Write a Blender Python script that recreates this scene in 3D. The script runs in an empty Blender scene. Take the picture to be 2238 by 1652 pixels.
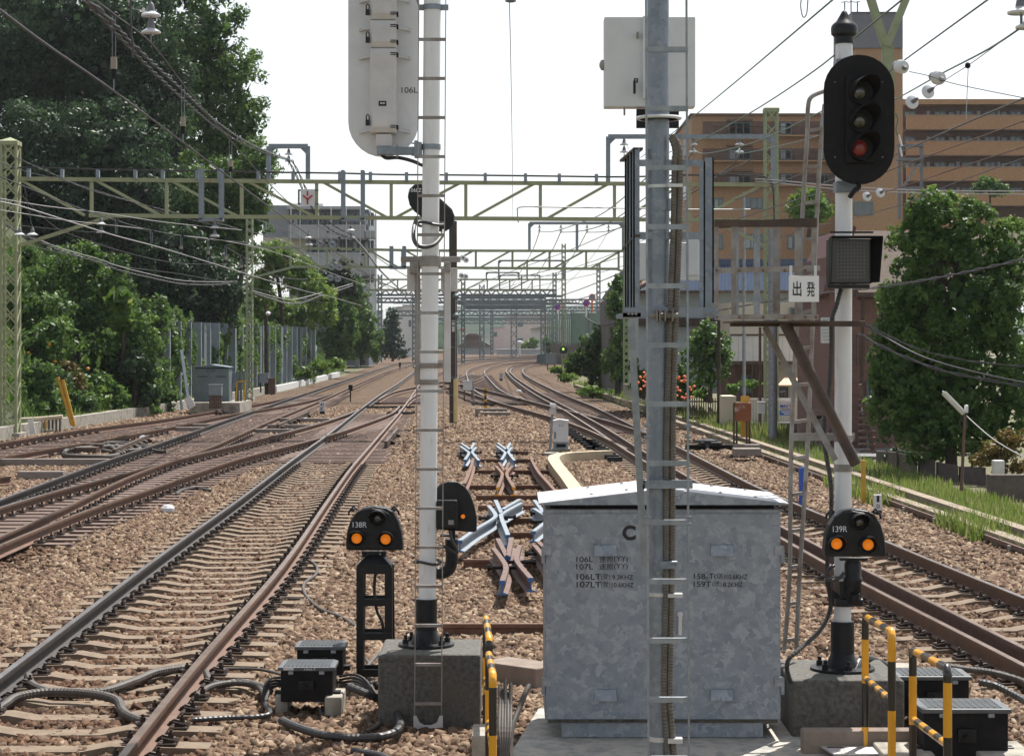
import bpy, math, random
import numpy as np
from mathutils import Vector, Matrix
random.seed(7); RNG = np.random.default_rng(7)
S = bpy.context.scene
COL = S.collection
R = math.radians
F, CX, HY, E = 4454.0, 1119.0, 740.0, 2.9      # focal length and horizon on a 2238 px wide frame, eye height in metres

# ---------------------------------------------------------------- camera, sky, sun, exposure
cam_d = bpy.data.cameras.new('camera'); cam = bpy.data.objects.new('camera', cam_d); COL.objects.link(cam)
cam.location = (0, 0, E); cam.rotation_euler = (R(90), 0, 0)
cam_d.sensor_width = 36; cam_d.lens = 36*F/2238; cam_d.shift_y = -(826-HY)/2238
cam_d.clip_start = .1; cam_d.clip_end = 9000
S.camera = cam
SUN_AZ, SUN_EL = 30, 60                        # ahead of the camera, 30 degrees to the right
w = bpy.data.worlds.new('World'); S.world = w; w.use_nodes = True
nt = w.node_tree; bg = nt.nodes['Background']
sky = nt.nodes.new('ShaderNodeTexSky'); sky.sky_type = 'NISHITA'; sky.sun_disc = False
sky.sun_elevation = R(SUN_EL); sky.sun_rotation = R(SUN_AZ)
sky.air_density = 1.0; sky.dust_density = 1.0; sky.ozone_density = 1.0
hs_ = nt.nodes.new('ShaderNodeHueSaturation'); hs_.inputs['Saturation'].default_value = .3; nt.links.new(sky.outputs[0], hs_.inputs['Color']); nt.links.new(hs_.outputs[0], bg.inputs[0]); bg.inputs[1].default_value = .11
sd = bpy.data.lights.new('sun', 'SUN'); sd.energy = 5.0; sd.angle = R(.5); sd.color = (1, .95, .88)
so = bpy.data.objects.new('sun', sd); COL.objects.link(so)
dirv = Vector((math.sin(R(SUN_AZ))*math.cos(R(SUN_EL)), math.cos(R(SUN_AZ))*math.cos(R(SUN_EL)), math.sin(R(SUN_EL))))
so.rotation_euler = dirv.to_track_quat('Z', 'Y').to_euler(); so.location = dirv*60
S.view_settings.view_transform = 'Standard'; S.view_settings.look = 'None'
S.view_settings.exposure = 0.6; S.view_settings.gamma = 1

# ---------------------------------------------------------------- pixel helpers
def P(x, y, Y): return Vector(((x-CX)*Y/F, Y, E-(y-HY)*Y/F))
def G(x, y, z=0.0):
    Y = F*(E-z)/(y-HY); return Vector(((x-CX)*Y/F, Y, z))
REG = {'a': (0, 1300, 3.177), 'b': (650, 1250, 3.177), 'c': (1000, 1180, 4.464), 'd': (1580, 1180, 4.464), 'e': (1950, 1250, 4.464),
       'f': (0, 1793, 1.8355), 'g': (2432, 1793, 1.8355), 'h': (2400, 1450, 3.672), 'q': (3048, 1850, 2.753), 'o': (1600, 1500, 3.177)}
K_ = 2238/3648
def V(r, x, y):
    o = REG[r]; return ((o[0]+x/o[2])*K_, (o[1]+y/o[2])*K_)

# ---------------------------------------------------------------- materials
MATS = {}
def mat(name, c, rough=.6, metal=0, c2=None, scale=6, bump=0, bscale=None, kind='noise', spec=.5, detail=6, lo=.35, hi=.65,
        c3=None, scale3=1.5, lo3=.5, hi3=.7, trans=0, emit=None, es=1, alpha=1, stretch=None, coat=0, attr=None):
    if name in MATS: return MATS[name]
    m = bpy.data.materials.new(name); m.use_nodes = True; n = m.node_tree.nodes; l = m.node_tree.links
    b = n['Principled BSDF']; b.inputs['Base Color'].default_value = (*c, 1)
    b.inputs['Roughness'].default_value = rough; b.inputs['Metallic'].default_value = metal
    b.inputs['Specular IOR Level'].default_value = spec; b.inputs['Coat Weight'].default_value = coat
    tc = n.new('ShaderNodeTexCoord'); vec = tc.outputs['Object']
    if stretch:
        mp = n.new('ShaderNodeMapping'); mp.inputs['Scale'].default_value = stretch; l.new(vec, mp.inputs[0]); vec = mp.outputs[0]
    def tex(kind, sc):
        if kind == 'voronoi':
            t = n.new('ShaderNodeTexVoronoi'); t.inputs['Scale'].default_value = sc
            dn = n.new('ShaderNodeTexNoise'); dn.inputs['Scale'].default_value = sc*1.5; dn.inputs['Detail'].default_value = 4
            mx = n.new('ShaderNodeMixRGB'); mx.inputs[0].default_value = .12
            l.new(vec, dn.inputs['Vector']); l.new(vec, mx.inputs[1]); l.new(dn.outputs['Color'], mx.inputs[2]); l.new(mx.outputs[0], t.inputs['Vector'])
            return t.outputs['Color'], t.outputs['Distance']
        t = n.new('ShaderNodeTexNoise'); t.inputs['Scale'].default_value = sc; t.inputs['Detail'].default_value = detail
        t.inputs['Roughness'].default_value = .62; l.new(vec, t.inputs['Vector']); return t.outputs['Fac'], t.outputs['Fac']
    cur = None
    if c2:
        o, _ = tex(kind, scale); rr = n.new('ShaderNodeMapRange'); rr.inputs[1].default_value = lo; rr.inputs[2].default_value = hi
        l.new(o, rr.inputs[0]); mx = n.new('ShaderNodeMixRGB'); mx.inputs[1].default_value = (*c, 1); mx.inputs[2].default_value = (*c2, 1)
        l.new(rr.outputs[0], mx.inputs[0]); cur = mx.outputs[0]
    if attr:
        at = n.new('ShaderNodeAttribute'); at.attribute_name = 'tone'
        mx = n.new('ShaderNodeValToRGB'); els = mx.color_ramp.elements
        els[0].color = (*attr[0], 1); els[1].color = (*attr[-1], 1)
        for i, cc in enumerate(attr[1:-1]):
            e_ = els.new((i+1)/(len(attr)-1)); e_.color = (*cc, 1)
        l.new(at.outputs['Fac'], mx.inputs[0]); cur0 = cur; cur = mx.outputs[0]
        if cur0 is not None:
            m2 = n.new('ShaderNodeMixRGB'); m2.blend_type = 'MULTIPLY'; m2.inputs[0].default_value = 1
            l.new(cur, m2.inputs[1]); l.new(cur0, m2.inputs[2]); cur = m2.outputs[0]
    if c3:
        o, _ = tex('noise', scale3); rr = n.new('ShaderNodeMapRange'); rr.inputs[1].default_value = lo3; rr.inputs[2].default_value = hi3
        l.new(o, rr.inputs[0]); mx = n.new('ShaderNodeMixRGB'); mx.inputs[2].default_value = (*c3, 1)
        l.new(rr.outputs[0], mx.inputs[0])
        if cur is not None: l.new(cur, mx.inputs[1])
        else: mx.inputs[1].default_value = (*c, 1)
        cur = mx.outputs[0]
    if cur is not None: l.new(cur, b.inputs['Base Color'])
    if bump:
        _, d = tex(kind, bscale or scale); bp = n.new('ShaderNodeBump'); bp.inputs['Strength'].default_value = bump; bp.inputs['Distance'].default_value = .02
        l.new(d, bp.inputs['Height']); l.new(bp.outputs[0], b.inputs['Normal'])
    if emit:
        b.inputs['Emission Color'].default_value = (*emit, 1); b.inputs['Emission Strength'].default_value = es
    if alpha < 1: b.inputs['Alpha'].default_value = alpha
    if trans:
        tl = n.new('ShaderNodeBsdfTranslucent'); ms = n.new('ShaderNodeMixShader'); ms.inputs[0].default_value = trans
        hs = n.new('ShaderNodeHueSaturation'); hs.inputs['Value'].default_value = 1.5; hs.inputs['Hue'].default_value = .485
        if cur is not None: l.new(cur, hs.inputs['Color'])
        else: hs.inputs['Color'].default_value = (*c, 1)
        l.new(hs.outputs[0], tl.inputs['Color']); l.new(b.outputs[0], ms.inputs[1]); l.new(tl.outputs[0], ms.inputs[2])
        l.new(ms.outputs[0], n['Material Output'].inputs['Surface'])
    MATS[name] = m; return m

M = dict(
 galv=mat('galvanised steel', (.25,.28,.33), .5, .55, (.20,.23,.27), 16, kind='voronoi', lo=.3, hi=.8, c3=(.36,.36,.37), scale3=25, lo3=.55, hi3=.75, spec=.4),
 galvcab=mat('cabinet zinc', (.33,.36,.40), .5, .3, (.205,.24,.285), 19, kind='voronoi', lo=.3, hi=.7, c3=(.25,.28,.32), scale3=14, lo3=.45, hi3=.6),
 steel=mat('pale zinc steel', (.33,.355,.385), .5, .3, (.22,.24,.27), 14),
 steelr=mat('stained zinc steel', (.34,.33,.32), .6, .2, (.22,.18,.15), 8, c3=(.16,.09,.05), scale3=5, lo3=.6, hi3=.75),
 roofm=mat('painted lid steel', (.58,.58,.60), .45, .2, (.47,.47,.49), 8),
 white=mat('white enamel', (.78,.79,.80), .4, 0, (.70,.70,.70), 3, c3=(.45,.33,.2), scale3=6, lo3=.6, hi3=.8, stretch=(3,3,.6)),
 whitep=mat('white plate', (.70,.71,.72), .5, 0, (.62,.63,.65), 4),
 ivory=mat('ivory paint', (.62,.60,.60), .5, 0, (.52,.50,.49), 5, c3=(.4,.35,.3), scale3=10, lo3=.66, hi3=.8),
 black=mat('black enamel', (.008,.009,.011), .38, 0, (.016,.016,.019), 20, spec=.3),
 blackm=mat('matt black', (.007,.007,.009), .6, 0, (.014,.013,.013), 15, spec=.2),
 rubber=mat('black cable sheath', (.028,.028,.031), .45, 0, (.05,.046,.042), 20),
 cableb=mat('dusty cable sheath', (.09,.075,.065), .6, 0, (.05,.045,.042), 14),
 conduit=mat('grey brown conduit', (.17,.15,.13), .5, .3, (.12,.105,.09), 20),
 rust=mat('rusty rail', (.13,.065,.045), .75, .1, (.19,.10,.065), 12, c3=(.08,.05,.04), scale3=3, bump=.2, bscale=60),
 railt=mat('rusty running rail', (.105,.055,.036), .6, .2, (.15,.08,.05), 6, c3=(.10,.065,.05), scale3=2),
 railb=mat('oily dark rail', (.025,.023,.023), .55, .2, (.05,.042,.038), 8),
 railtop=mat('rail head worn bright', (.30,.29,.29), .32, .8, (.22,.18,.16), 3),
 railtopb=mat('rail head worn brown', (.34,.25,.19), .3, .75, (.20,.13,.09), 4),
 clip=mat('rail clip iron', (.07,.045,.035), .6, .4, (.03,.025,.022), 30),
 conc=mat('weathered concrete', (.40,.37,.32), .85, 0, (.28,.26,.22), 7, bump=.4, bscale=50, c3=(.15,.14,.12), scale3=3, lo3=.5, hi3=.7),
 concd=mat('dark mottled concrete', (.06,.058,.052), .85, 0, (.14,.135,.12), 30, bump=.5, bscale=60, c3=(.11,.10,.08), scale3=3),  # dark grey, mottled paler and brown; blocks, pit box and base frames
 slab=mat('slab concrete', (.42,.40,.36), .85, 0, (.50,.46,.40), 5, bump=.3, bscale=40, c3=(.30,.30,.28), scale3=9, lo3=.45, hi3=.6),
 sleeper=mat('sleeper concrete', (.225,.17,.12), .9, 0, (.155,.115,.08), 6, bump=.4, bscale=40),
 timber=mat('sleeper timber', (.21,.15,.125), .85, 0, (.11,.07,.055), 9, stretch=(.3,3,3), bump=.4, bscale=30),
 beamw=mat('grey timber beam', (.27,.235,.21), .85, 0, (.19,.165,.15), 12, stretch=(.3,3,3)),
 brace=mat('dark rusty steel', (.05,.035,.03), .6, .2, (.10,.065,.045), 7),
 green=mat('pale green paint', (.30,.35,.22), .6, 0, (.24,.28,.17), 9, c3=(.24,.13,.06), scale3=2.2, lo3=.6, hi3=.75),
 greenc=mat('yellow green paint', (.34,.37,.22), .6, 0, (.30,.32,.18), 9, c3=(.28,.15,.06), scale3=2.5, lo3=.6, hi3=.75),
 fargrey=mat('far steel', (.15,.19,.205), .6, .1, (.115,.15,.16), 2),
 yellow=mat('yellow paint', (.78,.38,.012), .35, 0, (.72,.33,.01), 9, coat=.3),
 yellowp=mat('pale yellow tube', (.75,.62,.30), .5, 0, (.68,.54,.26), 4),
 ylw=mat('yellow rods', (.62,.34,.03), .5, 0, (.5,.27,.03), 6),
 blueend=mat('blue paint', (.04,.13,.32), .5, 0),
 bluegrey=mat('blue grey paint', (.26,.305,.35), .5, .2, (.19,.225,.26), 9),
 brown=mat('rusty brown steel', (.16,.095,.075), .7, .1, (.10,.06,.05), 9),
 amber=mat('lit amber lens', (.6,.18,.01), .3, 0, emit=(1,.25,.015), es=.3),
 redlens=mat('red lens', (.13,.012,.010), .35, 0, (.07,.008,.007), 90, emit=(1,.1,.07), es=.02, coat=.4),
 clear=mat('smoked lens', (.05,.045,.035), .15, 0, coat=1),
 porcelain=mat('porcelain', (.66,.68,.70), .2, 0, coat=.5),
 insgrey=mat('insulator body', (.16,.16,.17), .5, .1),
 wire=mat('overhead wire', (.075,.075,.08), .5, .5),
 wireg=mat('green copper wire', (.10,.16,.12), .5, .4),
 wirew=mat('pale wire', (.38,.38,.38), .5, .3),
 redp=mat('red paint', (.5,.02,.02), .5), ink=mat('black ink', (.012,.012,.014), .6), inkw=mat('white ink', (.75,.77,.8), .6),
 orange=mat('orange paint', (.65,.16,.02), .5), blue=mat('blue ink', (.03,.10,.45), .5),
)

# ---------------------------------------------------------------- mesh builder
def fr(d):
    d = d.normalized(); up = Vector((0, 0, 1)) if abs(d.z) < .95 else Vector((0, 1, 0))
    s = d.cross(up).normalized(); return s, s.cross(d).normalized()
class MB:
    def __init__(s): s.v = []; s.f = []
    def add(s, vs, fs):
        o = len(s.v); s.v += [tuple(v) for v in vs]; s.f += [tuple(i+o for i in f) for f in fs]; return s
    def box(s, x0, x1, y0, y1, z0, z1):
        return s.add([(x0,y0,z0),(x1,y0,z0),(x1,y1,z0),(x0,y1,z0),(x0,y0,z1),(x1,y0,z1),(x1,y1,z1),(x0,y1,z1)],
                     [(0,3,2,1),(4,5,6,7),(0,1,5,4),(1,2,6,5),(2,3,7,6),(3,0,4,7)])
    def cb(s, c, sx, sy, sz, rz=0):            # centred box, bevelled a little through rz-turned corners
        vs = []; a = R(rz); ca, sa = math.cos(a), math.sin(a)
        for z in (-1, 1):
            for x, y in ((-1,-1),(1,-1),(1,1),(-1,1)):
                X, Y = x*sx/2, y*sy/2; vs.append((c[0]+X*ca-Y*sa, c[1]+X*sa+Y*ca, c[2]+z*sz/2))
        return s.add(vs, [(0,3,2,1),(4,5,6,7),(0,1,5,4),(1,2,6,5),(2,3,7,6),(3,0,4,7)])
    def bar(s, p, q, w_, h_, up=None):
        p, q = Vector(p), Vector(q); d = q-p
        if up is None: a, b = fr(d)
        else:
            a = d.normalized().cross(Vector(up)).normalized(); b = a.cross(d.normalized())
        vs = [c+a*(i*w_/2)+b*(j*h_/2) for c in (p, q) for i, j in ((-1,-1),(1,-1),(1,1),(-1,1))]
        return s.add(vs, [(0,3,2,1),(4,5,6,7),(0,1,5,4),(1,2,6,5),(2,3,7,6),(3,0,4,7)])
    def angle(s, p, q, w_, t=.012):            # L section
        p, q = Vector(p), Vector(q); a, b = fr(q-p)
        s.bar(p, q, w_, t); o = a*(-w_/2)+b*(w_/2); return s.bar(p+o, q+o, t, w_)
    def cyl(s, p, q, r, r2=None, n=12, cap=True):
        p, q = Vector(p), Vector(q); r2 = r if r2 is None else r2; a, b = fr(q-p); vs = []
        for c, rr in ((p, r), (q, r2)):
            for i in range(n):
                t = 2*math.pi*i/n; vs.append(c+a*(rr*math.cos(t))+b*(rr*math.sin(t)))
        fs = [(i, (i+1) % n, n+(i+1) % n, n+i) for i in range(n)]
        if cap: fs += [tuple(range(n-1, -1, -1)), tuple(range(n, 2*n))]
        return s.add(vs, fs)
    def tube(s, pts, r, n=8, rib=0, ribh=.12):
        pts = [Vector(p) for p in pts]
        if rib:                                 # corrugated: resample
            out = [pts[0]]; rad = [r]; L = 0
            for a, b in zip(pts[:-1], pts[1:]):
                k = max(1, int((b-a).length/rib))
                for i in range(1, k+1): out.append(a.lerp(b, i/k))
            pts = out; rad = [r*(1+(ribh if i % 2 else -ribh)) for i in range(len(pts))]
        else: rad = [r]*len(pts)
        vs = []; up = None
        for i, p in enumerate(pts):
            d = (pts[min(i+1, len(pts)-1)]-pts[max(i-1, 0)])
            if d.length < 1e-9: d = Vector((0, 0, 1))
            d.normalize()
            if up is None: up, _ = fr(d)
            a = (up-d*up.dot(d)).normalized(); b = d.cross(a); up = a
            for k in range(n):
                t = 2*math.pi*k/n; vs.append(p+a*(rad[i]*math.cos(t))+b*(rad[i]*math.sin(t)))
        fs = []
        for i in range(len(pts)-1):
            for k in range(n): fs.append((i*n+k, i*n+(k+1) % n, (i+1)*n+(k+1) % n, (i+1)*n+k))
        fs += [tuple(range(n-1, -1, -1)), tuple(range((len(pts)-1)*n, len(pts)*n))]
        return s.add(vs, fs)
    def lathe(s, c, prof, axis=(0, 0, 1), n=20):   # prof: (radius, distance along axis)
        c = Vector(c); ax = Vector(axis).normalized(); a, b = fr(ax); vs = []
        for r, h in prof:
            for i in range(n):
                t = 2*math.pi*i/n; vs.append(c+ax*h+a*(r*math.cos(t))+b*(r*math.sin(t)))
        fs = [(j*n+i, j*n+(i+1) % n, (j+1)*n+(i+1) % n, (j+1)*n+i) for j in range(len(prof)-1) for i in range(n)]
        fs += [tuple(range(n-1, -1, -1)), tuple(range((len(prof)-1)*n, len(prof)*n))]
        return s.add(vs, fs)
    def prism(s, poly, y0, y1):                # outline in x,z pushed from y0 to y1
        n = len(poly); vs = [(x, y0, z) for x, z in poly]+[(x, y1, z) for x, z in poly]
        return s.add(vs, [tuple(range(n)), tuple(range(2*n-1, n-1, -1))]+[(i, i+n, (i+1) % n+n, (i+1) % n) for i in range(n)])
    def slabp(s, poly, z0, z1):                # outline in x,y pushed from z0 to z1
        n = len(poly); vs = [(x, y, z0) for x, y in poly]+[(x, y, z1) for x, y in poly]
        return s.add(vs, [tuple(range(n-1, -1, -1)), tuple(range(n, 2*n))]+[(i, (i+1) % n, (i+1) % n+n, i+n) for i in range(n)])
    def sweep(s, pts, prof):                   # prof in (side, up), kept upright
        vs = []; n = len(prof); pts = [Vector(p) for p in pts]
        for i, p in enumerate(pts):
            d = pts[min(i+1, len(pts)-1)]-pts[max(i-1, 0)]; d.z = 0; d.normalize(); a = Vector((d.y, -d.x, 0))
            for x, z in prof: vs.append(p+a*x+Vector((0, 0, z)))
        fs = [(i*n+k, (i+1)*n+k, (i+1)*n+(k+1) % n, i*n+(k+1) % n) for i in range(len(pts)-1) for k in range(n)]
        fs += [tuple(range(n)), tuple(range(len(pts)*n-1, (len(pts)-1)*n-1, -1))]
        return s.add(vs, fs)
    def build(s, name, m, parent=None, smooth=False, bevel=0, **kw):
        me = bpy.data.meshes.new(name); vs = np.array(s.v, dtype=float)
        if parent is None: o3 = np.array([(vs[:, 0].min()+vs[:, 0].max())/2, (vs[:, 1].min()+vs[:, 1].max())/2, vs[:, 2].min()])
        else: o3 = np.array(wloc(parent))
        me.from_pydata((vs-o3).tolist(), [], s.f); me.validate()
        me.materials.append(M[m] if isinstance(m, str) else m)
        if smooth:
            for p in me.polygons: p.use_smooth = True
            try: me.set_sharp_from_angle(angle=R(40))
            except Exception: pass
        o = bpy.data.objects.new(name, me); COL.objects.link(o)
        if parent is None: o.location = o3
        else: o.parent = parent
        if bevel:
            b = o.modifiers.new('bevel', 'BEVEL'); b.width = bevel; b.segments = 2; b.limit_method = 'ANGLE'
        return tag(o, **kw) if kw else o
def wloc(o):
    v = Vector(o.location); p = o.parent
    while p: v = v+Vector(p.location); p = p.parent
    return v
def tag(o, label=None, cat=None, group=None, kind=None):
    if label: o['label'] = label
    if cat: o['category'] = cat
    if group: o['group'] = group
    if kind: o['kind'] = kind
    return o
def thing(name, loc, label, cat, group=None):
    o = bpy.data.objects.new(name, None); COL.objects.link(o); o.location = loc; o.empty_display_size = .2
    return tag(o, label, cat, group)
def copy_tree(o, parent=None, d=None):
    c = o.copy(); COL.objects.link(c)
    if parent: c.parent = parent
    if d: c.location = Vector(o.location)+Vector(d)
    for ch in list(CH.get(o.name, [])) or [k for k in bpy.data.objects if k.parent == o]: copy_tree(ch, c)
    return c
CH = {}
def text(s_, c, h, parent, m='ink', ry=0, thick=.0015, name='lettering', width=None, face=0, bold=0, label=None):
    """centre c, letter height h, facing the camera side (-Y); face turns it about z"""
    cu = bpy.data.curves.new('t', 'FONT'); cu.body = s_; cu.size = 1; cu.extrude = 0; cu.offset = bold
    ob = bpy.data.objects.new('t', cu); COL.objects.link(ob); bpy.context.view_layer.update()
    dg = bpy.context.evaluated_depsgraph_get(); me = bpy.data.meshes.new_from_object(ob.evaluated_get(dg))
    bpy.data.objects.remove(ob)
    n = len(me.vertices); a = np.empty(n*3); me.vertices.foreach_get('co', a); a = a.reshape(-1, 3)
    if n == 0: return None
    x0, x1, y0, y1 = a[:, 0].min(), a[:, 0].max(), a[:, 1].min(), a[:, 1].max(); sc = h/(y1-y0); sx = sc if width is None else width/(x1-x0)
    X = (a[:, 0]-(x0+x1)/2)*sx; Zz = (a[:, 1]-(y0+y1)/2)*sc; t = R(face); r2 = R(ry)
    X, Zz = X*math.cos(r2)-Zz*math.sin(r2), X*math.sin(r2)+Zz*math.cos(r2)
    base = np.array(wloc(parent)); b = np.stack([c[0]+X*math.cos(t), c[1]+X*math.sin(t), c[2]+Zz], 1)-base
    me.vertices.foreach_set('co', b.ravel()); me.update(); me.materials.clear(); me.materials.append(M[m])
    o = bpy.data.objects.new(name, me); COL.objects.link(o); o.parent = parent
    return o
def smooth_line(pts, step=None, k=6):
    pts = [Vector(p) for p in pts]; out = []
    for i in range(len(pts)-1):
        p0, p1, p2, p3 = pts[max(i-1, 0)], pts[i], pts[i+1], pts[min(i+2, len(pts)-1)]
        for j in range(k):
            t = j/k; out.append(.5*((2*p1)+(p2-p0)*t+(2*p0-5*p1+4*p2-p3)*t*t+(3*p1-p0-3*p2+p3)*t**3))
    out.append(pts[-1]); return out
def quads_obj(name, verts, m, parent=None, tone=None, k=4):
    """verts: (n, k, 3) numpy, one face each"""
    n = verts.shape[0]; me = bpy.data.meshes.new(name)
    o3 = np.array(wloc(parent)) if parent else np.array([verts[..., 0].mean(), verts[..., 1].mean(), verts[..., 2].min()])
    me.vertices.add(n*k); me.vertices.foreach_set('co', (verts-o3).reshape(-1).astype(np.float32))
    me.loops.add(n*k); me.loops.foreach_set('vertex_index', np.arange(n*k, dtype=np.int32))
    me.polygons.add(n); me.polygons.foreach_set('loop_start', np.arange(0, n*k, k, dtype=np.int32))
    me.update(calc_edges=True); me.validate()
    if tone is not None:
        a = me.attributes.new('tone', 'FLOAT', 'FACE'); a.data.foreach_set('value', tone.astype(np.float32))
    me.materials.append(M[m] if isinstance(m, str) else m)
    o = bpy.data.objects.new(name, me); COL.objects.link(o)
    if parent: o.parent = parent
    else: o.location = o3
    return o
# ================================================================ ground, ballast, tracks
def stones(name, x0f, x1f, ya, yb, dens, size, label, zmax=.03):
    # one mesh of many angular stones
    n = int(dens*sum(((x1f(y)-x0f(y)) for y in np.linspace(ya, yb, 40)))/40*(yb-ya))
    Y = ya+(yb-ya)*RNG.random(n*2); X0 = np.array([x0f(y) for y in Y]); X1 = np.array([x1f(y) for y in Y])
    wmax = (X1-X0).max(); keep = RNG.random(n*2) < (X1-X0)/wmax; Y = Y[keep][:n]; X0 = X0[keep][:n]; X1 = X1[keep][:n]; n = len(Y)
    X = X0+(X1-X0)*RNG.random(n)
    ok = np.ones(n, bool); near = np.zeros(n); low = np.zeros(n)
    for kl, kr, y0_, y1_, st in SLP:
        xl = np.interp(Y, *YX[kl]); xr = np.interp(Y, *YX[kr]); xc = (xl+xr)/2; sl = (np.interp(Y+1, *YX[kl])+np.interp(Y+1, *YX[kr]))/2-xc
        u = X-xc; dy = np.mod(Y+sl*u-y0_+st/2, st)-st/2
        inn = (Y > y0_) & (Y < y1_) & (np.abs(u) < 1.15); near = np.where(inn & (RNG.random(n) < np.clip(1.5-1.3*np.abs(np.abs(u)-.72), .55, .95)), 1, near); low = np.where(inn, -.014, low)
        on = (np.abs(dy) < .135) & (np.abs(u) < 1.22) & (Y > y0_) & (Y < y1_)
        ok &= ~(on & ((np.abs(u) > .28) | (RNG.random(n) < .8)) & (RNG.random(n) < .87))
    X, Y, near, low = X[ok], Y[ok], near[ok], low[ok]; n = len(X)
    base = np.array([[-1,-1,-1],[1,-1,-1],[1,1,-1],[-1,1,-1],[-1,-1,1],[1,-1,1],[1,1,1],[-1,1,1]], float)
    s3 = size*(.55+.75*RNG.random((n, 1, 1)))*np.array([1, .8, .55])*(.75+.5*RNG.random((n, 1, 3)))
    v = base[None]*(.62+.55*RNG.random((n, 8, 3)))*s3*.5
    ax = RNG.normal(size=(n, 3)); ax[:, 2] *= 1.0; ax /= np.linalg.norm(ax, axis=1, keepdims=True); th = RNG.random(n)*6.28
    c, s = np.cos(th)[:, None, None], np.sin(th)[:, None, None]; a = ax[:, None, :]
    v = v*c+np.cross(np.broadcast_to(a, v.shape), v)*s+a*(v*a).sum(-1, keepdims=True)*(1-c)
    hum = .012*np.sin(X*2.1+1)*np.sin(Y*1.7)-.045
    v += np.stack([X, Y, hum+low+zmax*RNG.random(n)-.004], 1)[:, None, :]
    fs = np.array([[0,3,2,1],[4,5,6,7],[0,1,5,4],[1,2,6,5],[2,3,7,6],[3,0,4,7]])
    me = bpy.data.meshes.new(name); o3 = np.array([X.mean(), Y.mean(), 0.])
    me.vertices.add(n*8); me.vertices.foreach_set('co', (v-o3).reshape(-1).astype(np.float32))
    idx = (fs[None]+np.arange(n)[:, None, None]*8).reshape(-1).astype(np.int32)
    me.loops.add(len(idx)); me.loops.foreach_set('vertex_index', idx)
    me.polygons.add(n*6); me.polygons.foreach_set('loop_start', np.arange(0, len(idx), 4, dtype=np.int32)); me.update(calc_edges=True)
    t = np.repeat(.5*RNG.random(n)+.5*near, 6); at = me.attributes.new('tone', 'FLOAT', 'FACE'); at.data.foreach_set('value', t.astype(np.float32))
    me.materials.append(mat('ballast stone', (1,1,1), .85, c2=(.78,.78,.78), scale=40, attr=STONE, spec=.25)); o = bpy.data.objects.new(name, me); COL.objects.link(o); o.location = o3
    return tag(o, label, 'gravel', kind='stuff')
STONE_ = [(0.067, 0.038, 0.026), (0.193, 0.122, 0.077), (0.109, 0.065, 0.042), (0.268, 0.183, 0.121), (0.084, 0.049, 0.031), (0.218, 0.143, 0.09), (0.368, 0.282, 0.2)]

STONE = STONE_+[(c[0]*.60, c[1]*.50, c[2]*.44) for c in STONE_]
def ground_mat():
    m = bpy.data.materials.new('ballast bed'); m.use_nodes = True; n = m.node_tree.nodes; l = m.node_tree.links
    b = n['Principled BSDF']; b.inputs['Roughness'].default_value = .9; b.inputs['Specular IOR Level'].default_value = .2
    tc = n.new('ShaderNodeTexCoord'); v = n.new('ShaderNodeTexVoronoi'); v.inputs['Scale'].default_value = 17
    l.new(tc.outputs['Object'], v.inputs['Vector'])
    rp = n.new('ShaderNodeValToRGB'); e = rp.color_ramp.elements; e[0].color = (*STONE[0], 1); e[1].color = (*STONE[6], 1)
    for p_, c_ in ((.25, STONE[2]), (.5, STONE[1]), (.75, STONE[5])): q = e.new(p_); q.color = (*c_, 1)
    sx = n.new('ShaderNodeSeparateColor'); l.new(v.outputs['Color'], sx.inputs[0]); l.new(sx.outputs[0], rp.inputs[0])
    mp = n.new('ShaderNodeMapRange'); mp.inputs[1].default_value = .25; mp.inputs[2].default_value = .75; mp.inputs[3].default_value = 1; mp.inputs[4].default_value = .35
    l.new(v.outputs['Distance'], mp.inputs[0])
    ns = n.new('ShaderNodeTexNoise'); ns.inputs['Scale'].default_value = .8; ns.inputs['Detail'].default_value = 12; ns.inputs['Roughness'].default_value = .75; l.new(tc.outputs['Object'], ns.inputs['Vector'])
    mr = n.new('ShaderNodeMapRange'); mr.inputs[1].default_value = .35; mr.inputs[2].default_value = .65; mr.inputs[3].default_value = .5; mr.inputs[4].default_value = .9
    l.new(ns.outputs['Fac'], mr.inputs[0])
    m1 = n.new('ShaderNodeVectorMath'); m1.operation = 'SCALE'; l.new(rp.outputs[0], m1.inputs[0]); l.new(mr.outputs[0], m1.inputs['Scale'])
    l.new(m1.outputs[0], b.inputs['Base Color'])
    bp = n.new('ShaderNodeBump'); bp.inputs['Strength'].default_value = 1; bp.inputs['Distance'].default_value = .05; l.new(mp.outputs[0], bp.inputs['Height']); l.new(bp.outputs[0], b.inputs['Normal'])
    return m
M['bed'] = ground_mat()
M['soil'] = mat('earth and weeds', (.09,.10,.04), .95, 0, (.16,.13,.08), 2, bump=.5, bscale=20, c3=(.07,.11,.03), scale3=.6)
def grid(name, xs, ys, zf, m, label, kind='structure', cat=None):
    mb = MB(); nx, ny = len(xs), len(ys); mb.v = [(x, y, zf(x, y)) for y in ys for x in xs]
    mb.f = [(j*nx+i, j*nx+i+1, (j+1)*nx+i+1, (j+1)*nx+i) for j in range(ny-1) for i in range(nx-1)]
    return mb.build(name, m, smooth=True, kind=kind, label=label, cat=cat or name)
def leftwall(Y): return np.interp(Y, [20, 60, 84, 115, 160, 240, 400], [-15.5, -14.7, -13.5, -12.9, -13.4, -15.9, -30])
def rightwall(Y): return np.interp(Y, [10, 27, 41, 69, 119, 160, 240], [7.1, 7.0, 6.5, 5.5, 3.4, 4.5, 12])
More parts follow.
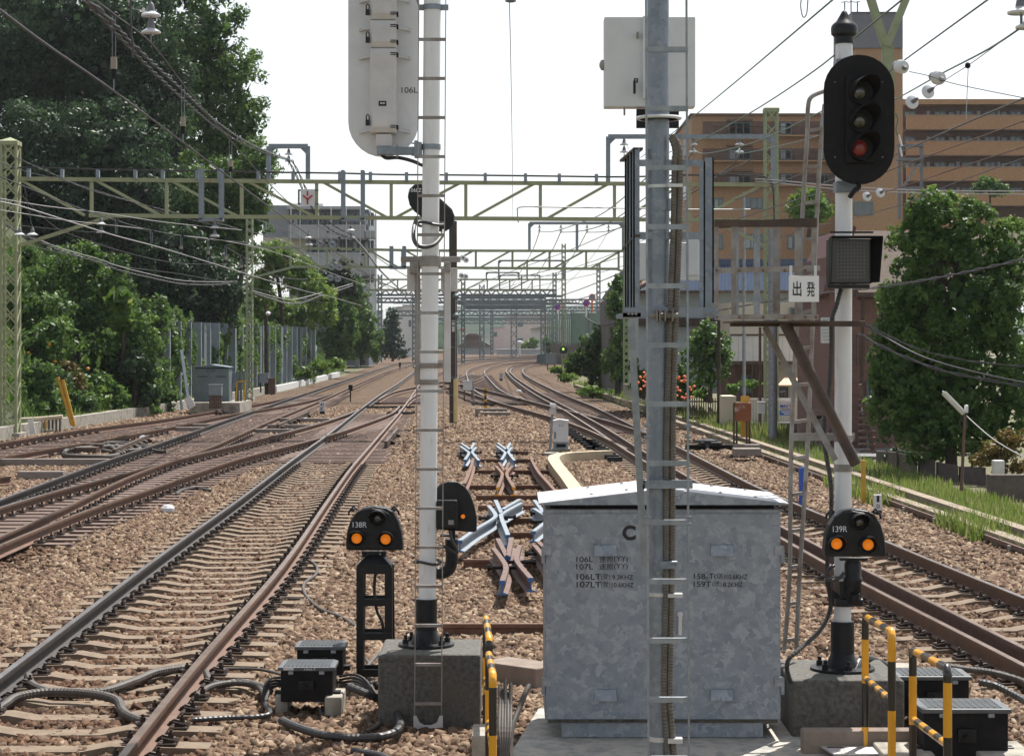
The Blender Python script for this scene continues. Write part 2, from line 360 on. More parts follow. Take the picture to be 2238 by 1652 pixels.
grid('ground', [-3000,-600,-150,-40,-10,0,10,40,150,600,3000], [-60,0,40,90,200,500,1500,5000], lambda x, y: -.06, 'soil', 'earth and low weeds around and beyond the railway', cat='ground')
def bank(x, y):     # wooded slope on the left
    d = leftwall(y)-x-.6
    return -.05+max(0, d)*.85*(1 if d < 14 else 14/d+ .3*(1-14/d)) if d > 0 else -.08
M['bank'] = mat('dark green bank', (.03,.045,.015), .95, 0, (.05,.055,.025), 2, bump=.5, bscale=10)  # dark green is the ground colour of the bank itself
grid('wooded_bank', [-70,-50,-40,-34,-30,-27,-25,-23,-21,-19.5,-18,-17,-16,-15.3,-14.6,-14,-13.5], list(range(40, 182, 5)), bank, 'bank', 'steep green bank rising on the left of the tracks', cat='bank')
# ballast bed sheet
bed = MB(); ys = [9,14,20,27,34,41,50,60,69,84,100,115,140,160,200,240,330,420]
for i, y in enumerate(ys): bed.v += [(leftwall(y)+.2, y, -.04), (rightwall(y) if y < 200 else 24, y, -.04)]
bed.f = [(2*i, 2*i+1, 2*i+3, 2*i+2) for i in range(len(ys)-1)]
bed.build('ballast_bed', 'bed', kind='structure', label='brown crushed stone bed carrying all the tracks', cat='ballast')

RAILS = {
 'T1L': 'a-60,892 a0,882 a400,812 a1000,712 a1650,645 a2224,553 b300,685 b650,632 b900,592 b1200,525 b1420,470',
 'T1R': 'a-60,1050 a0,1038 a700,922 a1300,818 a1700,745 a2224,640 b500,722 b760,675 b950,657 b1300,590 b1500,548 b1690,484',
 'T2L': 'a-100,1560 a0,1520 a700,1262 a1250,1060 a1600,952 a2224,740 b400,810 b800,675 b1100,572 b1420,468 c860,830 c1400,650 c1800,520 c2110,480 d-100,470 d240,428 d560,405 d1100,385 d1800,380',
 'T2R': 'f-60,240 f0,215 f375,50 a1400,1282 a1900,1090 a2065,1041 b180,1145 b400,1055 b560,980 b1000,785 c700,1070 c1190,850 c1600,670 c1850,590 c2110,520 d240,465 d560,435 d1100,408 d1800,398',
 'KL': 'a-100,1640 a0,1608 a700,1400 a1300,1250 a1900,1085 a2100,1030 b300,1140 b600,1060 b1000,960 b1380,865 b1640,790 c900,1380 c1270,1232',
 'KR': 'f-60,295 f0,268 f537,50 a1700,1400 b0,1430 b600,1220 b1100,1095 b1560,985 b1681,945 c1100,1550 c1400,1440 c1800,1300 c1890,1190',
 'T3L': 'f-100,1200 f0,1122 f440,802 f900,445 f1270,180 f1530,0 b1200,1260 b1640,950 c1270,1230 c1600,990 c1850,840 c2110,645 c2240,560 d120,480 d350,462 d560,450 d1100,425 d1800,412',
 'T3R': 'f720,1750 f1210,1120 f1500,790 f1720,570 f1930,300 f2130,0 b1900,1330 b2224,960 c1890,1290 c2040,1090 c2130,960 c2190,870 c2260,770 d160,560 d350,500 d560,478 d1100,448 d1800,430',
 'ML': 'c1560,1080 c1750,970 c2000,905 c2190,875 d250,748 d352,690',
 'MR': 'c2040,1100 c2130,1010 c2232,978 d250,852 d480,790 d600,755 d660,700',
 'NL': 'd-60,850 d100,890 d240,930 d480,1000 d640,1058 d1000,1165 d1700,1350 d2000,1450 d2232,1530 e760,1300 e1010,1425',
 'NR': 'd-60,790 d100,805 d250,835 d480,890 d800,965 d1000,1008 d1200,1062',
 'T4L': 'd1800,425 d1520,440 d1000,472 d600,545 d400,605 d352,650 d370,700 d385,760 d430,870 d520,960 d640,1030 d800,1095',
 'T4R': 'd1800,452 d1520,470 d1000,512 d720,580 d637,635 d665,690 d750,790 d860,910 d1000,990 d1300,1090 d1700,1190 d1920,1245 e460,978 e700,1040 e1000,1110 e1330,1225 e1600,1312',
 'T6L': 'd1750,460 d1480,480 d1200,520 d1020,575 d985,630 d1100,755 d1300,905 d1560,1065 d1900,1235 e270,935 e500,1085 e760,1250 e1010,1420 e1370,1652 q60,625 q900,1040 q1652,1422 q1900,1550',
 'T6G': 'd1750,478 d1480,500 d1200,542 d1070,585 d1048,640 d1150,740 d1500,965 d1900,1170 d2232,1340 e850,1175 e1140,1350 e1370,1500 h0,800 h350,1000 q60,480 q900,880 q1652,1250 q1900,1375',
 'T6R': 'd1750,505 d1480,530 d1300,570 d1245,625 d1300,700 d1500,812 d1900,1000 d2232,1130 e680,850 e1000,1010 e1350,1180 e1600,1297 h0,490 h450,720 h1150,1080 h2000,1430 q300,210 q700,390 q1150,570 q1652,760 q1900,860',
}
RT = .2
def rail_pts(k):
    out = []
    for t in RAILS[k].split():
        x, y = t[1:].split(','); vx, vy = V(t[0], float(x), float(y)); out.append(G(vx, vy, RT))
    if out[0].y > out[-1].y: out = out[::-1]
    out = [p for i, p in enumerate(out) if i == 0 or (p-out[i-1]).length > .35]
    d0 = (out[0]-out[1]).normalized(); out = [out[0]+d0*4]+out if out[0].y < 60 else out; res = [out[0]]
    for p, q in zip(out[:-1], out[1:]):
        n = max(1, int((q-p).length/max(1.0, p.y*.02))); res += [p.lerp(q, i/n) for i in range(1, n+1)]
    for _ in range(6): res = [res[0]]+[(res[i-1]+res[i]*2+res[i+1])/4 for i in range(1, len(res)-1)]+[res[-1]]
    return res
RP = {k: rail_pts(k) for k in RAILS}
prof = [(-.0325,-.012),(-.03,0),(.03,0),(.0325,-.012),(.032,-.04),(.009,-.05),(.009,-.13),(.062,-.145),(.062,-.155),(-.062,-.155),(-.062,-.145),(-.009,-.13),(-.009,-.05),(-.032,-.04)]
proft = [(-.026,.0015),(.026,.0015),(.026,-.004),(-.026,-.004)]
def rail(k, parent, m, mt):
    r = MB().sweep(RP[k], prof).build('rail', m, parent)
    MB().sweep(RP[k], proft).build('rail_head', mt, r)
    return r
def xat(k, Y):
    p = RP[k]
    for a, b in zip(p[:-1], p[1:]):
        if min(a.y, b.y) <= Y <= max(a.y, b.y) and a.y != b.y: return a.x+(b.x-a.x)*(Y-a.y)/(b.y-a.y)
    return None
def sleeper_mesh(w2, timber):
    me = MB()
    if timber: me.box(-w2, w2, -.115, .115, -.10, .04)
    else:      # concrete with a dip in the middle
        xs = [-w2, -w2*.42, -w2*.25, w2*.25, w2*.42, w2]; zs = [.02, .042, .005, .005, .042, .02]
        for i in range(5):
            me.add([(xs[i],-.135,-.1),(xs[i+1],-.135,-.1),(xs[i+1],.135,-.1),(xs[i],.135,-.1),(xs[i],-.115,zs[i]),(xs[i+1],-.115,zs[i+1]),(xs[i+1],.115,zs[i+1]),(xs[i],.115,zs[i])],
                   [(4,5,6,7),(0,1,5,4),(2,3,7,6)]+([(3,0,4,7)] if i == 0 else [])+([(1,2,6,5)] if i == 4 else []))
    m = bpy.data.meshes.new('sleeper'); m.from_pydata(me.v, [], me.f); m.materials.append(M['timber' if timber else 'sleeper']); return m
def clip_mesh():
    c = MB(); c.box(-.075, .075, -.085, .085, 0, .018); c.box(-.02, .055, -.05, .05, .018, .04)
    c.cyl((.03, 0, .04), (.03, 0, .085), .02, n=6); c.cyl((.03, 0, .085), (.03, 0, .105), .011, n=6)
    c.tube([(-.07, -.04, .03), (-.03, -.045, .055), (.06, -.04, .035), (.085, 0, .04), (.06, .04, .035), (-.03, .045, .055), (-.07, .04, .03)], .011, 5)
    m = bpy.data.meshes.new('rail_clip'); m.from_pydata(c.v, [], c.f); m.materials.append(M['clip']); return m
CLIP = clip_mesh(); SLC = sleeper_mesh(1.2, False); SLT = sleeper_mesh(1.32, True)
def track(label, keys, ya, yb, step, clipto, timber_from, mats, guard=None, n=0):
    t = thing('railway_track', (0, ya, 0), label, 'railway track', 'railway tracks through the junction')
    for k, m, mt in mats: rail(k, t, m, mt)
    Y = ya; cnt = 0; rest = []
    while Y < yb:
        xl, xr = xat(keys[0], Y), xat(keys[1], Y)
        if xl is not None and xr is not None:
            xl2, xr2 = xat(keys[0], Y+1) or xl, xat(keys[1], Y+1) or xr
            ang = -math.atan(((xl2+xr2)-(xl+xr))/2); tm = Y > timber_from; wd = (xr-xl)/1.5
            jit = random.uniform(-.02, .02)
            if cnt < 100:
                s = bpy.data.objects.new('sleeper', SLT if tm else SLC); COL.objects.link(s); s.parent = t
                s.location = ((xl+xr)/2+jit, Y-ya, 0); s.rotation_euler = (0, 0, ang); s.scale = (max(.9, wd), 1, 1)
                if Y < clipto:
                    for xx in (xl, xr):
                        for sg in (-1, 1):
                            c = bpy.data.objects.new('rail_clip', CLIP); COL.objects.link(c); c.parent = s
                            c.location = ((xx-(xl+xr)/2+sg*.115-jit)/max(.9, wd), 0, .03); c.rotation_euler = (0, 0, 0 if sg > 0 else math.pi)
                            c.scale = (1/max(.9, wd), 1, 1)
                cnt += 1
            else: rest.append(((xl+xr)/2, Y, ang, wd))
        Y += step
    if rest:
        mb = MB()
        for x, y, a, wd in rest: mb.cb((x, y, -.03), 2.5*wd, .2, .13, math.degrees(a))
        mb.build('sleeper', 'timber', t, kind='stuff')
    return t
track('straight main track in the left foreground, black left rail and brown right rail', ('T3L','T3R'), 12.6, 78, .6, 46, 47, [('T3L','railb','railtop'),('T3R','railt','railtopb')])
track('leftmost track beside the low wall at the foot of the wooded bank', ('T1L','T1R'), 50, 118, .68, 62, 0, [('T1L','railt','railtopb'),('T1R','railt','railtopb')])
track('second track from the left with a dark outer rail curving away behind the white mast', ('T2L','T2R'), 28, 104, .62, 60, 0, [('T2L','railb','railtop'),('T2R','railt','railtopb')])
track('brown crossover track joining the left main track to the second track', ('KL','KR'), 26, 78, .62, 60, 0, [('KL','railt','railtop'),('KR','railt','railtopb')])
track('dual gauge main track with three rails on the right beside the cable troughs', ('T6L','T6R'), 17, 108, .66, 40, 62, [('T6L','railt','railtopb'),('T6G','brown','railtopb'),('T6R','railt','railtop')])
track('short crossover leaving the left main track behind the white mast', ('ML','MR'), 60, 100, .7, 0, 0, [('ML','railt','railtopb'),('MR','railt','railtopb')])
track('crossover running from behind the brown pole towards the dual gauge track', ('NL','NR'), 62, 110, .7, 70, 0, [('NL','railt','railtopb'),('NR','railt','railtopb')])
track('track making the sharp double bend in the middle distance', ('T4L','T4R'), 66, 160, 1.0, 0, 0, [('T4L','railt','railtop'),('T4R','railt','railtop')])

SLP = [('T3L','T3R',12.6,78,.6),('T1L','T1R',50,118,.68),('T2L','T2R',28,104,.62),('KL','KR',26,78,.62),('T6L','T6R',17,108,.66)]
YX = {k: (np.array([p.y for p in sorted(RP[k], key=lambda q: q.y)]), np.array([p.x for p in sorted(RP[k], key=lambda q: q.y)])) for k in RP}
fx = lambda y: y*1130/F+.5
stones('ballast_stones', lambda y: -fx(y), lambda y: min(fx(y), 7), 13.2, 25, 1000, .074, 'angular brown and tan ballast stones in the foreground', .045)
stones('ballast_stones', lambda y: max(-fx(y), float(leftwall(y))+.3), lambda y: min(fx(y), float(rightwall(y))-.1), 25, 50, 420, .08, 'brown ballast stones further along the line', .04)
stones('ballast_stones', lambda y: max(-fx(y), float(leftwall(y))+.3), lambda y: min(fx(y), float(rightwall(y))-.1), 50, 86, 110, .115, 'brown ballast stones in the middle distance', .04)
# ================================================================ foreground equipment
def sy(Y): return Y/F
def zb(y, Y): return E-(y-HY)*Y/F
def xb(x, Y): return (x-CX)*Y/F

# concrete slab under the cabinet
c = MB(); c.slabp([(xb(1100,13.2)-.15,12.4),(xb(1960,13.2)+.15,12.4),(2.02,15.6),(.20,15.6)], -.1, .075)
c.build('concrete_slab', 'slab', bevel=.01, label='pale concrete base slab under the large zinc cabinet', cat='slab')
YC = 14.4
def cabinet(name, x0, x1, yf, dep, z0, z1, m, mr, label, cat, big=True):
    t = thing(name, ((x0+x1)/2, yf+dep/2, z0), label, cat); W = x1-x0; xm = (x0+x1)/2
    MB().box(x0, x1, yf, yf+dep, z0+.13, z1-.04).build('body', m, t, bevel=.006)
    MB().box(x0+.12, x1-.12, yf+.03, yf+dep-.03, z0, z0+.11).build('plinth', m, t)
    MB().box(x0+.02, x1-.02, yf+.012, yf+dep-.012, z0+.105, z0+.135).build('base_frame', 'concd', t)
    MB().box(x0+.04, x1-.04, yf+.05, yf+dep-.05, z1-.045, z1+.004).build('lid_gap_shade', 'blackm', t)  # matt black block standing in for the shade of the gap under the lid
    o = .045; rh = .115
    rf = MB(); prof_ = [(x0-o, z1+.0), (x1+o, z1+.0), (x1+o, z1+.012), (xm, z1+rh), (x0-o, z1+.012)]
    rf.prism(prof_, yf-.09, yf+dep+.05); r_ = rf.build('roof', mr, t, bevel=.003)
    MB().prism([(x0-o+.004, z1-.002), (x1+o-.004, z1-.002), (x1+o-.004, z1+.008), (xm, z1+rh-.008), (x0-o+.004, z1+.008)], yf-.094, yf-.088).build('gable_edge', m, r_)
    bl = MB()
    for fxx in (.2, .35, .75, .9):
        for k in (0, 1):
            zz = z1+.012+(rh-.012)*(1-abs(fxx-.5)*2); yy = yf+.1+k*(dep-.2); bl.lathe((x0+W*fxx, yy, zz), [(.014, 0), (.014, .006), (.006, .014)], n=6)
    bl.build('roof_bolt', 'steel', r_)
    for s_, a, b in ((0, x0+.006, xm-.003), (1, xm+.003, x1-.006)):
        d = MB().box(a, b, yf-.012, yf-.001, z0+.135, z1-.07).build('door', m, t, bevel=.003)
        wv = (b-a)
        cx = a+wv*(.51 if s_ == 0 else .5) if big else (a+b)/2
        for zz in ((z1-.325, z0+.31) if big else (z0+.2,)):
            MB().box(cx-.098, cx+.098, yf-.0145, yf-.012, zz-.055, zz+.055).build('vent_plate', m, d)
            hood = MB(); hood.add([(cx-.083,yf-.014,zz-.04),(cx+.083,yf-.014,zz-.04),(cx+.083,yf-.014,zz+.04),(cx-.083,yf-.014,zz+.04),(cx-.08,yf-.05,zz-.04),(cx+.08,yf-.05,zz-.04),(cx+.076,yf-.03,zz+.034),(cx-.076,yf-.03,zz+.034)],
                [(4,5,6,7),(0,4,7,3),(1,2,6,5),(3,7,6,2),(0,1,5,4)]); hood.build('vent_hood', m, d)
            for bx in (-.088, 0, .088):
                MB().lathe((cx+bx, yf-.0145, zz+.048), [(.005, 0), (.005, .005)], (0, -1, 0), 6).build('bolt', 'steel', d)
        hx = x0 if s_ == 0 else x1; sg = -1 if s_ == 0 else 1
        if big:
            for zz in (z1-.33, z0+.40):
                h = MB().box(min(hx-sg*.045, hx+sg*.012), max(hx-sg*.045, hx+sg*.012), yf-.03, yf-.012, zz-.03, zz+.035)
                h.cyl((hx+sg*.012, yf-.012, zz-.09), (hx+sg*.012, yf-.012, zz+.03), .014, n=8); h.build('hinge', 'steel', d)
    return t
X0, X1 = xb(1191, YC), xb(1706, YC)
cab = cabinet('signal_cabinet', X0, X1, YC, .85, .08, 1.735, 'galvcab', 'roofm', 'large mottled zinc signalling cabinet with a low gable lid and a black letter C', 'cabinet')
yt = YC-.0145
def ct(s, x, y, h, wd=None, m='ink'): text(s, (xb(x, yt), yt, zb(y, yt)), h*sy(yt), cab, m, width=wd*sy(yt) if wd else None, bold=.045 if s == 'C' else (.008 if s.isascii() and '(' not in s else 0))
ct('C', 1375, 1164, 33, 29)
for s, x, y, h, wd in (('106L', 1278, 1222, 12, 37), ('速照', 1325, 1222, 14, 30), ('(YY)', 1357, 1222, 14, 30), ('107L', 1278, 1238, 12, 37), ('速照', 1325, 1238, 14, 30), ('(YY)', 1357, 1238, 14, 30),
        ('106LT', 1287, 1260, 13, 54), ('(受)', 1324, 1260, 14, 20), ('9.3KHZ', 1361, 1261, 10, 46), ('107LT', 1287, 1277, 13, 54), ('(受)', 1324, 1277, 14, 20), ('10.6KHZ', 1361, 1278, 10, 48),
        ('158', 1529, 1259, 12, 25), ('D', 1545, 1263, 6, 5), ('T', 1555, 1259, 12, 9), ('(送)', 1573, 1259, 14, 25), ('10.6KHZ', 1611, 1260, 11, 46), ('159T', 1535, 1276, 12, 38), ('(送)', 1567, 1276, 14, 20), ('8.2KHZ', 1602, 1277, 10, 43)):
    ct(s, x, y, h, wd)
np_ = MB().box(xb(1571, yt), xb(1590, yt), yt-.004, yt-.001, zb(1210, yt), zb(1196, yt)).build('name_plate', 'ink', cab)
MB().box(xb(1575, yt), xb(1588, yt), yt-.0055, yt-.004, zb(1206, yt), zb(1200, yt)).build('plate_print', 'inkw', np_)
hd = MB(); hx = xb(1486, yt); hd.lathe((hx, yt, zb(1342, yt)), [(.022, 0), (.022, .03), (.01, .036)], (0, -1, 0), 12); hd.bar((hx, yt-.04, zb(1340, yt)), (hx-.003, yt-.045, zb(1386, yt)), .026, .012); hd.build('door_handle', 'ivory', cab, bevel=.003)

# ---------- block + mast builders
def block(x, y, sx, sy_, h, label):
    b = MB().box(x-sx/2, x+sx/2, y-sy_/2, y+sy_/2, -.05, h).build('concrete_block', 'concd', label=label, cat='concrete block', bevel=.02)
    return b
def flange(mb, x, y, z, r, R_): mb.lathe((x, y, z), [(R_, 0), (R_, .02), (r*1.5, .025), (r*1.15, .08), (r, .12)], n=24)
def ladder(parent, xa, xbb, Y, zlo, zhi, rungs, m, rw=.008, th=.028, lean=0):
    l = MB()
    for x in (xa, xbb): l.bar((x, Y, zlo), (x+lean, Y, zhi), rw, .03, up=(0,1,0))
    lo = l.build('ladder', m, parent)
    for z in rungs:
        k = (z-zlo)/(zhi-zlo)*lean; MB().box(xa+k, xbb+k, Y-.012, Y+.012, z-th/2, z+th/2).build('rung', m, lo)
    return lo

# left white mast
YM = 15.65; xm = xb(932, YM); bz = .545
block(xb(938, 15.2), 15.6, .765, .8, bz, 'dark concrete block carrying the tall white mast')
mast = thing('signal_mast', (xm, YM, bz), 'tall white steel mast left of centre with a narrow front ladder and black foot', 'mast')
def mx(y): return xb(945-(y)*(12/1400.), YM)
p = MB(); p.cyl((mx(1350), YM, bz+.1), (mx(-60), YM, zb(-60, YM)), .066, .066, 24, True); p.build('pole', 'white', mast, smooth=True)
p = MB(); flange(p, xm, YM, bz, .082, .215); p.cyl((xm, YM, bz+.08), (xm, YM, zb(1308, YM)), .082, n=24)
for k in range(6):
    a = k*math.pi/3+.3; q = (xm+.165*math.cos(a), YM+.165*math.sin(a)); p.cyl((*q, bz), (*q, bz+.09), .014, n=6); p.cyl((*q, bz+.02), (*q, bz+.055), .024, n=6)
p.build('foot', 'black', mast, smooth=True)
YL = 15.12; l = MB()
def lx(x, y): return xb(x+ (1400-y)*.006, YL)
for x in (907, 966): l.bar((lx(x, 1590), YL, zb(1585, YL)), (lx(x, -20), YL, zb(-20, YL)), .007, .02, up=(0,1,0))
lad = l.build('ladder', 'steelr', mast)
for k in range(-1, 18):
    y = 1537-85.3*k+(0 if k < 15 else 0); z = zb(y, YL); MB().box(lx(907, y), lx(966, y), YL-.012, YL+.012, z-.011, z+.011).build('rung', 'steelr', lad)
ft = MB(); zz = zb(1590, YL)
pr = [(lx(905,1590), zz-.02), (lx(905,1590), zz+.09), (lx(911,1590), zz+.09), (lx(918,1590), zz+.04), (lx(928,1590), zz+.02), (lx(944,1590), zz+.02), (lx(956,1590), zz+.04), (lx(962,1590), zz+.09), (lx(969,1590), zz+.09), (lx(969,1590), zz-.02), (lx(955,1590), zz+.0), (lx(920,1590), zz+.0)]
ft.prism(pr, YL-.015, YL+.015); ft.build('ladder_foot', 'ivory', lad)
for y, wl, wr, mm in ((17, 915, 980, 'bluegrey'), (799, 902, 968, 'steelr'), (835, 906, 950, 'steelr'), (322, 922, 958, 'bluegrey')):
    b = MB(); z = zb(y, YM); b.cyl((mx(y), YM, z-.02), (mx(y), YM, z+.02), .074, n=20); b.box(xb(wl, YM), mx(y)-.05, YM-.02, YM+.02, z-.02, z+.02); b.box(mx(y)+.05, xb(wr, YM), YM-.02, YM+.02, z-.02, z+.02)
    b.cyl((mx(y)-.1, YM-.45, z), (mx(y)-.1, YM, z), .008, n=6) if y in (17, 799) else None
    b.build('clamp', mm, mast)
b = MB()    # black cable rings round the mast
for y in (490, 1228):
    z = zb(y, YM); pts = [(mx(y)+.10*math.cos(t), YM+.10*math.sin(t), z+.012*math.sin(t*2)) for t in np.linspace(0, 6.1, 20)]; b.tube(pts, .011, 8)
b.build('cable_ring', 'rubber', mast, smooth=True)
# cross arm, beige side boards and pale panels behind the mast
for y0, yz in ((575, YM),):
    a = MB(); a.box(xb(875, YM), xb(1006, YM), YM+.05, YM+.13, zb(572, YM), zb(560, YM)); a.cyl((mx(572), YM, zb(582, YM)), (mx(572), YM, zb(560, YM)), .085, n=20)
    a.box(xb(895, YM), xb(915, YM), YM+.02, YM+.16, zb(598, YM), zb(572, YM)); a.box(xb(972, YM), xb(984, YM), YM+.02, YM+.16, zb(595, YM), zb(572, YM)); a.build('cross_arm', 'steelr', mast, bevel=.004)
for x0, x1, ya, yb2, mm in ((905, 917, 572, 832, 'steelr'), (969, 984, 576, 835, 'ivory')):
    MB().box(xb(x0, YM), xb(x1, YM), YM+.07, YM+.11, zb(yb2, YM), zb(ya, YM)).build('side_channel', mm, mast)
g = thing('mast_panel', (mx(610), YM+.2, zb(640, YM)), 'pair of pale flat panels behind the cross arm of the white mast', 'panel')
for x0, x1 in ((890, 912), (964, 1000)):
    pp = MB().box(xb(x0, YM+.2), xb(x1, YM+.2), YM+.17, YM+.21, zb(637, YM+.2), zb(586, YM+.2)).build('panel', 'ivory', g, bevel=.004)
    MB().box(xb(x0+6, YM+.2), xb(x1-14, YM+.2)+.012, YM+.166, YM+.17, zb(630, YM+.2), zb(600, YM+.2)).build('panel_rib', 'ivory', pp)

# back of colour light signal 106L
YS = 15.7
def capsule(cx, cy, rx, hy, n=14):      # V pixel outline: centre, half width, half height
    o = [];
    for k in range(n+1): t = math.pi*k/n; o.append((cx+rx*math.cos(t), cy-(hy-rx)-rx*math.sin(t)))
    for k in range(n+1): t = math.pi*k/n; o.append((cx-rx*math.cos(t), cy+(hy-rx)+rx*math.sin(t)))
    return o
sg = thing('colour_light_signal', (xb(838, YS), YS, zb(342, YS)), 'back of a tall white signal backboard marked 106L beside the white mast', 'signal')
ol = [(xb(x, YS+.1), zb(y, YS+.1)) for x, y in capsule(838, 30, 77, 314)]
MB().prism(ol, YS+.10, YS+.106).build('backboard', 'whitep', sg)
for y0, y1 in ((-60, 75), (78, 176), (178, 293)) if False else ((-140, 46), (47, 107), (108, 292)):
    bx = MB(); X_0, X_1, Z0, Z1 = xb(810, YS), xb(867, YS), zb(y1, YS), zb(y0, YS)
    bx.add([(X_0,YS-.06,Z0),(X_1,YS-.06,Z0),(X_1,YS-.06,Z1),(X_0,YS-.06,Z1),(X_0,YS+.1,Z0),(X_1,YS+.1,Z0),(X_1,YS+.1,Z1),(X_0,YS+.1,Z1),
            (X_0+.02,YS-.085,Z0+.045),(X_1-.02,YS-.085,Z0+.045),(X_1-.02,YS-.085,Z1-.045),(X_0+.02,YS-.085,Z1-.045)],
           [(8,9,10,11),(0,1,9,8),(1,2,10,9),(2,3,11,10),(3,0,8,11),(0,4,5,1),(1,5,6,2),(2,6,7,3),(3,7,4,0)])
    hs = bx.build('housing', 'ivory', sg, bevel=.006)
    hg = MB()
    for yy in (y0+12, y1-14):
        if yy < -20: continue
        hg.box(X_1, X_1+.014, YS-.04, YS, zb(yy, YS)-.022, zb(yy, YS)+.01); hg.box(X_1-.045, X_1+.012, YS-.088, YS-.08, zb(yy, YS)+.0, zb(yy, YS)+.006); hg.box(X_1-.045, X_1+.012, YS-.088, YS-.08, zb(yy, YS)-.014, zb(yy, YS)-.008)
    if hg.v: hg.build('hinge', 'blackm', hs)
for yy in (30, 90, 270):
    pk = MB(); X_ = xb(805, YS); z = zb(yy, YS); pk.box(X_-.016, X_+.016, YS-.08, YS-.055, z-.025, z+.02); pk.tube([(X_-.011, YS-.067, z+.02), (X_-.011, YS-.067, z+.05), (X_, YS-.067, z+.062), (X_+.011, YS-.067, z+.05), (X_+.011, YS-.067, z+.02)], .005, 6); pk.build('padlock', 'black', sg)
st = MB()
for yy in (0, 62, 124, 286):
    for x0, x1 in ((812, 786), (866, 893)): st.bar((xb(x0, YS), YS+.03, zb(yy-2, YS)), (xb(x1, YS), YS+.09, zb(yy+1, YS)), .03, .014, up=(0, 0, 1)); st.box(xb(x1, YS)-.01, xb(x1, YS)+.01, YS+.07, YS+.1, zb(yy+4, YS), zb(yy-3, YS))
st.build('stay', 'ivory', sg)
text('106L', (xb(894, YS), YS+.098, zb(194, YS)), 12.5*sy(YS), sg, width=36*sy(YS))
q = MB().box(xb(829, YS), xb(846, YS), YS-.088, YS-.085, zb(235, YS), zb(224, YS)).build('name_plate', 'ink', sg)
text('■■', (xb(837.5, YS), YS-.0895, zb(229, YS)), .012, q, 'ivory', width=.035, name='plate_print')
k = MB().box(xb(822, YS), xb(857, YS), YS-.05, YS+.05, zb(322, YS), zb(294, YS)).build('socket', 'ivory', sg, bevel=.01)
a = MB(); a.box(xb(824, YM), xb(908, YM), YM-.045, YM+.03, zb(339, YM), zb(322, YM)); a.box(xb(906, YM), xb(913, YM), YM-.07, YM+.07, zb(345, YM), zb(309, YM)); a.box(xb(913, YM), xb(922, YM), YM-.06, YM+.06, zb(340, YM), zb(312, YM))
for zz_ in (315, 341): a.cyl((xb(900, YM), YM-.05, zb(zz_, YM)), (xb(922, YM), YM-.05, zb(zz_, YM)), .007, n=6)
a.box(xb(867, YM), xb(870, YM), YM-.052, YM+.035, zb(346, YM), zb(318, YM)); a.build('bracket_arm', 'bluegrey', sg, bevel=.003)
MB().tube(smooth_line([P(835, 340, YS), P(845, 346, YS-.03), P(870, 345, YS-.05), P(900, 352, YS-.05), P(924, 362, YS-.03)]), .014, 8).build('cable', 'rubber', sg, smooth=True)

# black peanut shaped signal 106LZ behind the mast
YZ = 15.9; z2 = thing('subsidiary_signal', (xb(940, YZ), YZ, zb(510, YZ)), 'black kidney shaped signal marked 106LZ peeking out behind the white mast', 'signal')
ol = [(905,404),(918,402),(935,408),(950,428),(970,445),(985,458),(992,475),(991,490),(983,500),(970,508),(955,505),(942,495),(925,478),(905,462),(895,448),(891,430),(894,414)]
MB().prism([(xb(x, YZ), zb(y, YZ)) for x, y in ol[::-1]], YZ, YZ+.02).build('backboard', 'black', z2, bevel=.004)
ol2 = [(952+(x-945)*.8+4, 455+(y-455)*.85) for x, y in ol]
MB().prism([(xb(x, YZ+.05), zb(y, YZ+.05)) for x, y in ol2[::-1]], YZ+.02, YZ+.16).build('housing', 'black', z2, bevel=.01)
text('106LZ', (xb(908, YZ), YZ-.002, zb(416, YZ)), 8*sy(YZ), z2, 'inkw', width=26*sy(YZ))
MB().tube(smooth_line([P(912, 476, YZ-.05), P(905, 495, YZ-.15), P(904, 520, YZ-.4), P(912, 536, YZ-.5), P(930, 540, YZ-.5), P(950, 534, YZ-.45), P(966, 515, YZ-.3), P(968, 505, YZ-.2)]), .016, 8).build('cable', 'rubber', z2, smooth=True)

# black signal seen from behind on the lower part of the mast
YB = 15.75; bs = thing('position_light_signal', (xb(995, YB), YB, zb(1160, YB)), 'black fan shaped signal seen from its back just right of the white mast foot', 'signal')
ol = [(950,1157),(950,1070),(962,1058),(980,1052),(1000,1053),(1015,1062),(1028,1080),(1037,1105),(1042,1130),(1042,1160),(1036,1163)]
MB().prism([(xb(x, YB), zb(y, YB)) for x, y in ol[::-1]], YB, YB+.05).build('backboard', 'black', bs, bevel=.012)
b_ = MB().box(xb(955, YB), xb(1000, YB), YB-.13, YB, zb(1152, YB), zb(1090, YB)).build('housing', 'black', bs, bevel=.012)
MB().box(xb(981, YB), xb(993, YB), YB-.133, YB-.13, zb(1143, YB), zb(1133, YB)).build('name_plate', 'steelr', b_)
MB().lathe((xb(1012, YB), YB, zb(1128, YB)), [(.03, 0), (.03, .014), (.018, .018)], (0, -1, 0), 16).build('peep_hole_rim', 'black', bs)
MB().lathe((xb(1012, YB), YB-.018, zb(1128, YB)), [(.017, 0), (.014, .006)], (0, -1, 0), 14).build('peep_hole', 'amber', bs)
k = MB(); k.box(xb(985, YB), xb(995, YB), YB-.03, YB+.03, zb(1180, YB), zb(1158, YB)); k.box(xb(962, YB), xb(1000, YB), YB-.035, YB+.035, zb(1172, YB), zb(1168, YB)); k.cyl(P(987, 1178, YB), P(987, 1205, YB), .05, .05, 12)
k.tube(smooth_line([P(987, 1200, YB), P(987, 1225, YB), P(980, 1245, YB), P(960, 1252, YB), P(945, 1246, YB)]), .048, 10); k.build('bracket', 'black', bs, smooth=True)
